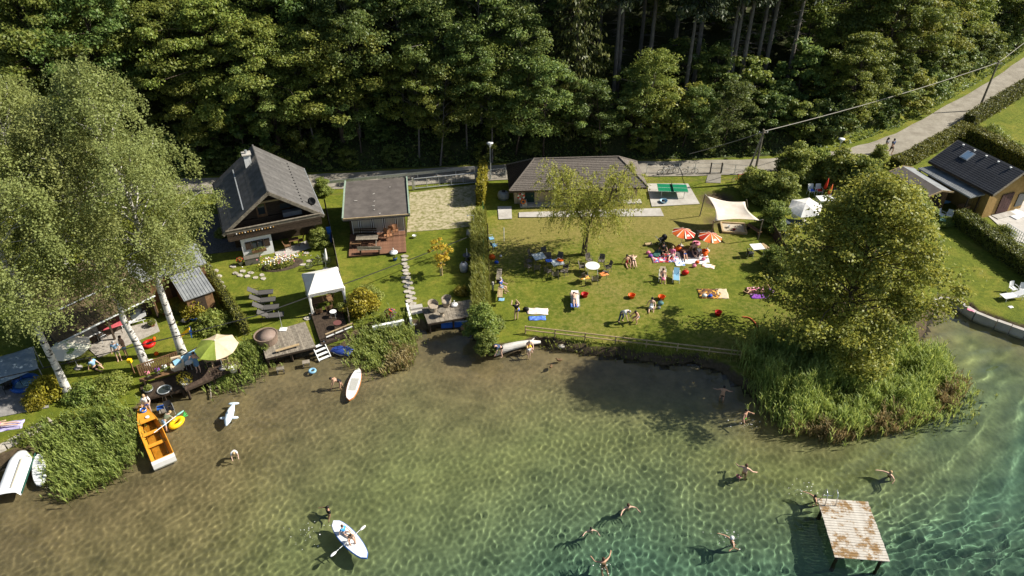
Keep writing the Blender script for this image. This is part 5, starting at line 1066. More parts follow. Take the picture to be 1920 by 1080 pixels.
# table tennis, bikes and road fence
t=thing('table_tennis_table','green table tennis table on the concrete slab','table',P(1259,366),-.06)
for s in (-1,1): MB().box((s*.685,0,.76),(1.36,1.5,.04)).build('half_top',teal,t)
MB().box((0,0,.86),(.02,1.75,.15)).build('net',colm('net_green',(40,70,60)),t)
ln=MB()
for y in (-.74,.74,0): MB().box((0,y,.783),(2.72,.02,.004)).build('line',white,t)
for x in (-1.05,1.05):
    for y in (-.6,.6): MB().tube([(x,y,0),(x,y,.74)],.03,6).build('leg',steel,t)
tub('blue plastic tub on the slab beside the green table',1244,380,.35,.25,ltblue); bag('dark cloth in the blue tub',1243,378,blackc,.25,z=.6,name='cloth')
def road_fence(label,a,b,n,h=1.1,m=steel,name='wire_fence'):
    t=thing(name,label,'fence',(a.x,a.y,.5),ang(a,b)); L=(b-a).length
    for k in range(n+1): MB().tube([(L*k/n,0,0),(L*k/n,0,h)],.03,6).build('post',m,t)
    for z in (h,h*.55,.12): MB().tube([(0,0,z),(L,0,z)],.014,4).build('wire',m,t)
    return t
road_fence('wire fence between road and lawn with the leaning bicycles',P(1212,325),P(1332,325),4); road_fence('wire fence right of the garden gate by the telegraph pole',P(1353,326),P(1400,330),2); road_fence('wire fence behind the bathhouse gable by the street lamp',P(918,338),P(948,334),1)
t=thing('garden_gate','dark framed wire gate in the road fence','gate',P(1331,326),0); 
for x in (0,1.05): MB().box((x,0,.6),(.1,.1,1.2)).build('post',wood_d,t)
MB().box((.52,0,.62),(.9,.03,.04)).build('bar',steel,t); MB().box((.52,0,1.1),(.9,.03,.04)).build('bar',steel,t); MB().box((.52,0,.15),(.9,.03,.04)).build('bar',steel,t)
bicycle('white bicycle leaning on the road fence',1247,328,.1,white); bicycle('dark bicycle standing behind the white one',1256,326,.0,colm('bike_dark',(40,45,60))); bicycle('silver bicycle leaning on the road fence near the gate',1292,327,.05,steel); bicycle('red bicycle half hidden by the bushes near the gate',1384,340,.4,red)
# gate of the gravel drive
a=P(778,356); b=P(891,345); t=thing('drive_gate','long galvanised sliding gate of the gravel drive','gate',(a.x,a.y,.55),ang(a,b)); Lf=(b-a).length
for z in (.12,1.12): MB().tube([(0,0,z),(Lf,0,z)],.045,7).build('rail',steel,t)
for k in range(6): MB().tube([(Lf*k/5,0,.12),(Lf*k/5,0,1.12)],.03,6).build('upright',steel,t)
for k in range(34): MB().tube([(Lf*(k+.5)/34,0,.14),(Lf*(k+.5)/34,0,1.1)],.007,3).build('bar',steel,t)
MB().box((-.15,0,.6),(.16,.16,1.25)).build('gate_post',steel,t); MB().box((Lf+.12,0,.6),(.16,.16,1.3)).build('gate_post',steel,t)
a=P(600,355); b=P(890,326); t=thing('guard_rail','steel guard rail along the road behind the gravel drive','guard rail',(a.x,a.y,.55),ang(a,b)); Lf=(b-a).length
MB().box((Lf/2,0,.62),(Lf,.05,.3)).build('rail',steel,t)
for k in range(9): MB().box((Lf*k/8,.06,.35),(.1,.06,.75)).build('post',steel,t)
# lamps, telegraph poles and cables
def lamp(label,px,py,h,z=.5):
    t=thing('street_lamp',label,'street lamp',P(px,py,z),0); MB().tube([(0,0,0),(0,0,h)],[.06,.04],8).build('pole',steel,t); MB().lathe([(.05,h-.1),(.10,h+.1),(.16,h+.3),(.16,h+.34),(.30,h+.36),(.30,h+.41),(.12,h+.46),(0,h+.47)],14).build('lamp_head',white,t,True)
lamp('street lamp by the road beside the bathhouse',920,337,3.45); lamp('street lamp rising from the bushes by the road bend',1560,328,3.4)
t=thing('garden_lamp','small bent garden lamp by the clipped hedge','lamp',P(392,520),0); MB().tube([(0,0,0),(0,0,1.0),(.1,0,1.15),(.25,0,1.12)],.03,6).build('pole',dark,t); MB().lathe([(.03,0),(.12,-.05),(.0,-.06)],10,(.27,0,1.15)).build('shade',white,t)
def tpole(label,base,h,lean=0,brace=None):
    t=thing('telegraph_pole',label,'pole',base,0); MB().tube([(0,0,0),(lean,0,h)],[.13,.09],8).build('pole',wood_g,t); MB().box((lean,0,h-.35),(.9,.08,.08)).build('crossarm',wood_g,t)
    for x in (-.38,.38): MB().lathe([(.03,0),(.05,.05),(.03,.12),(0,.13)],8,(lean+x,0,h-.31)).build('insulator',white,t)
    if brace: MB().tube([brace,(lean,0,h-.5)],.09,7).build('strut',wood_g,t)
    return base+Vector((lean,0,h))
T1=tpole('telegraph pole with a strut beside the shade sail bushes',P(1411,345),5.6,0,(-.9,.1,0)); T2=tpole('telegraph pole standing by the road hedge',land(1834,208),5.9,.2)
def cable(label,pts,sag,r=.03):
    out=[]
    for a,b in zip(pts[:-1],pts[1:]):
        for k in range(14): t=k/14; out.append(a.lerp(b,t)-Vector((0,0,4*sag*t*(1-t))))
    return tag(MB().tube(out+[pts[-1]],r,5).build('overhead_cable',dark if 'black' in label else colm('cable_grey',(150,145,135))),label,'cable')
cable('overhead cable strung along the road between the telegraph poles',[T1-Vector((0,0,.2)),T2-Vector((0,0,.2)),Vector((75,102,9))],.35,.035); cable('overhead cable running down from the telegraph pole behind the bathhouse',[T1-Vector((0,0,.25)),P(1300,305,1.5)+Vector((0,2,0))],.1,.03)
cable('black overhead cable crossing the gardens to the board fence',[P(-60,722,3.2),P(480,592,2.6),P(914,430,1.4)],.12,.035)
# ================================================================ chalet garden
def gazebo():
    t=thing('gazebo','white canvas gazebo with tied curtains beside the plank deck','gazebo',(-13.94,45.12,.5),.369); a,b,E,Rg=1.3,1.45,2.0,2.75
    cs=[(-a,-b,E),(a,-b,E),(a,b,E),(-a,b,E)]; rd=[(-.45,0,Rg),(.45,0,Rg)]
    for q in ((cs[0],cs[1],rd[1],rd[0]),(cs[1],cs[2],rd[1]),(cs[2],cs[3],rd[0],rd[1]),(cs[3],cs[0],rd[0])): m=MB(); m.slab(q,.015); m.build('roof_panel',canvasw,t)
    for p,q in zip(cs,cs[1:]+cs[:1]):
        p=Vector(p)*1.005;q=Vector(q)*1.005; m=MB(); m.sheet(16,1,lambda u,v,p=p,q=q:p.lerp(q,u)+Vector((0,0,-.02-.22*v-.03*math.sin(u*20)*v)),.01); m.build('valance',canvasw,t)
    for x in (-a,a):
        for y in (-b,b):
            MB().box((x*.97,y*.97,1.0),(.07,.07,2.0)).build('post',white,t)
            m=MB(); m.tube([(x*.93,y*.9,1.95),(x*.94,y*.92,1.3),(x*.93,y*.92,.95),(x*.93,y*.9,.15)],[.16,.09,.06,.14],9); m.build('curtain',canvasw,t,True)
    return t
gazebo()
table('garden_table','wooden table under the white gazebo',606,575,.37,1.5,.8,wood_b,z=.5)
for i,(a,b,r) in enumerate([(592,580,1.9),(620,570,-1.2),(600,592,3.4),(618,586,3.6)]): chair('garden_chair','dark wooden chair at the table under the gazebo',a,b,r,wood_d,wood_b,group='chairs under the gazebo')
for i,(a,b) in enumerate([(489,556),(493,570),(499,584),(508,599)]):
    lounger('sun_lounger',('grey mesh sun lounger of the four on the chalet lawn, nearest the chalet','grey mesh sun lounger of the four on the chalet lawn, second from the chalet','grey mesh sun lounger of the four on the chalet lawn, second from the plank deck','grey mesh sun lounger of the four on the chalet lawn, nearest the plank deck')[i],a,b,R(190),dark,cloth_g,.62,1.95,.62,.36,group='grey sun loungers on the chalet lawn')
t=thing('hot_tub','round wooden hot tub with a brown lid on the plank deck','hot tub',P(501,640,.8),0); MB().lathe([(.72,0),(.78,.45),(.82,.62),(.74,.62),(.70,.5),(0,.5)],24).build('tub',mat('brown_tub_staves',(.17,.12,.09),(.26,.19,.14),scale=20,stretch=(1,1,.1),rough=.8),t); MB().lathe([(0,.56),(.68,.56),(.70,.58),(0,.60)],24).build('lid',mat('brown_vinyl_lid',(.22,.16,.13),(.28,.21,.17),scale=3,rough=.6),t,True)
t=thing('deck_shower','thin shower pole with a white foot plate on the plank deck','shower',P(531,618,.8),0); MB().box((0,0,.03),(.5,.4,.05)).build('foot_plate',white,t); MB().tube([(-.1,.15,0),(-.12,.2,1.5)],.02,5).build('pole',steel,t)
bench('grey bench along the lake side of the plank deck',545,668,ang(P(500,676),P(590,656)),2.9,wood_g,z=.05); 
t=thing('bench','pale plank lying on the edge of the plank deck','bench',P(540,656,.8),ang(P(520,660),P(562,648))); MB().box((0,0,.2),(1.6,.2,.05)).build('seat',wood_l,t); [MB().box((x,0,.09),(.08,.18,.18)).build('leg',wood_g,t) for x in (-.6,.6)]
for a,b,l in ((528,702,'small wooden stool standing in the water below the plank deck'),(576,690,'small wooden stool in the water beside the blue float')):
    t=thing('water_stool',l,'stool',P(a,b,-.25),.3); MB().box((0,0,.55),(.5,.36,.05)).build('seat',wood_g,t); [MB().box((x,y,.25),(.07,.07,.6)).build('leg',wood_g,t) for x in (-.2,.2) for y in (-.13,.13)]
swimring('pale blue float drifting next to the stool',586,697,.28,ltblue,0)
t=thing('covered_boat','small boat under a blue tarpaulin below the dark terrace','boat',P(636,655,0),ang(P(618,648),P(655,660)))
MB().sheet(10,6,lambda u,v:((u-.5)*2.3,(v-.5)*1.15*(1-.75*max(0,u-.6)**1.5),.18+.22*math.sin(v*PI)*(1-.3*u)+.03*math.sin(u*17+v*9)),.05).build('tarpaulin',mat('blue_tarpaulin',(.02,.045,.22),(.04,.08,.32),scale=3,rough=.4,bump=.6),t,True)
MB().prism([(-1.1,-.52),(.5,-.5),(1.15,0),(.5,.5),(-1.1,.52)],-.12,.18).build('hull',white,t)
t=thing('rail','wooden handrail of the dark terrace above the blue boat','railing',P(612,640,.75),ang(P(612,640),P(655,622))); Lr=2.1
for z,m in ((.35,white),(.62,wood_l)): MB().box((Lr/2,0,z),(Lr,.05,.07)).build('rail',m,t)
for k in range(4): MB().box((Lr*k/3,0,.3),(.07,.07,.65)).build('post',wood_d,t)
table('side_table','small round white table on the dark terrace',626,594,0,.5,.5,white,.5,True,steel,.75); table('side_table','round reddish table on the dark terrace',634,614,0,.6,.6,colm('reddish_table',(110,70,65)),.45,True,wood_d,.75)
pot('leafy plant on the dark terrace corner',642,585,.2,.3,terracotta,L_BSH,.45,.75,3)
# flower bed
def flowerbed():
    t=thing('flower_bed','flower bed with white and yellow blossoms in front of the chalet','flower bed',P(530,497),.35); g=np.random.default_rng(5)
    MB().lathe([(1.7,0),(1.6,.08),(0,.1)],18).build('soil',soil,t).scale=(1,.55,1)
    V=[clump((g.normal()*.75,g.normal()*.3,.35),(.35,.3,.35),90,.16,g,asp=.35) for _ in range(18)]; link('foliage',leafobj('bed_leaves',V,L_BSH),t)
    for nm,c,n in (('white',(.75,.72,.68),200),('yellow',(.65,.5,.08),90),('pink',(.6,.2,.25),60)):
        m=mat(nm+'_petal',c,rough=.8); V=leaves(np.stack([g.normal(size=n)*.75,g.normal(size=n)*.32,.6+.15*g.random(n)],-1),g.normal(size=(n,3))*.4+np.array([0,0,1]),.13,.9,g=g); link('blossoms',leafobj(nm+'_blossom',V,m),t)
flowerbed()
pot('white pot with red flowers at the corner of the white front room',452,496,.2,.3,white,L_BSH,.28,.5,4,[redp]); t=thing('storage_box','grey storage box under the window of the white front room','box',P(474,493),.4); MB().box((0,0,.28),(1.15,.5,.55)).build('box',colm('grey_box',(95,92,82),(110,105,95)),t); MB().box((0,0,.58),(1.2,.55,.05)).build('lid',_M['grey_box'],t)
table('bistro_table','small wooden table on the chalet terrace in shade',553,462,.4,.8,.6,wood_b); chair('garden_chair','wooden chair on the chalet terrace left of the bistro table',540,468,1.9,wood_b); chair('garden_chair','wooden chair on the chalet terrace right of the bistro table',565,458,-1.2,wood_b)
closed_parasol('white folded parasol by the fence next to the gazebo',611,505,2.0,canvasw,tilt=.12); bicycle('black bicycle parked beside the folded parasol',592,500,.6,blackc); bicycle('second black bicycle behind the gazebo corner',602,497,.3,blackc)
def fence2(label,a,b,h,gap=.16):
    t=thing('board_fence',label,'fence',(a.x,a.y,.5),ang(a,b)); L=(b-a).length; n=int(L/gap)
    for k in range(n): MB().box((gap*(k+.5),0,h/2),(gap-.015,.025,h+random.uniform(-.03,.03))).build('board',wood_g,t)
    for k in range(int(L/2)+1): MB().box((min(L,2*k),-.05,h/2+.04),(.09,.09,h+.08)).build('post',wood_d,t)
fence2('grey board fence between the chalet and the low cabin',P(612,392),P(658,615),.95)
tag(MB().box((0,0,.8),(.35,.05,1.5)).build('paddle_board',bluepl,None,False,P(620,455),.2),'upright blue board leaning on the grey board fence','board')
def stones(label,pts,s=.3,name='stone_path'):
    o=tag(bpy.data.objects.new(name,None),None); COL.objects.link(o); tag(o,kind='structure')
    for a,b in pts:
        p=P(a,b,.51); n=7; ph=random.random()*6; q=[(p.x+s*random.uniform(.75,1.25)*math.cos(ph+2*PI*i/n),p.y+s*.8*random.uniform(.75,1.25)*math.sin(ph+2*PI*i/n)) for i in range(n)]; MB().prism(q,.45,.565+random.uniform(0,.01)).build('stone',stone,o)
    return o
stones('stepping stones across the chalet lawn',[(405,508),(410,518),(408,526),(414,530),(412,535),(417,538),(441,513),(455,509),(450,517),(464,518),(479,521),(494,523),(491,516),(437,500),(470,512),(560,462),(575,475),(580,490),(568,497),(585,590),(576,598)],.24)
pp=[(759,481),(758,488),(759,495),(762,501),(760,508),(763,514),(758,521),(765,522),(760,529),(768,531),(763,537),(770,541),(764,547),(772,550),(766,556),(774,560),(767,565),(775,570),(770,575),(779,577)]
stones('stepping stone path down the cabin lawn',pp,.27)
# ---- cabin deck furniture and lawn
def picnic(label,a,b,rz):
    t=thing('picnic_table',label,'table',P(a,b,.66),rz); 
    for k in range(4): MB().box((0,-.3+.2*k,.74),(1.8,.18,.04)).build('board',wood_g,t)
    for x in (-.7,.7): MB().beam((x,-.3,0),(x,.25,.72),.07,.07).build('leg',wood_g,t); MB().beam((x,.3,0),(x,-.25,.72),.07,.07).build('leg',wood_g,t)
picnic('long grey wooden table on the red deck',690,459,.06); bench('grey bench with backrest on the lawn side of the red deck',694,475,.06+PI,1.9,wood_g,True,z=.66); bench('grey bench with backrest between cabin doors and the long table',686,447,.06,1.9,wood_d,True,z=.66); bench('low bench at the end of the red deck table',668,464,.06,.9,wood_b,z=.66)
for i,(a,b,r) in enumerate([(720,448,-.6),(731,449,.3),(742,441,.2),(736,437,2.9)]): chair('wooden_armchair','brown wooden armchair with orange cushion on the red deck',a,b,r,wood_b,colm('orange_cushion',(150,105,75),(170,125,90)),group='wooden armchairs on the red deck',z=.66)
t=thing('parasol_stand','white round parasol stand on the edge of the red deck','parasol stand',P(738,474,.66),0); MB().lathe([(0,0),(.34,0),(.34,.08),(.1,.12),(0,.12)],16).build('base',white,t,True); MB().tube([(0,0,.1),(0,0,.45)],.04,8).build('tube',white,t)
pot('blue glazed pot on the lawn below the red deck',741,488,.17,.26,bluepl,L_BSH,.12); pot('white bucket on the lawn beside the gravel drive',777,446,.16,.26,white); pot('white planter with red and violet flowers near the reeds',733,598,.28,.35,white,L_BSH,.42,.5,8,[redp,purple])
t=thing('outdoor_shower','bent steel outdoor shower on a stone slab','shower',P(889,437),0); MB().box((-.2,0,.06),(.9,.8,.1)).build('slab',stone,t); MB().tube([(0,0,.1),(0,0,1.75),(-.5,0,1.78)],.025,6).build('pipe',steel,t); MB().lathe([(.08,-.03),(.03,0),(0,.02)],8,(-.5,0,1.75)).build('shower_head',steel,t)
t=thing('bird_bath','dark stone bird bath with a thin white spire','bird bath',P(876,487),0); MB().lathe([(0,0),(.2,0),(.08,.1),(.08,.3),(.34,.42),(.36,.46),(.28,.44),(0,.40)],14).build('bowl',mat('dark_stone',(.09,.09,.1),(.15,.15,.16),scale=6,rough=.9),t,True); MB().tube([(0,0,.4),(0,0,1.05)],[.05,.03],6).build('spire',white,t)
t=thing('covered_grill','kettle grill under a pale cover on the cabin lawn','grill',P(870,508),0); MB().lathe([(.30,0),(.34,.3),(.33,.6),(.22,.78),(0,.82)],10).build('cover',mat('pale_grey_cover',(.32,.33,.36),(.48,.49,.52),scale=3,rough=.8,bump=.7),t,True); MB().ball((.0,0,.84),.12,.12,.06,8,5).build('knob',dark,t,True)
YT=mesh_tree('yellow_sapling',(lambda mbV:mbV)(broadleaf(111,h=2.9,rad=.62,base=.48,nc=16,nl=70,size=.15,tr=.05,crad=.35)),wood_l,leafmat('golden_leaf',(.42,.28,.02),(.62,.44,.05),.35)); tree('golden_sapling','slim sapling with golden leaves tied to a stake on the cabin lawn',YT,land(829,516),0)
t=thing('tree_stake','stake tied to the golden sapling','stake',P(826,517),0); MB().box((0,0,.6),(.07,.07,1.2)).build('stake',wood_g,t); MB().box((.2,0,1.0),(.5,.05,.08),rot=Euler((0,-.3,0)).to_matrix()).build('tie',wood_l,t)
def tubchair(label,px,py,rz,z=.88):
    t=thing('rattan_armchair',label,'armchair',P(px,py,z),rz); MB().lathe([(.26,0),(.34,.40),(.30,.42),(0,.42)],14).build('seat',rattan,t)
    MB().sheet(12,4,lambda u,v:(.36*(1+.1*v)*math.cos(R(-20)+u*R(220)),.36*(1+.1*v)*math.sin(R(-20)+u*R(220)),.3+v*(.28+.2*math.sin(u*PI))),.05).build('backrest',rattan,t,True); return t
tubchair('round beige rattan armchair on the timber jetty beside the steps',813,582,.6); tubchair('beige rattan armchair on the timber jetty beside the parasol stand',837,573,-.7); t=thing('rattan_table','small round rattan table on the timber jetty','table',P(829,592,.88),0); MB().lathe([(.18,0),(.12,.2),(.3,.46),(.32,.5),(0,.5)],16).build('table',rattan,t); MB().lathe([(0,.505),(.30,.505),(.30,.52),(0,.52)],16).build('top',wood_g,t)
t=thing('parasol_stand','white parasol stand on the timber jetty','parasol stand',P(852,572,.88),0); MB().lathe([(0,0),(.27,0),(.27,.09),(.08,.13),(0,.13)],16).build('base',white,t,True); MB().tube([(0,0,.1),(0,0,.42)],.035,8).build('tube',white,t)
t=thing('stowed_boat','blue boat stowed under the timber jetty','boat',P(855,604,.25),.12); MB().prism([(-1.1,-.3),(.8,-.3),(1.2,0),(.8,.3),(-1.1,.3)],-.25,.2).build('hull',bluepl,t); MB().prism([(-1.0,-.24),(.75,-.24),(1.05,0),(.75,.24),(-1.0,.24)],.2,.24).build('deck',white,t)
# ================================================================ left garden
parasol('lime and beige parasol over the dark deck',418,690,1.38,2.35,[beige,beige,beige,lime,lime,lime,beige,beige],8,z=.85,drop=.5,rz=.3)
gs=colm('green_white_canvas',(225,222,200),(120,150,70),scale=1.6,rough=.9,lo=.55,hi=.62); parasol('white and green parasol in front of the low house',147,690,1.35,2.2,[colm('cream_canvas_b',(230,220,200),rough=.9),colm('cream_canvas_b',(230,220,200)),gs,gs],8,drop=.42,rz=.2)
t=thing('picket_rail','brown picket rail beside the lower deck','railing',P(262,705,.6),ang(P(262,705,.6),P(338,678,.6))); Lr=(P(338,678,.6)-P(262,705,.6)).length
for k in range(20): MB().box((Lr*(k+.5)/20,0,.45),(.09,.03,.9)).build('picket',wood_b,t)
for z in (.2,.85): MB().box((Lr/2,.03,z),(Lr,.05,.07)).build('rail',wood_b,t)
bench('long brown bench in front of the picket rail',305,712,ang(P(268,720),P(340,700)),2.6,wood_b,z=.62)
t=thing('wire_table_ring','round glass table with a pale rim beside the lower deck','table',P(312,742,.1),0); MB().ring((0,0,.55),.42,.04,20,6).build('rim',steel,t); MB().lathe([(0,.53),(.4,.53),(.4,.55),(0,.55)],18).build('glass_top',glass,t); [MB().tube([(.35*math.cos(a),.35*math.sin(a),-.3),(.2*math.cos(a),.2*math.sin(a),.53)],.02,5).build('leg',steel,t) for a in (0,2.1,4.2)]
pot('galvanised tub with herbs at the end of the lower deck',281,738,.28,.42,steel,L_BSH,.26,.4,12); pot('white pot with leafy plant at the corner of the dark deck',350,724,.3,.42,white,L_YEL,.55,.6,13); pot('white pot with a palm like plant at the tip of the dark deck',438,696,.27,.36,white,L_BSH,.6,.85,14); pot('grey bucket beside the white pot',340,733,.22,.3,steel,z=.2,name='bucket')
for a,b,m,l in ((278,706,pink,'pink flowers in a hanging pot on the picket rail'),(297,700,purple,'violet flowers in a hanging pot on the picket rail'),(310,694,white,'white flowers in a hanging pot on the picket rail')): pot(l,a,b,.12,.16,white,L_BSH,.18,1.4,20,[m])
t=thing('blue_bench_cover','folded blue sunbed standing against the dark deck back rail','sunbed',P(357,684,.9),ang(P(330,695),P(372,672))); MB().slab([(-.9,0,.15),(.9,0,.15),(.9,.3,.75),(-.9,.3,.75)],.08).build('cushion',ltblue,t); MB().box((0,.32,.4),(1.9,.05,.8)).build('back_board',wood_d,t)
table('garden_table','small wooden table under the lime parasol',410,682,.3,.8,.7,wood_l,z=.85); chair('wooden_chair','pale wooden chair under the lime parasol, left of the table',396,683,1.8,wood_l,z=.87); chair('wooden_chair','pale wooden chair under the lime parasol, right of the table',423,680,-1.2,wood_l,z=.87); table('glass_side_table','little white round table beside the woman in the blue dress',357,690,0,.5,.5,white,.5,True,steel,.87)
t=thing('canvas_armchair','beige canvas armchair on the dark deck','armchair',P(336,694,.87),.4); MB().box((0,0,.3),(.6,.6,.3)).build('seat',beige,t); MB().box((0,.32,.6),(.6,.14,.6)).build('backrest',beige,t); [MB().box((x,0,.45),(.12,.6,.3)).build('armrest',beige,t) for x in (-.35,.35)]
table('party_table','table with a pink cloth on the house terrace',213,625,.5,1.3,.8,wood_d); towel('pink cloth over the terrace table',212,608,.5,1.4,.95,colm('pink_tablecloth',(180,70,80),(200,100,105)),'tablecloth',z=1.22,cat='tablecloth')
lounger('garden_daybed','white cushioned daybed on the house terrace',252,606,.5,white,white,.35,1.9,.8); chair('garden_chair','dark chair beside the pink table on the terrace',190,625,1.2,dark); chair('garden_chair','grey chair in front of the pink table',195,640,2.6,steel,cloth_g); chair('garden_chair','pale chair behind the pink table',225,610,-.4,white)
for a,b,l,mm in ((287,612,'terracotta pot with a plant at the terrace corner by the birch','t'),(270,590,'terracotta pot under the eaves of the low house','t'),(150,655,'terracotta pot with red flowers beside the green parasol','r'),(165,650,'red flowering pot by the low house wall','r'),(310,590,'potted plant at the foot of the small shed','t')): pot(l,a,b,.17,.26,terracotta,L_BSH,.3,.5,a,[redp] if mm=='r' else None)
for a,b,m,l in ((365,600,bluepl,'blue tub among the clutter in front of the small shed'),(350,606,dark,'black crate in front of the small shed'),(288,533,white,'white garden clutter between birch and shed')): tub(l,a,b,.3,.3,m)
bag('white sack beside the round shrub',383,608,white,.5)
def float_animal(label,px,py):
    t=thing('inflatable_toy',label,'inflatable',P(px,py),.3); MB().ring((0,0,.16),.32,.14,16,8).build('ring',red,t,True); MB().tube([(.3,0,.2),(.42,0,.5),(.5,0,.62)],[.13,.1,.09],8).build('neck',orange,t,True); return t
float_animal('red and orange inflatable toy on the birch lawn',280,648); ball('orange and white ball on the birch lawn',294,666,.15,orange); swimring('small white swim ring at the foot of the birch',283,679,.22,white)
t=thing('toy_slide','small yellow and blue toy slide behind the birch','toy slide',P(348,632),.3); MB().slab([(-.5,-.2,.05),(-.5,.2,.05),(.4,.2,.65),(.4,-.2,.65)],.05).build('slide',yellow,t); [MB().box((.42,y,.33),(.06,.06,.66)).build('leg',bluepl,t) for y in (-.2,.2)]
t=thing('garden_post','brown post with a yellow bird house beside the birch','post',P(252,700),0); MB().box((0,0,.5),(.08,.08,1.0)).build('post',wood_b,t); MB().box((0,0,1.1),(.25,.22,.26)).build('bird_house',yellow,t)
# tarpaulin corner, sunbather, boats on the bank
def tarp():
    c=[P(-70,690,2.4),P(62,650,2.4),P(72,690,2.2),P(-60,745,2.1)]; t=thing('tarpaulin_canopy','dusty blue tarpaulin canopy over the paved patio','canopy',(0,0,0)); mid=sum(c,Vector())/4
    MB().sheet(12,8,lambda u,v:c[0].lerp(c[1],u).lerp(c[3].lerp(c[2],u),v)+Vector((0,0,.22*math.sin(u*PI)*math.sin(v*PI)+.02*math.sin(u*15))),.015).build('cloth',mat('dusty_blue_canvas',(.16,.22,.27),(.24,.30,.35),scale=2,rough=.85),t,True)
    for p in c: MB().tube([(p.x,p.y,.5),p],.03,6).build('post',steel,t)
tarp()
t=thing('paddling_pool','blue paddling pool under the tarpaulin canopy','pool',P(48,722),.5); MB().ring((0,0,.18),.75,.16,20,8).build('rim',bluepl,t,True); MB().lathe([(0,.06),(.65,.06),(.65,.08),(0,.08)],18).build('base',ltblue,t)
for i,(a,b,r) in enumerate([(20,735,.4),(8,725,1.6)]): chair('garden_chair',('black chair under the tarpaulin beside the pool','black chair under the tarpaulin at the edge of the view')[i],a,b,r,dark)
table('garden_table','dark table under the tarpaulin canopy',28,722,.4,1.1,.7,dark)
tag(MB().box((0,0,.05),(.7,.4,.06)).build('paving_slab',concrete,None,False,P(66,765),.4),'single grey paving slab in the grass by the patio','slab')
towel('purple and white air mattress under the sunbather',12,800,.25,1.9,.8,colm('purple_white',(70,50,140),(220,215,235),scale=2,stretch=(1,8,1)),'air_mattress',cat='air mattress')
t=thing('upturned_dinghy','white dinghy lying upturned on the muddy bank','boat',P(30,892,.25),ang(P(15,928),P(45,845)))
MB().sheet(14,8,lambda u,v:((u-.5)*3.3,(v-.5)*(1.35 if u<.75 else 1.35*(1-((u-.75)/.25)**2*.55)),.05+.36*math.sin(min(1,max(0,v))*PI)**.16*(1-.15*u)),.03).build('hull',mat('white_gelcoat',(.72,.73,.73),(.78,.79,.79),scale=1.5,rough=.3),t,True)
MB().box((-.2,-.2,.41),(2.2,.07,.06)).build('keel',colm('keel_grey',(170,165,150)),t); MB().box((0,-.69,.08),(3.1,.04,.1)).build('rubbing_strake',colm('dark_green_strake',(40,80,70)),t)
def board(label,px,py,rz,L,W,m,z=.1,name='paddle_board',pad=None,edge=None):
    t=thing(name,label,'paddle board',P(px,py,z),rz); N=14; q=[]
    for i in range(N+1): u=i/N; q.append((u-.5)*L)
    def wd(u): return W/2*max(0.02,math.sin(min(1,max(0,u))*PI)**.42)*(1-.12*(u-.5))
    out=[(L*(i/N-.5),wd(i/N)) for i in range(N+1)]; po=out+[(x,-y) for x,y in out[::-1]]
    MB().prism(po[::-1],-.01,.09).build('board',edge or m,t); MB().prism([(x*.985,y*.93) for x,y in po][::-1],.088,.105).build('deck',m,t)
    if pad: MB().prism([(-L*.22,-W*.3),(L*.16,-W*.32),(L*.16,W*.32),(-L*.22,W*.3)],.104,.115).build('deck_pad',pad,t)
    MB().box((-L*.45,0,-.1),(.2,.015,.2)).build('fin',dark,t); return t
board('white windsurf board on the bank beside the dinghy',74,882,ang(P(76,918),P(70,846)),2.7,.72,_M['white_gelcoat'],.15,'surf_board'); board('white and grey paddle board held by the bending bather',664,721,ang(P(655,748),P(672,692)),3.1,.82,white,.02,pad=colm('grey_pad',(160,158,150),(185,183,175),scale=20),edge=colm('orange_rail',(190,120,70))); BR2=ang(P(625,978),P(685,1045)); board('white and blue paddle board carrying two children',656,1012,BR2,3.2,.9,white,.02,edge=colm('blue_rail',(60,110,190)))
t=thing('paddle','paddle lying across the board with the two children','paddle',P(655,1012,.2),ang(P(640,1035),P(688,992))); MB().tube([(-.95,0,0),(.75,0,.02)],.018,6).build('shaft',steel,t); [MB().ball((x,0,0),.22,.09,.02,10,5).build('blade',white,t,True) for x in (-1.1,.95)]
def rowboat():
    a=P(268,772,0);b=P(308,866,0); t=thing('rowing_boat','orange and white rowing boat moored at the reeds','boat',(a+b)/2,ang(b,a)); L=(b-a).length; om=mat('orange_varnish',(.62,.25,.02),(.70,.32,.04),scale=2,rough=.35); N=14
    def hw(u): return .62*(1-max(0,(u-.45)/.55)**2.2*.82)
    def sec(u,s,h): return Vector(((u-.5)*L,s*hw(u)*(.62+.38*h),-.12+.55*h+.12*max(0,u-.6)))
    for s in (-1,1): MB().sheet(N,4,lambda u,v,s=s:sec(u,s,v),0).build('hull_side',om,t,True)
    MB().sheet(N,4,lambda u,v:Vector(((u-.5)*L,(v-.5)*2*hw(u)*.6,-.02+.1*max(0,u-.6))),.03).build('floor',om,t); MB().sheet(2,4,lambda u,v:sec(0,(u-.5)*2,v)).build('transom_inner',om,t)
    MB().box((-L/2-.12,0,.12),(.34,1.3,.5)).build('transom',mat('white_boat_paint',(.68,.66,.62),(.76,.74,.70),scale=2,rough=.4),t)
    for u in (.30,.52): MB().box(((u-.5)*L,0,.22),(.26,hw(u)*1.8,.05)).build('thwart',om,t)
    fd=MB(); fd.sheet(6,4,lambda u,v:Vector(((.68+.32*u-.5)*L,(v-.5)*2*hw(.68+.32*u)*.94,.45+.12*max(0,u*.3)+.02)),.03); fd.build('foredeck',om,t)
    for s in (-1,1): MB().tube([sec(i/N,s,1)+Vector((0,0,.02)) for i in range(N+1)],.03,5).build('gunwale',om,t)
    MB().lathe([(0,0),(.12,0),(.12,.04),(0,.05)],12,((.75-.5)*L,-.1,.5)).build('hatch',white,t)
rowboat()
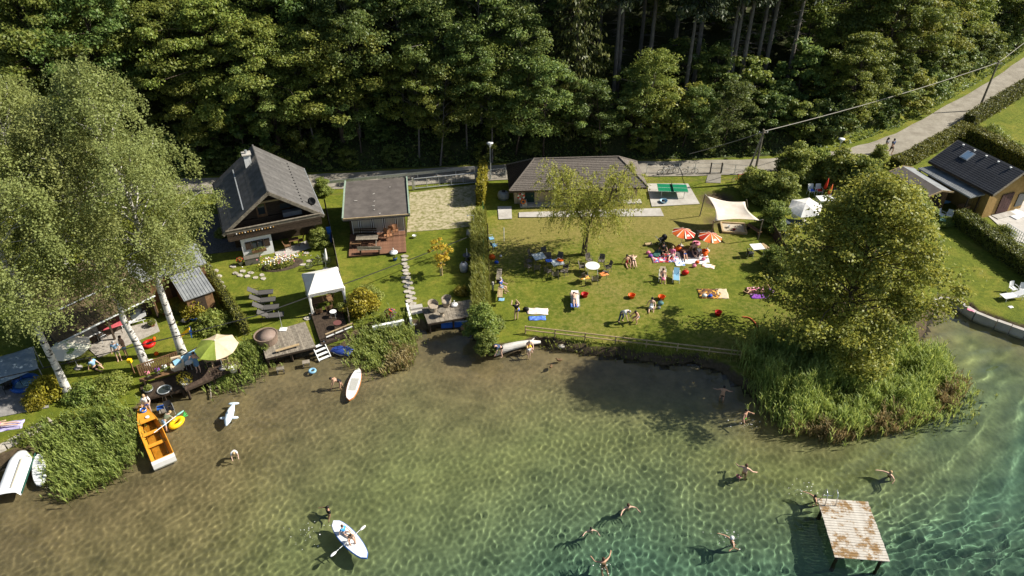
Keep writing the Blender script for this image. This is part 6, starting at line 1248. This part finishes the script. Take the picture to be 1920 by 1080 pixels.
t=thing('oar','white oar leaning from the rowing boat','oar',P(305,800,.7),ang(P(290,810),P(338,777))); MB().tube([(-.6,0,0),(1.0,0,.1)],.025,6).build('shaft',white,t); MB().ball((1.25,0,.12),.3,.08,.02,10,5).build('blade',colm('mint_blade',(150,200,190)),t,True)
t=thing('pineapple_float','yellow pineapple shaped float beside the rowing boat','float',P(332,795,.0),ang(P(325,800),P(345,782))); MB().ring((0,0,.12),.30,.16,18,8).build('ring',yellow,t,True).scale=(1.25,.85,1); [MB().ball((.62+.08*k,.12*(k-1),.16),.2,.06,.04,8,5,Euler((0,0,.5*(k-1))).to_matrix()).build('leaf',green,t,True) for k in range(3)]
t=thing('dolphin_float','pale blue inflatable dolphin on the shallow water','float',P(432,781,.0),ang(P(428,797),P(440,762)))
MB().tube([(-.95,0,.15),(-.6,0,.2),(-.1,0,.22),(.35,0,.2),(.75,0,.16),(.95,0,.16)],[.05,.2,.26,.22,.12,.08],10).build('body',colm('pale_dolphin',(195,212,222),(215,228,236),rough=.35),t,True); MB().ball((.98,0,.18),.12,.38,.05,10,5).build('tail_fin',_M['pale_dolphin'],t,True)
for s in (-1,1): MB().ball((-.25,s*.36,.14),.12,.25,.05,8,5).build('flipper',_M['pale_dolphin'],t,True)
MB().ball((-.05,0,.46),.16,.04,.14,8,5).build('dorsal_fin',_M['pale_dolphin'],t,True)
chair('folding_chair','grey folding chair standing in the shallow water by the boat',321,776,.6,steel,blackc,z=-.1); tag(MB().box((0,0,.3),(.6,.35,.1)).build('cool_box',bluepl,None,False,P(306,770,0),.4),'blue cool box in the shallow water beside the folding chair','cool box'); tag(MB().box((0,0,.28),(.5,.4,.06)).build('side_board',wood_g,None,False,P(309,776,0),.4),'small wooden board in front of the blue cool box','board')
t=thing('bucket','blue bucket at the bow of the rowing boat','bucket',P(271,775,.3),0); MB().lathe([(0,0),(.16,0),(.2,.32),(.17,.32),(.14,.03),(0,.03)],12).build('bucket',bluepl,t,True); MB().ring((0,0,.34),.19,.012,14,4).build('handle',steel,t)
for p,q,l in (((393,716),(396,748),'driftwood branch sticking out from the dark deck'),((392,716),(408,728),'shorter driftwood branch beside the first')): tag(MB().tube([P(*p,.25),P(*q,-.05)],[.06,.04],6).build('driftwood_branch',wood_g),l,'branch')
# ================================================================ right gardens
parasol('white square parasol on the lawn behind the alder',1506,414,1.5,1.9,[canvasw],6,tilt=(.12,-.15),drop=.42); closed_parasol('folded red parasol behind the white tablecloth, taller',1541,368,1.9,pr,tilt=.1); closed_parasol('folded red parasol at the white tablecloth, shorter',1549,376,1.7,po,tilt=.12)
table('garden_table','table under a white printed cloth beside the folded red parasols',1546,385,.1,1.5,.9,wood_d); 
t=thing('tablecloth','white printed cloth hanging over the garden table','tablecloth',P(1546,385),.1); MB().box((0,0,.75),(1.6,1.0,.03)).build('top',white,t); [MB().box((0,s*.51,.5),(1.6,.02,.5)).build('side_drop',white,t) for s in (-1,1)]; [MB().box((s*.81,0,.5),(.02,1.0,.5)).build('end_drop',white,t) for s in (-1,1)]
for i in range(9): MB().box((-.6+.15*i,-.525,.42),(.08,.01,.06)).build('print',colm('green_print',(70,100,80)),t)
for a,b,l in ((1519,366,'white garden chair with a blue cushion, left of the folded parasols'),(1533,366,'white garden chair with a red cushion, left of the folded parasols'),(1561,362,'white garden chair with a blue cushion, right of the folded parasols')): MB().box((0,-.02,.46),(.38,.36,.06)).build('cushion',blue if 'blue' in l else red,chair('garden_chair',l,a,b,.1,white,arms=True,s=1.15))
bag('magenta bag on the ground behind the tablecloth',1552,372,colm('magenta_bag',(170,30,110)),.5); table('grill_table','dark oval table on the lawn beside the alder',1485,428,-.2,1.5,.9,colm('slate_table',(60,68,75),(80,88,95)),.65); chair('garden_chair','pale green garden chair beside the dark oval table',1463,425,1.5,ltblue,colm('pale_green_chair',(140,170,160))); chair('garden_chair','white garden chair with dark clothes below the dark oval table',1470,448,2.0,white,navy); chair('garden_chair','white low chair between parasol and dark table',1488,414,.2,white); chair('garden_chair','pale blue chair beside the alder branches',1505,434,-1.2,white,ltblue); tag(MB().box((0,0,.3),(.8,.5,.6)).build('crate',wood_b,None,False,P(1455,408),.3),'brown crate under the bush by the shade sail','crate')
table('garden_table','white square table under the big alder',1528,653,.2,1.0,.8,white,fm=steel); chair('garden_chair','dark chair behind the white table under the alder',1520,637,.1,steel,blackc); chair('garden_chair','white wire chair left of the table under the alder',1510,655,1.6,white,steel)
chair('garden_chair','stacked white plastic chair beside the low shed',1763,410,.6,white); chair('garden_chair','grey green plastic chair beside the stacked white one',1764,420,1.2,ltblue,colm('pale_green_chair',(140,170,160))); chair('garden_chair','white plastic chair lying next to the blue rail',1777,412,-.6,white); tag(MB().beam((0,0,.1),(2.2,-1.9,.12),.12,.08).build('blue_pole',ltblue,None,False,P(1776,418)),'pale blue pole lying along the foot of the hedge','pole'); tag(MB().ball((0,0,.35),1.2,.25,.2,12,6).build('covered_kayak',ltblue,None,True,P(1757,385)),'pale kayak stored beside the low shed','kayak')
lounger('sun_lounger','white sun lounger on the lawn above the bay',1897,560,.2,white,white,.3,1.9,.62); chair('garden_chair','white plastic chair behind the white sun lounger, towards the hedge',1896,549,.3,white); chair('garden_chair','white plastic chair next to the white sun lounger, nearer the kerb end',1914,552,-.3,white); towel('small white cloth on the grass by the kerb',1895,576,.3,.35,.25,white); towel('pink towel on the kerb wall of the bay',1820,582,-.6,.5,.25,pink,z=.62)
t=thing('water_butt','green water butt behind the dark tiled house','water butt',land(1828,262),0); MB().lathe([(0,0),(.5,0),(.55,.5),(.5,1.0),(0,1.02)],14).build('barrel',colm('dull_green_butt',(70,100,85)),t,True); MB().lathe([(0,1.03),(.52,1.03),(.5,1.1),(0,1.12)],14).build('lid',ltblue,t,True)
t=thing('cold_frame','low cold frame with glass lids behind the dark tiled house','cold frame',land(1805,250),-.9); MB().box((0,0,.25),(2.0,1.0,.5)).build('box',wood_d,t); [MB().box((x,0,.53),(.9,.95,.04)).build('glass_lid',glass,t) for x in (-.5,.5)]
def trellis(label,a,b):
    t=thing('trellis',label,'trellis',(a.x,a.y,.5),ang(a,b)); L=(b-a).length
    for k in range(int(L/.22)): MB().box((.22*k,0,.6),(.04,.03,1.2)).build('slat',white,t)
    for k in range(5): MB().box((L/2,.03,.15+.25*k),(L,.03,.04)).build('slat',white,t)
trellis('white trellis at the edge of the ochre terrace',P(1880,440),P(1925,470))
towel('white sun sail folded on the ochre house terrace',1905,402,.5,1.8,1.2,white,'ground_sheet',z=.57,cat='sheet')
# ducks
for i,(a,b) in enumerate([(1049,676),(1033,688)]):
    t=thing('duck',('brown duck swimming off the bleached trunk, farther from shore','brown duck swimming off the bleached trunk, nearer the shore')[1-i],'duck',P(a,b,.02),3.4+i); MB().tube([(-.22,0,.05),(-.12,0,.05),(.05,0,.05),(.16,0,.1),(.19,0,.2),(.24,0,.25),(.30,0,.24)],[.02,.09,.11,.07,.04,.05,.015],8).build('body',colm('duck_brown',(85,65,45),(120,95,65),scale=20),t,True)
# ================================================================ people
SK=[]
SKIN=[mat('skin_light',(.62,.40,.29),rough=.55),mat('skin_tan',(.50,.29,.19),rough=.55),mat('skin_pale',(.62,.42,.32),rough=.55)]
HAIR=dict(brown=mat('hair_brown',(.06,.03,.018),(.10,.05,.03),scale=30,rough=.6),dark=mat('hair_dark',(.012,.010,.009),(.03,.024,.02),scale=30,rough=.6),blond=mat('hair_blond',(.38,.26,.12),(.48,.34,.17),scale=30,rough=.6),grey=mat('hair_grey',(.35,.33,.3),(.5,.48,.45),scale=30,rough=.6))
V3=Vector
def base_pose():
    d=dict(pel=V3((0,0,.93)),spi=V3((0,.01,1.12)),che=V3((0,0,1.32)),nec=V3((0,.01,1.47)),hea=V3((0,-.015,1.59)),top=V3((0,-.005,1.69)))
    for s,k in ((1,'L'),(-1,'R')):
        d.update({'sh'+k:V3((.185*s,0,1.40)),'el'+k:V3((.25*s,.03,1.12)),'wr'+k:V3((.27*s,-.06,.88)),'hi'+k:V3((.09*s,0,.88)),'kn'+k:V3((.10*s,-.02,.49)),'an'+k:V3((.10*s,.02,.08)),'to'+k:V3((.12*s,-.15,.035))})
    return d
def move(d,M,keys,piv):
    for k in keys: d[k]=piv+M@(d[k]-piv)
UP=['spi','che','nec','hea','top','shL','elL','wrL','shR','elR','wrR']
def pose(kind):
    d=base_pose(); rx=lambda a:Matrix.Rotation(R(a),3,'X')
    def arm(k,el,wr): d['el'+k]=d['sh'+k]+V3(el).normalized()*.29; d['wr'+k]=d['el'+k]+V3(wr).normalized()*.25
    def leg(k,kn,an,to=(0,-1,0)): d['kn'+k]=d['hi'+k]+V3(kn).normalized()*.40; d['an'+k]=d['kn'+k]+V3(an).normalized()*.41; d['to'+k]=d['an'+k]+V3(to).normalized()*.18
    if kind=='stand': arm('L',(.35,-.2,-1),(-.2,-1,-.2)); 
    if kind=='holdball': arm('L',(.4,-.8,-.3),(-.4,-.8,.5)); arm('R',(-.4,-.8,-.3),(.4,-.8,.5))
    if kind=='walk': leg('L',(.02,-.35,-1),(0,.25,-1)); leg('R',(-.02,.2,-1),(0,.45,-1)); arm('L',(.1,.35,-1),(0,-.1,-1)); arm('R',(-.1,-.35,-1),(0,-.5,-1))
    if kind=='bend':
        move(d,rx(62),UP,d['pel']); arm('L',(.15,-.35,-1),(0,-.5,-.9)); arm('R',(-.2,-.5,-1),(.1,-.4,-1)); leg('L',(.1,-.25,-1),(0,.3,-1)); leg('R',(-.15,.1,-1),(0,.2,-1))
    if kind=='crouch':
        leg('L',(.25,-1,-.15),(0,.45,-1)); leg('R',(-.25,-1,-.05),(0,.5,-1)); move(d,rx(30),UP,d['pel']); arm('L',(.2,-.8,-.6),(-.2,-.8,-.4)); arm('R',(-.2,-.8,-.6),(.2,-.8,-.4))
    if kind=='sitg':
        leg('L',(.2,-1,.45),(.05,-.75,-.9)); leg('R',(-.15,-1,.05),(0,-1,-.1),(0,-.3,1)); move(d,rx(-8),UP,d['pel']); arm('L',(.4,-.5,-1),(-.1,-.9,-.3)); arm('R',(-.35,.4,-1),(-.1,.2,-1))
    if kind=='sitc':
        leg('L',(.12,-1,-.05),(0,-.05,-1)); leg('R',(-.12,-1,-.05),(0,.1,-1)); arm('L',(.2,-.3,-1),(-.1,-1,-.1)); arm('R',(-.2,-.3,-1),(.1,-1,-.1))
    if kind=='phone': arm('L',(.5,-.6,-.5),(-.5,-.3,1)); arm('R',(-.5,-.6,-.5),(.5,-.3,1))
    if kind=='wade': arm('L',(.8,-.3,-.7),(.5,-.5,-.3)); arm('R',(-.8,-.3,-.7),(-.5,-.5,-.3)); leg('L',(.05,-.3,-1),(0,.2,-1)); leg('R',(-.05,.2,-1),(0,.2,-1))
    if kind=='swim':
        arm('L',(.8,-.45,.05),(.2,-.9,.35)); arm('R',(-.8,-.45,.1),(-.6,-.7,.3)); leg('L',(.12,-.2,-1),(.1,.5,-1),(0,.4,-1)); leg('R',(-.12,.1,-1),(-.1,.25,-1),(0,.4,-1)); d['hea']+=V3((0,.05,-.01)); d['top']+=V3((0,.10,-.03))
    if kind in('prone','supine'): arm('L',(.5,-.2,.8),(-.8,-.1,.5)); arm('R',(-.5,-.2,.8),(.8,-.1,.5)); d['toL']=d['anL']+V3((0,.05,-.16)); d['toR']=d['anR']+V3((0,.05,-.16))
    if kind=='supine': arm('L',(.25,0,-1),(.1,-.1,-1)); arm('R',(-.6,0,.5),(.6,0,.6))
    if kind in('prone','swim'):
        M=rx(88 if kind=='prone' else 16); [d.__setitem__(k,M@v) for k,v in d.items()]
    if kind=='supine':
        M=rx(-88); [d.__setitem__(k,M@v) for k,v in d.items()]
    return d
def skin(name,verts,edges,rad,m,parent,sub=1):
    me=bpy.data.meshes.new(name); me.from_pydata([tuple(v) for v in verts],edges,[]); me.materials.append(m); o=link(name,me,parent)
    sk=o.modifiers.new('skin','SKIN'); sk.use_smooth_shade=True; o.modifiers.new('sub','SUBSURF').levels=sub; o.modifiers['sub'].render_levels=sub
    for i,r in enumerate(rad): dd=me.skin_vertices[0].data[i]; dd.radius=(r,r); dd.use_root=(i==0)
    SK.append(o); return o
def person(label,loc,rz,kind,skinm=0,hair='brown',wear=(),s=1.,long=False,zoff=None):
    """wear: list of (name, cut, material); cuts: shorts, trunks, shirt, tee, suit, dress, hat, cap"""
    d=pose(kind); t=thing('person',label,'person',loc,rz,None,s)
    lo=min(v.z for k,v in d.items())
    if zoff is None:
        zoff=(.035 if kind in('stand','holdball','walk','bend','phone','wade') else .04) -lo
        if kind in('prone','supine'): zoff=.12-min(v.z for k,v in d.items() if k[:2] in('ch','pe','an','sp'))
        if kind=='sitg': zoff=.12-d['pel'].z
        if kind=='sitc': zoff=.50-d['pel'].z
    if kind=='swim': zoff=.19-d['hea'].z; off=d['hea'].copy(); off.z=0; d={k:v-off for k,v in d.items()}
    for k in d: d[k]=d[k]+V3((0,0,zoff))
    order=['pel','spi','che','nec','hea','top']; rad=dict(pel=.125,spi=.115,che=.13,nec=.052,hea=.088,top=.062,sh=.062,el=.043,wr=.030,hi=.085,kn=.058,an=.038,to=.030)
    vs=[];es=[];rs=[];ix={}
    def av(k,p,r,par=None):
        ix[k]=len(vs); vs.append(p); rs.append(r)
        if par: es.append((ix[par],ix[k]))
    prev=None
    for k in order: av(k,d[k],rad[k],prev); prev=k
    face=(d['top']-d['nec']).cross(d['shL']-d['shR']).normalized()*-1
    if kind not in('prone','supine','swim') and face.y>0: face=-face
    for S in 'LR':
        av('sh'+S,d['sh'+S],rad['sh'],'che'); av('el'+S,d['el'+S],rad['el'],'sh'+S); av('wr'+S,d['wr'+S],rad['wr'],'el'+S)
        f=(d['wr'+S]-d['el'+S]).normalized(); sd=f.orthogonal().normalized(); up=f.cross(sd)
        av('pa'+S,d['wr'+S]+f*.075,.030,'wr'+S)
        for q in range(4): av('f%d%s'%(q,S),d['wr'+S]+f*(.115+.01*(q in(1,2)))+sd*(.024*(q-1.5)),.010,'pa'+S); av('g%d%s'%(q,S),d['wr'+S]+f*(.155+.014*(q in(1,2)))+sd*(.026*(q-1.5))+up*.018,.008,'f%d%s'%(q,S))
        av('th'+S,d['wr'+S]+f*.06+sd*.055,.011,'wr'+S)
        av('hi'+S,d['hi'+S],rad['hi'],'pel'); av('kn'+S,d['kn'+S],rad['kn'],'hi'+S); av('an'+S,d['an'+S],rad['an'],'kn'+S); av('to'+S,d['to'+S],rad['to'],'an'+S)
    skin('body',vs,es,rs,SKIN[skinm],t)
    hd=d['hea']; up=(d['top']-d['nec']).normalized(); right=(d['shL']-d['shR']).normalized(); fw=right.cross(up).normalized()
    if kind in('prone','swim'): fw=-(d['che']-d['pel']).cross(right).normalized() if False else right.cross(up).normalized()
    Mh=Matrix((right,-fw,up)).transposed()
    h=HAIR[hair]; MB().ball(hd+up*.035-fw*.022,.098,.108,.108,10,7,Mh).build('hair',h,t,True)
    if long: MB().tube([hd-fw*.07,d['nec']-fw*.085,d['che']-fw*.13],[.07,.075,.04],8).build('long_hair',h,t,True)
    MB().ball(hd+fw*.098-up*.012,.014,.024,.02,6,4,Mh).build('nose',SKIN[skinm],t,True)
    for q in (-1,1): MB().ball(hd+fw*.086+right*.032*q+up*.012,.011,n=6,k=4).build('eye',dark,t); MB().ball(hd+right*.092*q,.012,.024,.032,6,4,Mh).build('ear',SKIN[skinm],t,True)
    MB().ball(hd+fw*.088-up*.055,.024,.008,.007,6,4,Mh).build('mouth',colm('lips',(150,70,65)),t)
    L=lambda a,b,u:d[a].lerp(d[b],u)
    for nm,cut,m in wear:
        vs=[];es=[];rs=[]
        def a2(p,r,par=None):
            vs.append(p); rs.append(r)
            if par is not None: es.append((par,len(vs)-1))
            return len(vs)-1
        if cut in('shorts','trunks','trousers'):
            a=a2(d['pel'],.142); a2(L('pel','spi',.35),.135,a); u={'shorts':.75,'trunks':.38}.get(cut,1)
            for S in 'LR':
                b=a2(d['hi'+S],.102,a); c=a2(L('hi'+S,'kn'+S,u),.088 if u<1 else .072,b)
                if cut=='trousers': a2(L('kn'+S,'an'+S,.9),.058,c)
        elif cut in('shirt','tee','top'):
            a=a2(d['che'],.148); b=a2(L('spi','pel',.0 if cut=='top' else .5),.134,a); c=a2(L('che','nec',.35),.10,a)
            if cut!='top':
                for S in 'LR': e=a2(d['sh'+S],.080,a); a2(L('sh'+S,'el'+S,.6 if cut=='tee' else .95),.064,e)
        elif cut=='suit':
            a=a2(d['pel'],.138); b=a2(d['spi'],.127,a); a2(L('che','nec',.1),.143,b)
            for S in 'LR': a2(L('pel','hi'+S,1.1),.092,a)
        elif cut=='dress':
            a=a2(d['che'],.150); b=a2(d['spi'],.145,a); c=a2(d['pel'],.175,b); a2((d['knL']+d['knR'])/2,.20,c)
        if cut in('hat','cap'):
            MB().lathe([(.20 if cut=='hat' else .13,.0),(.115,.03),(.10,.10),(.0,.13)],12,hd+up*.05,rot=Mh).build(nm,m,t,True); continue
        skin(nm,vs,es,rs,m,t)
    return t
def W(c,n): return colm('cloth_'+n,c,None)
wblk=W((25,25,28),'black');wwht=W((228,226,222),'white');wblu=W((60,95,170),'blue');wlbl=W((140,175,205),'pale_blue');wgry=W((120,122,125),'grey');wgrn=W((70,200,40),'bright_green');wred=W((170,50,60),'red');wyel=W((235,195,40),'yellow');wpnk=W((225,120,160),'pink');wolv=W((125,130,105),'olive');wden=W((60,75,105),'denim');wcya=W((60,150,215),'cyan')
# beach lawn
person('person standing in black holding a yellow and blue ball',P(968,600),PI+.3,'holdball',0,'brown',[('shirt','tee',wblk),('shorts','trunks',wblk)],.97); ball('yellow and blue beach ball held by the standing person',971,583,.15,checker('beach_ball',(40,90,200),(240,205,50),(235,235,230),6),z=1.35)
person('person in blue sitting on the pale slatted bench',P(939,546),1.2,'sitc',0,'grey',[('shirt','tee',wblu),('shorts','shorts',wlbl)])
person('person in dark trunks lying face down on the white lounger',P(1079,577,.87),PI,'prone',0,'brown',[('trunks','trunks',wgry)])
person('person sitting on the grass with red swimsuit',P(1175,495),.2,'sitg',1,'dark',[('swimsuit','suit',wred)],.95,True); person('person lying face down beside the one in red',P(1191,503),PI,'prone',2,'blond',[('trunks','trunks',wblk)])
person('person in white shirt and jeans bending over the grass',P(1164,603),.9,'bend',0,'grey',[('shirt','tee',wwht),('jeans','trousers',wden)]); person('bare chested child crouching opposite the person in white shirt',P(1195,603),-.9,'crouch',1,'dark',[('trunks','trunks',wgry)],.95)
person('woman sitting on the grass in a white dress beside the orange tub',P(1221,577),-.2,'sitg',0,'dark',[('dress','dress',wwht)],1,True); bag('teal bag beside the sitting woman in white',1238,572,colm('teal_bag',(90,130,130)),.4); bag('small grey bag in front of the sitting woman in white',1235,579,wgry,.25)
person('person with pink top sitting on the tartan blanket',P(1259,480,.56),-.3,'sitg',0,'blond',[('top','tee',wpnk),('shorts','shorts',wwht)],1,True); person('person in black sitting on the tartan blanket',P(1243,473,.56),.2,'sitg',1,'dark',[('shirt','tee',wblk),('shorts','shorts',wblk)]); person('person lying under the red parasol on the striped blanket',P(1286,490,.56),PI-.1,'prone',1,'brown',[('trunks','trunks',wblu)]); person('person sitting on the striped blanket beside the parasol pole',P(1300,472,.56),.1,'sitg',0,'brown',[('swimsuit','suit',wblk)],1,True); person('child in white sitting at the edge of the striped blanket',P(1310,476,.56),-.4,'sitg',2,'blond',[('shirt','tee',wwht)],.75)
person('person reclining in the beige chair with a pink bag',P(1241,526,.5),.1,'sitc',0,'brown',[('swimsuit','suit',wgry)],.9)
person('person lying on the pink blanket in the half shade',P(1438,549,.56),1.5,'supine',1,'dark',[('swimsuit','suit',wpnk)]); person('person sitting behind the purple blanket',P(1435,547,.56),.5,'sitg',1,'dark',[('dress','dress',wblk)],.95,True)
person('person in grey shirt bending over the bleached trunk',P(940,668,.0),-1.0,'bend',0,'dark',[('shirt','tee',wden),('trunks','trunks',wblk)]); person('child with yellow shorts leaning on the bleached trunk',P(990,657,.05),.3,'crouch',0,'grey',[('shorts','shorts',wyel)],.95); person('small child in a white shirt standing in the shallows',P(992,672,-.1),.5,'stand',2,'blond',[('shirt','tee',wwht)],.62)
person('walker in dark clothes on the road, nearer the hedge',P(1669,289,.57),.5,'walk',0,'dark',[('shirt','tee',wden),('shorts','shorts',wblk)],1.05); person('walker with a backpack on the road, nearer the forest',P(1658,287,.57),.6,'walk',0,'dark',[('shirt','tee',wgry),('shorts','shorts',wden)],1.05,True)
# left garden
person('woman in a blue dress on the dark deck holding something to her eyes',P(373,697,.88),.2,'phone',0,'brown',[('dress','dress',W((95,130,165),'dusty_blue'))],1.0); person('bare chested man standing by the white and green parasol',P(238,668),-.4,'stand',1,'brown',[('shorts','shorts',wlbl)],1.05); person('man in pale blue shirt in front of the bare chested man',P(225,676),.4,'stand',0,'grey',[('shirt','tee',wlbl),('shorts','shorts',wolv)],1.0); person('person in white sitting beside the white and green parasol',P(178,690),1.2,'sitg',0,'dark',[('shirt','tee',wlbl),('shorts','shorts',wblk)])
person('fair haired person in a white shirt at the bow of the rowing boat',P(281,774,0),.4,'stand',2,'blond',[('shirt','shirt',wwht),('trunks','trunks',wblu)],.95,zoff=-.05); person('person in olive shirt bending at the side of the rowing boat',P(313,808,-.2),2.6,'bend',0,'blond',[('shirt','tee',wolv),('shorts','shorts',wlbl)],.95)
person('person lying on the purple and white air mattress',P(34,796,.56),1.75,'supine',2,'brown',[('swimsuit','suit',wpnk)],1.,True)
# bathers
Z=0
person('bather in the shallow water off the dark deck',P(443,860,-.45),.4,'bend',2,'blond',[('shirt','tee',wwht)],.8); person('bather bending to hold the white and grey paddle board',P(641,732,-.35),-1.4,'bend',1,'dark',[('swimsuit','suit',wblk)],.95)
c2=V3((math.cos(BR2),math.sin(BR2),0)); B0=P(656,1012,.14)
person('child in pale blue sitting on the paddle board, nearer its tail',B0-c2*.42+V3((-.08,.1,0)),BR2+PI/2+.3,'sitg',0,'brown',[('shirt','tee',wcya),('trunks','trunks',wden)],.72); person('child with bare back kneeling on the paddle board',B0+c2*.12,BR2+PI/2-.3,'crouch',1,'dark',[('trunks','trunks',wblk)],.75); person('bather holding the tail of the paddle board',P(621,983,-1.3),-.9,'wade',1,'dark',[('top','tee',wblk)],.95)
person('bather in dark trunks wading in the alder shade',P(1351,757,-.45),2.9,'wade',1,'dark',[('trunks','trunks',wblk)],.95); person('bather in bright green trunks splashing near the reeds',P(1392,800,-.55),.8,'wade',1,'dark',[('trunks','trunks',wgrn)],.92)
for a,b,r,l,w,hr,sk in ((1178,952,.3,'swimmer in a dark patterned suit with one arm stretched out',[('swimsuit','suit',wgry)],'brown',0),(1131,1052,-2.8,'swimmer in black with arms bent over the water',[('swimsuit','suit',wblk)],'brown',1),(1371,1014,-1.2,'swimmer with a white cap making splashes',[('swimsuit','suit',wblk),('bathing_cap','cap',wwht)],'grey',1),(1668,890,-1.0,'swimmer in a dark suit beyond the bathing platform',[('swimsuit','suit',wblk)],'blond',0)):
    person(l,P(a,b,-.02)+V3((0,0,0)),r,'swim',sk,hr,w,.95,zoff=-.42)
person('child swimmer in pale blue trunks with dark hair',P(1108,995,-.02),.1,'swim',2,'dark',[('trunks','trunks',wlbl)],.78,zoff=-.42); person('swimmer hanging on beside the platform ladder',P(1527,934,-.02),-1.3,'swim',1,'dark',[('swimsuit','suit',wblk)],.85,zoff=-.42)
person('adult bather carrying a child, seen from behind in chest deep water',P(1391,906,-1.05),2.6,'wade',0,'brown',[('trunks','trunks',wblk)],1.0); person('small child in pink carried by the adult bather',P(1383,900,-.42),2.2,'sitg',0,'dark',[('top','tee',wpnk)],.6)
# white water round the splashing swimmers: loose drops
def splash(label,px,py,n,r,seed):
    g=np.random.default_rng(seed); p=P(px,py,.0); C=np.stack([p.x+g.normal(size=n)*r,p.y+g.normal(size=n)*r*.7,.02+np.abs(g.normal(size=n))*.05],-1); V=leaves(C,g.normal(size=(n,3))*.5+np.array([0,0,1]),.02+.07*g.random(n)**2,.8,g=g); return tag(link('water_splash',leafobj('water_splash',V,white)),label,'splash',kind='stuff')
splash('splashes round the swimmer with the white cap',1368,1008,60,.5,1); splash('splashes beside the platform ladder',1508,920,50,.5,2); splash('foam trail behind the paddle board with children',583,1000,46,.6,3); splash('splashes round the bather in green trunks',1392,795,36,.5,4); splash('splashes round the swimmer in black',1136,1058,28,.4,5)
# turn the grown surfaces into plain meshes
bpy.context.view_layer.update(); dg=bpy.context.evaluated_depsgraph_get(); new=[(o,bpy.data.meshes.new_from_object(o.evaluated_get(dg))) for o in SK]
for o,me in new:
    old=o.data; mt=old.materials[0]; o.modifiers.clear(); o.data=me; me.name=o.name
    if not me.materials: me.materials.append(mt)
# things under water are lit through the moving surface
for o in bpy.data.objects:
    if o.type=='MESH' and (o.parent and (o.parent.get('category') in('person','platform','boat','stool','branch','chair','deck')) or o.name.startswith(('reed_bed','driftwood'))): o.cycles.is_caustics_receiver=True
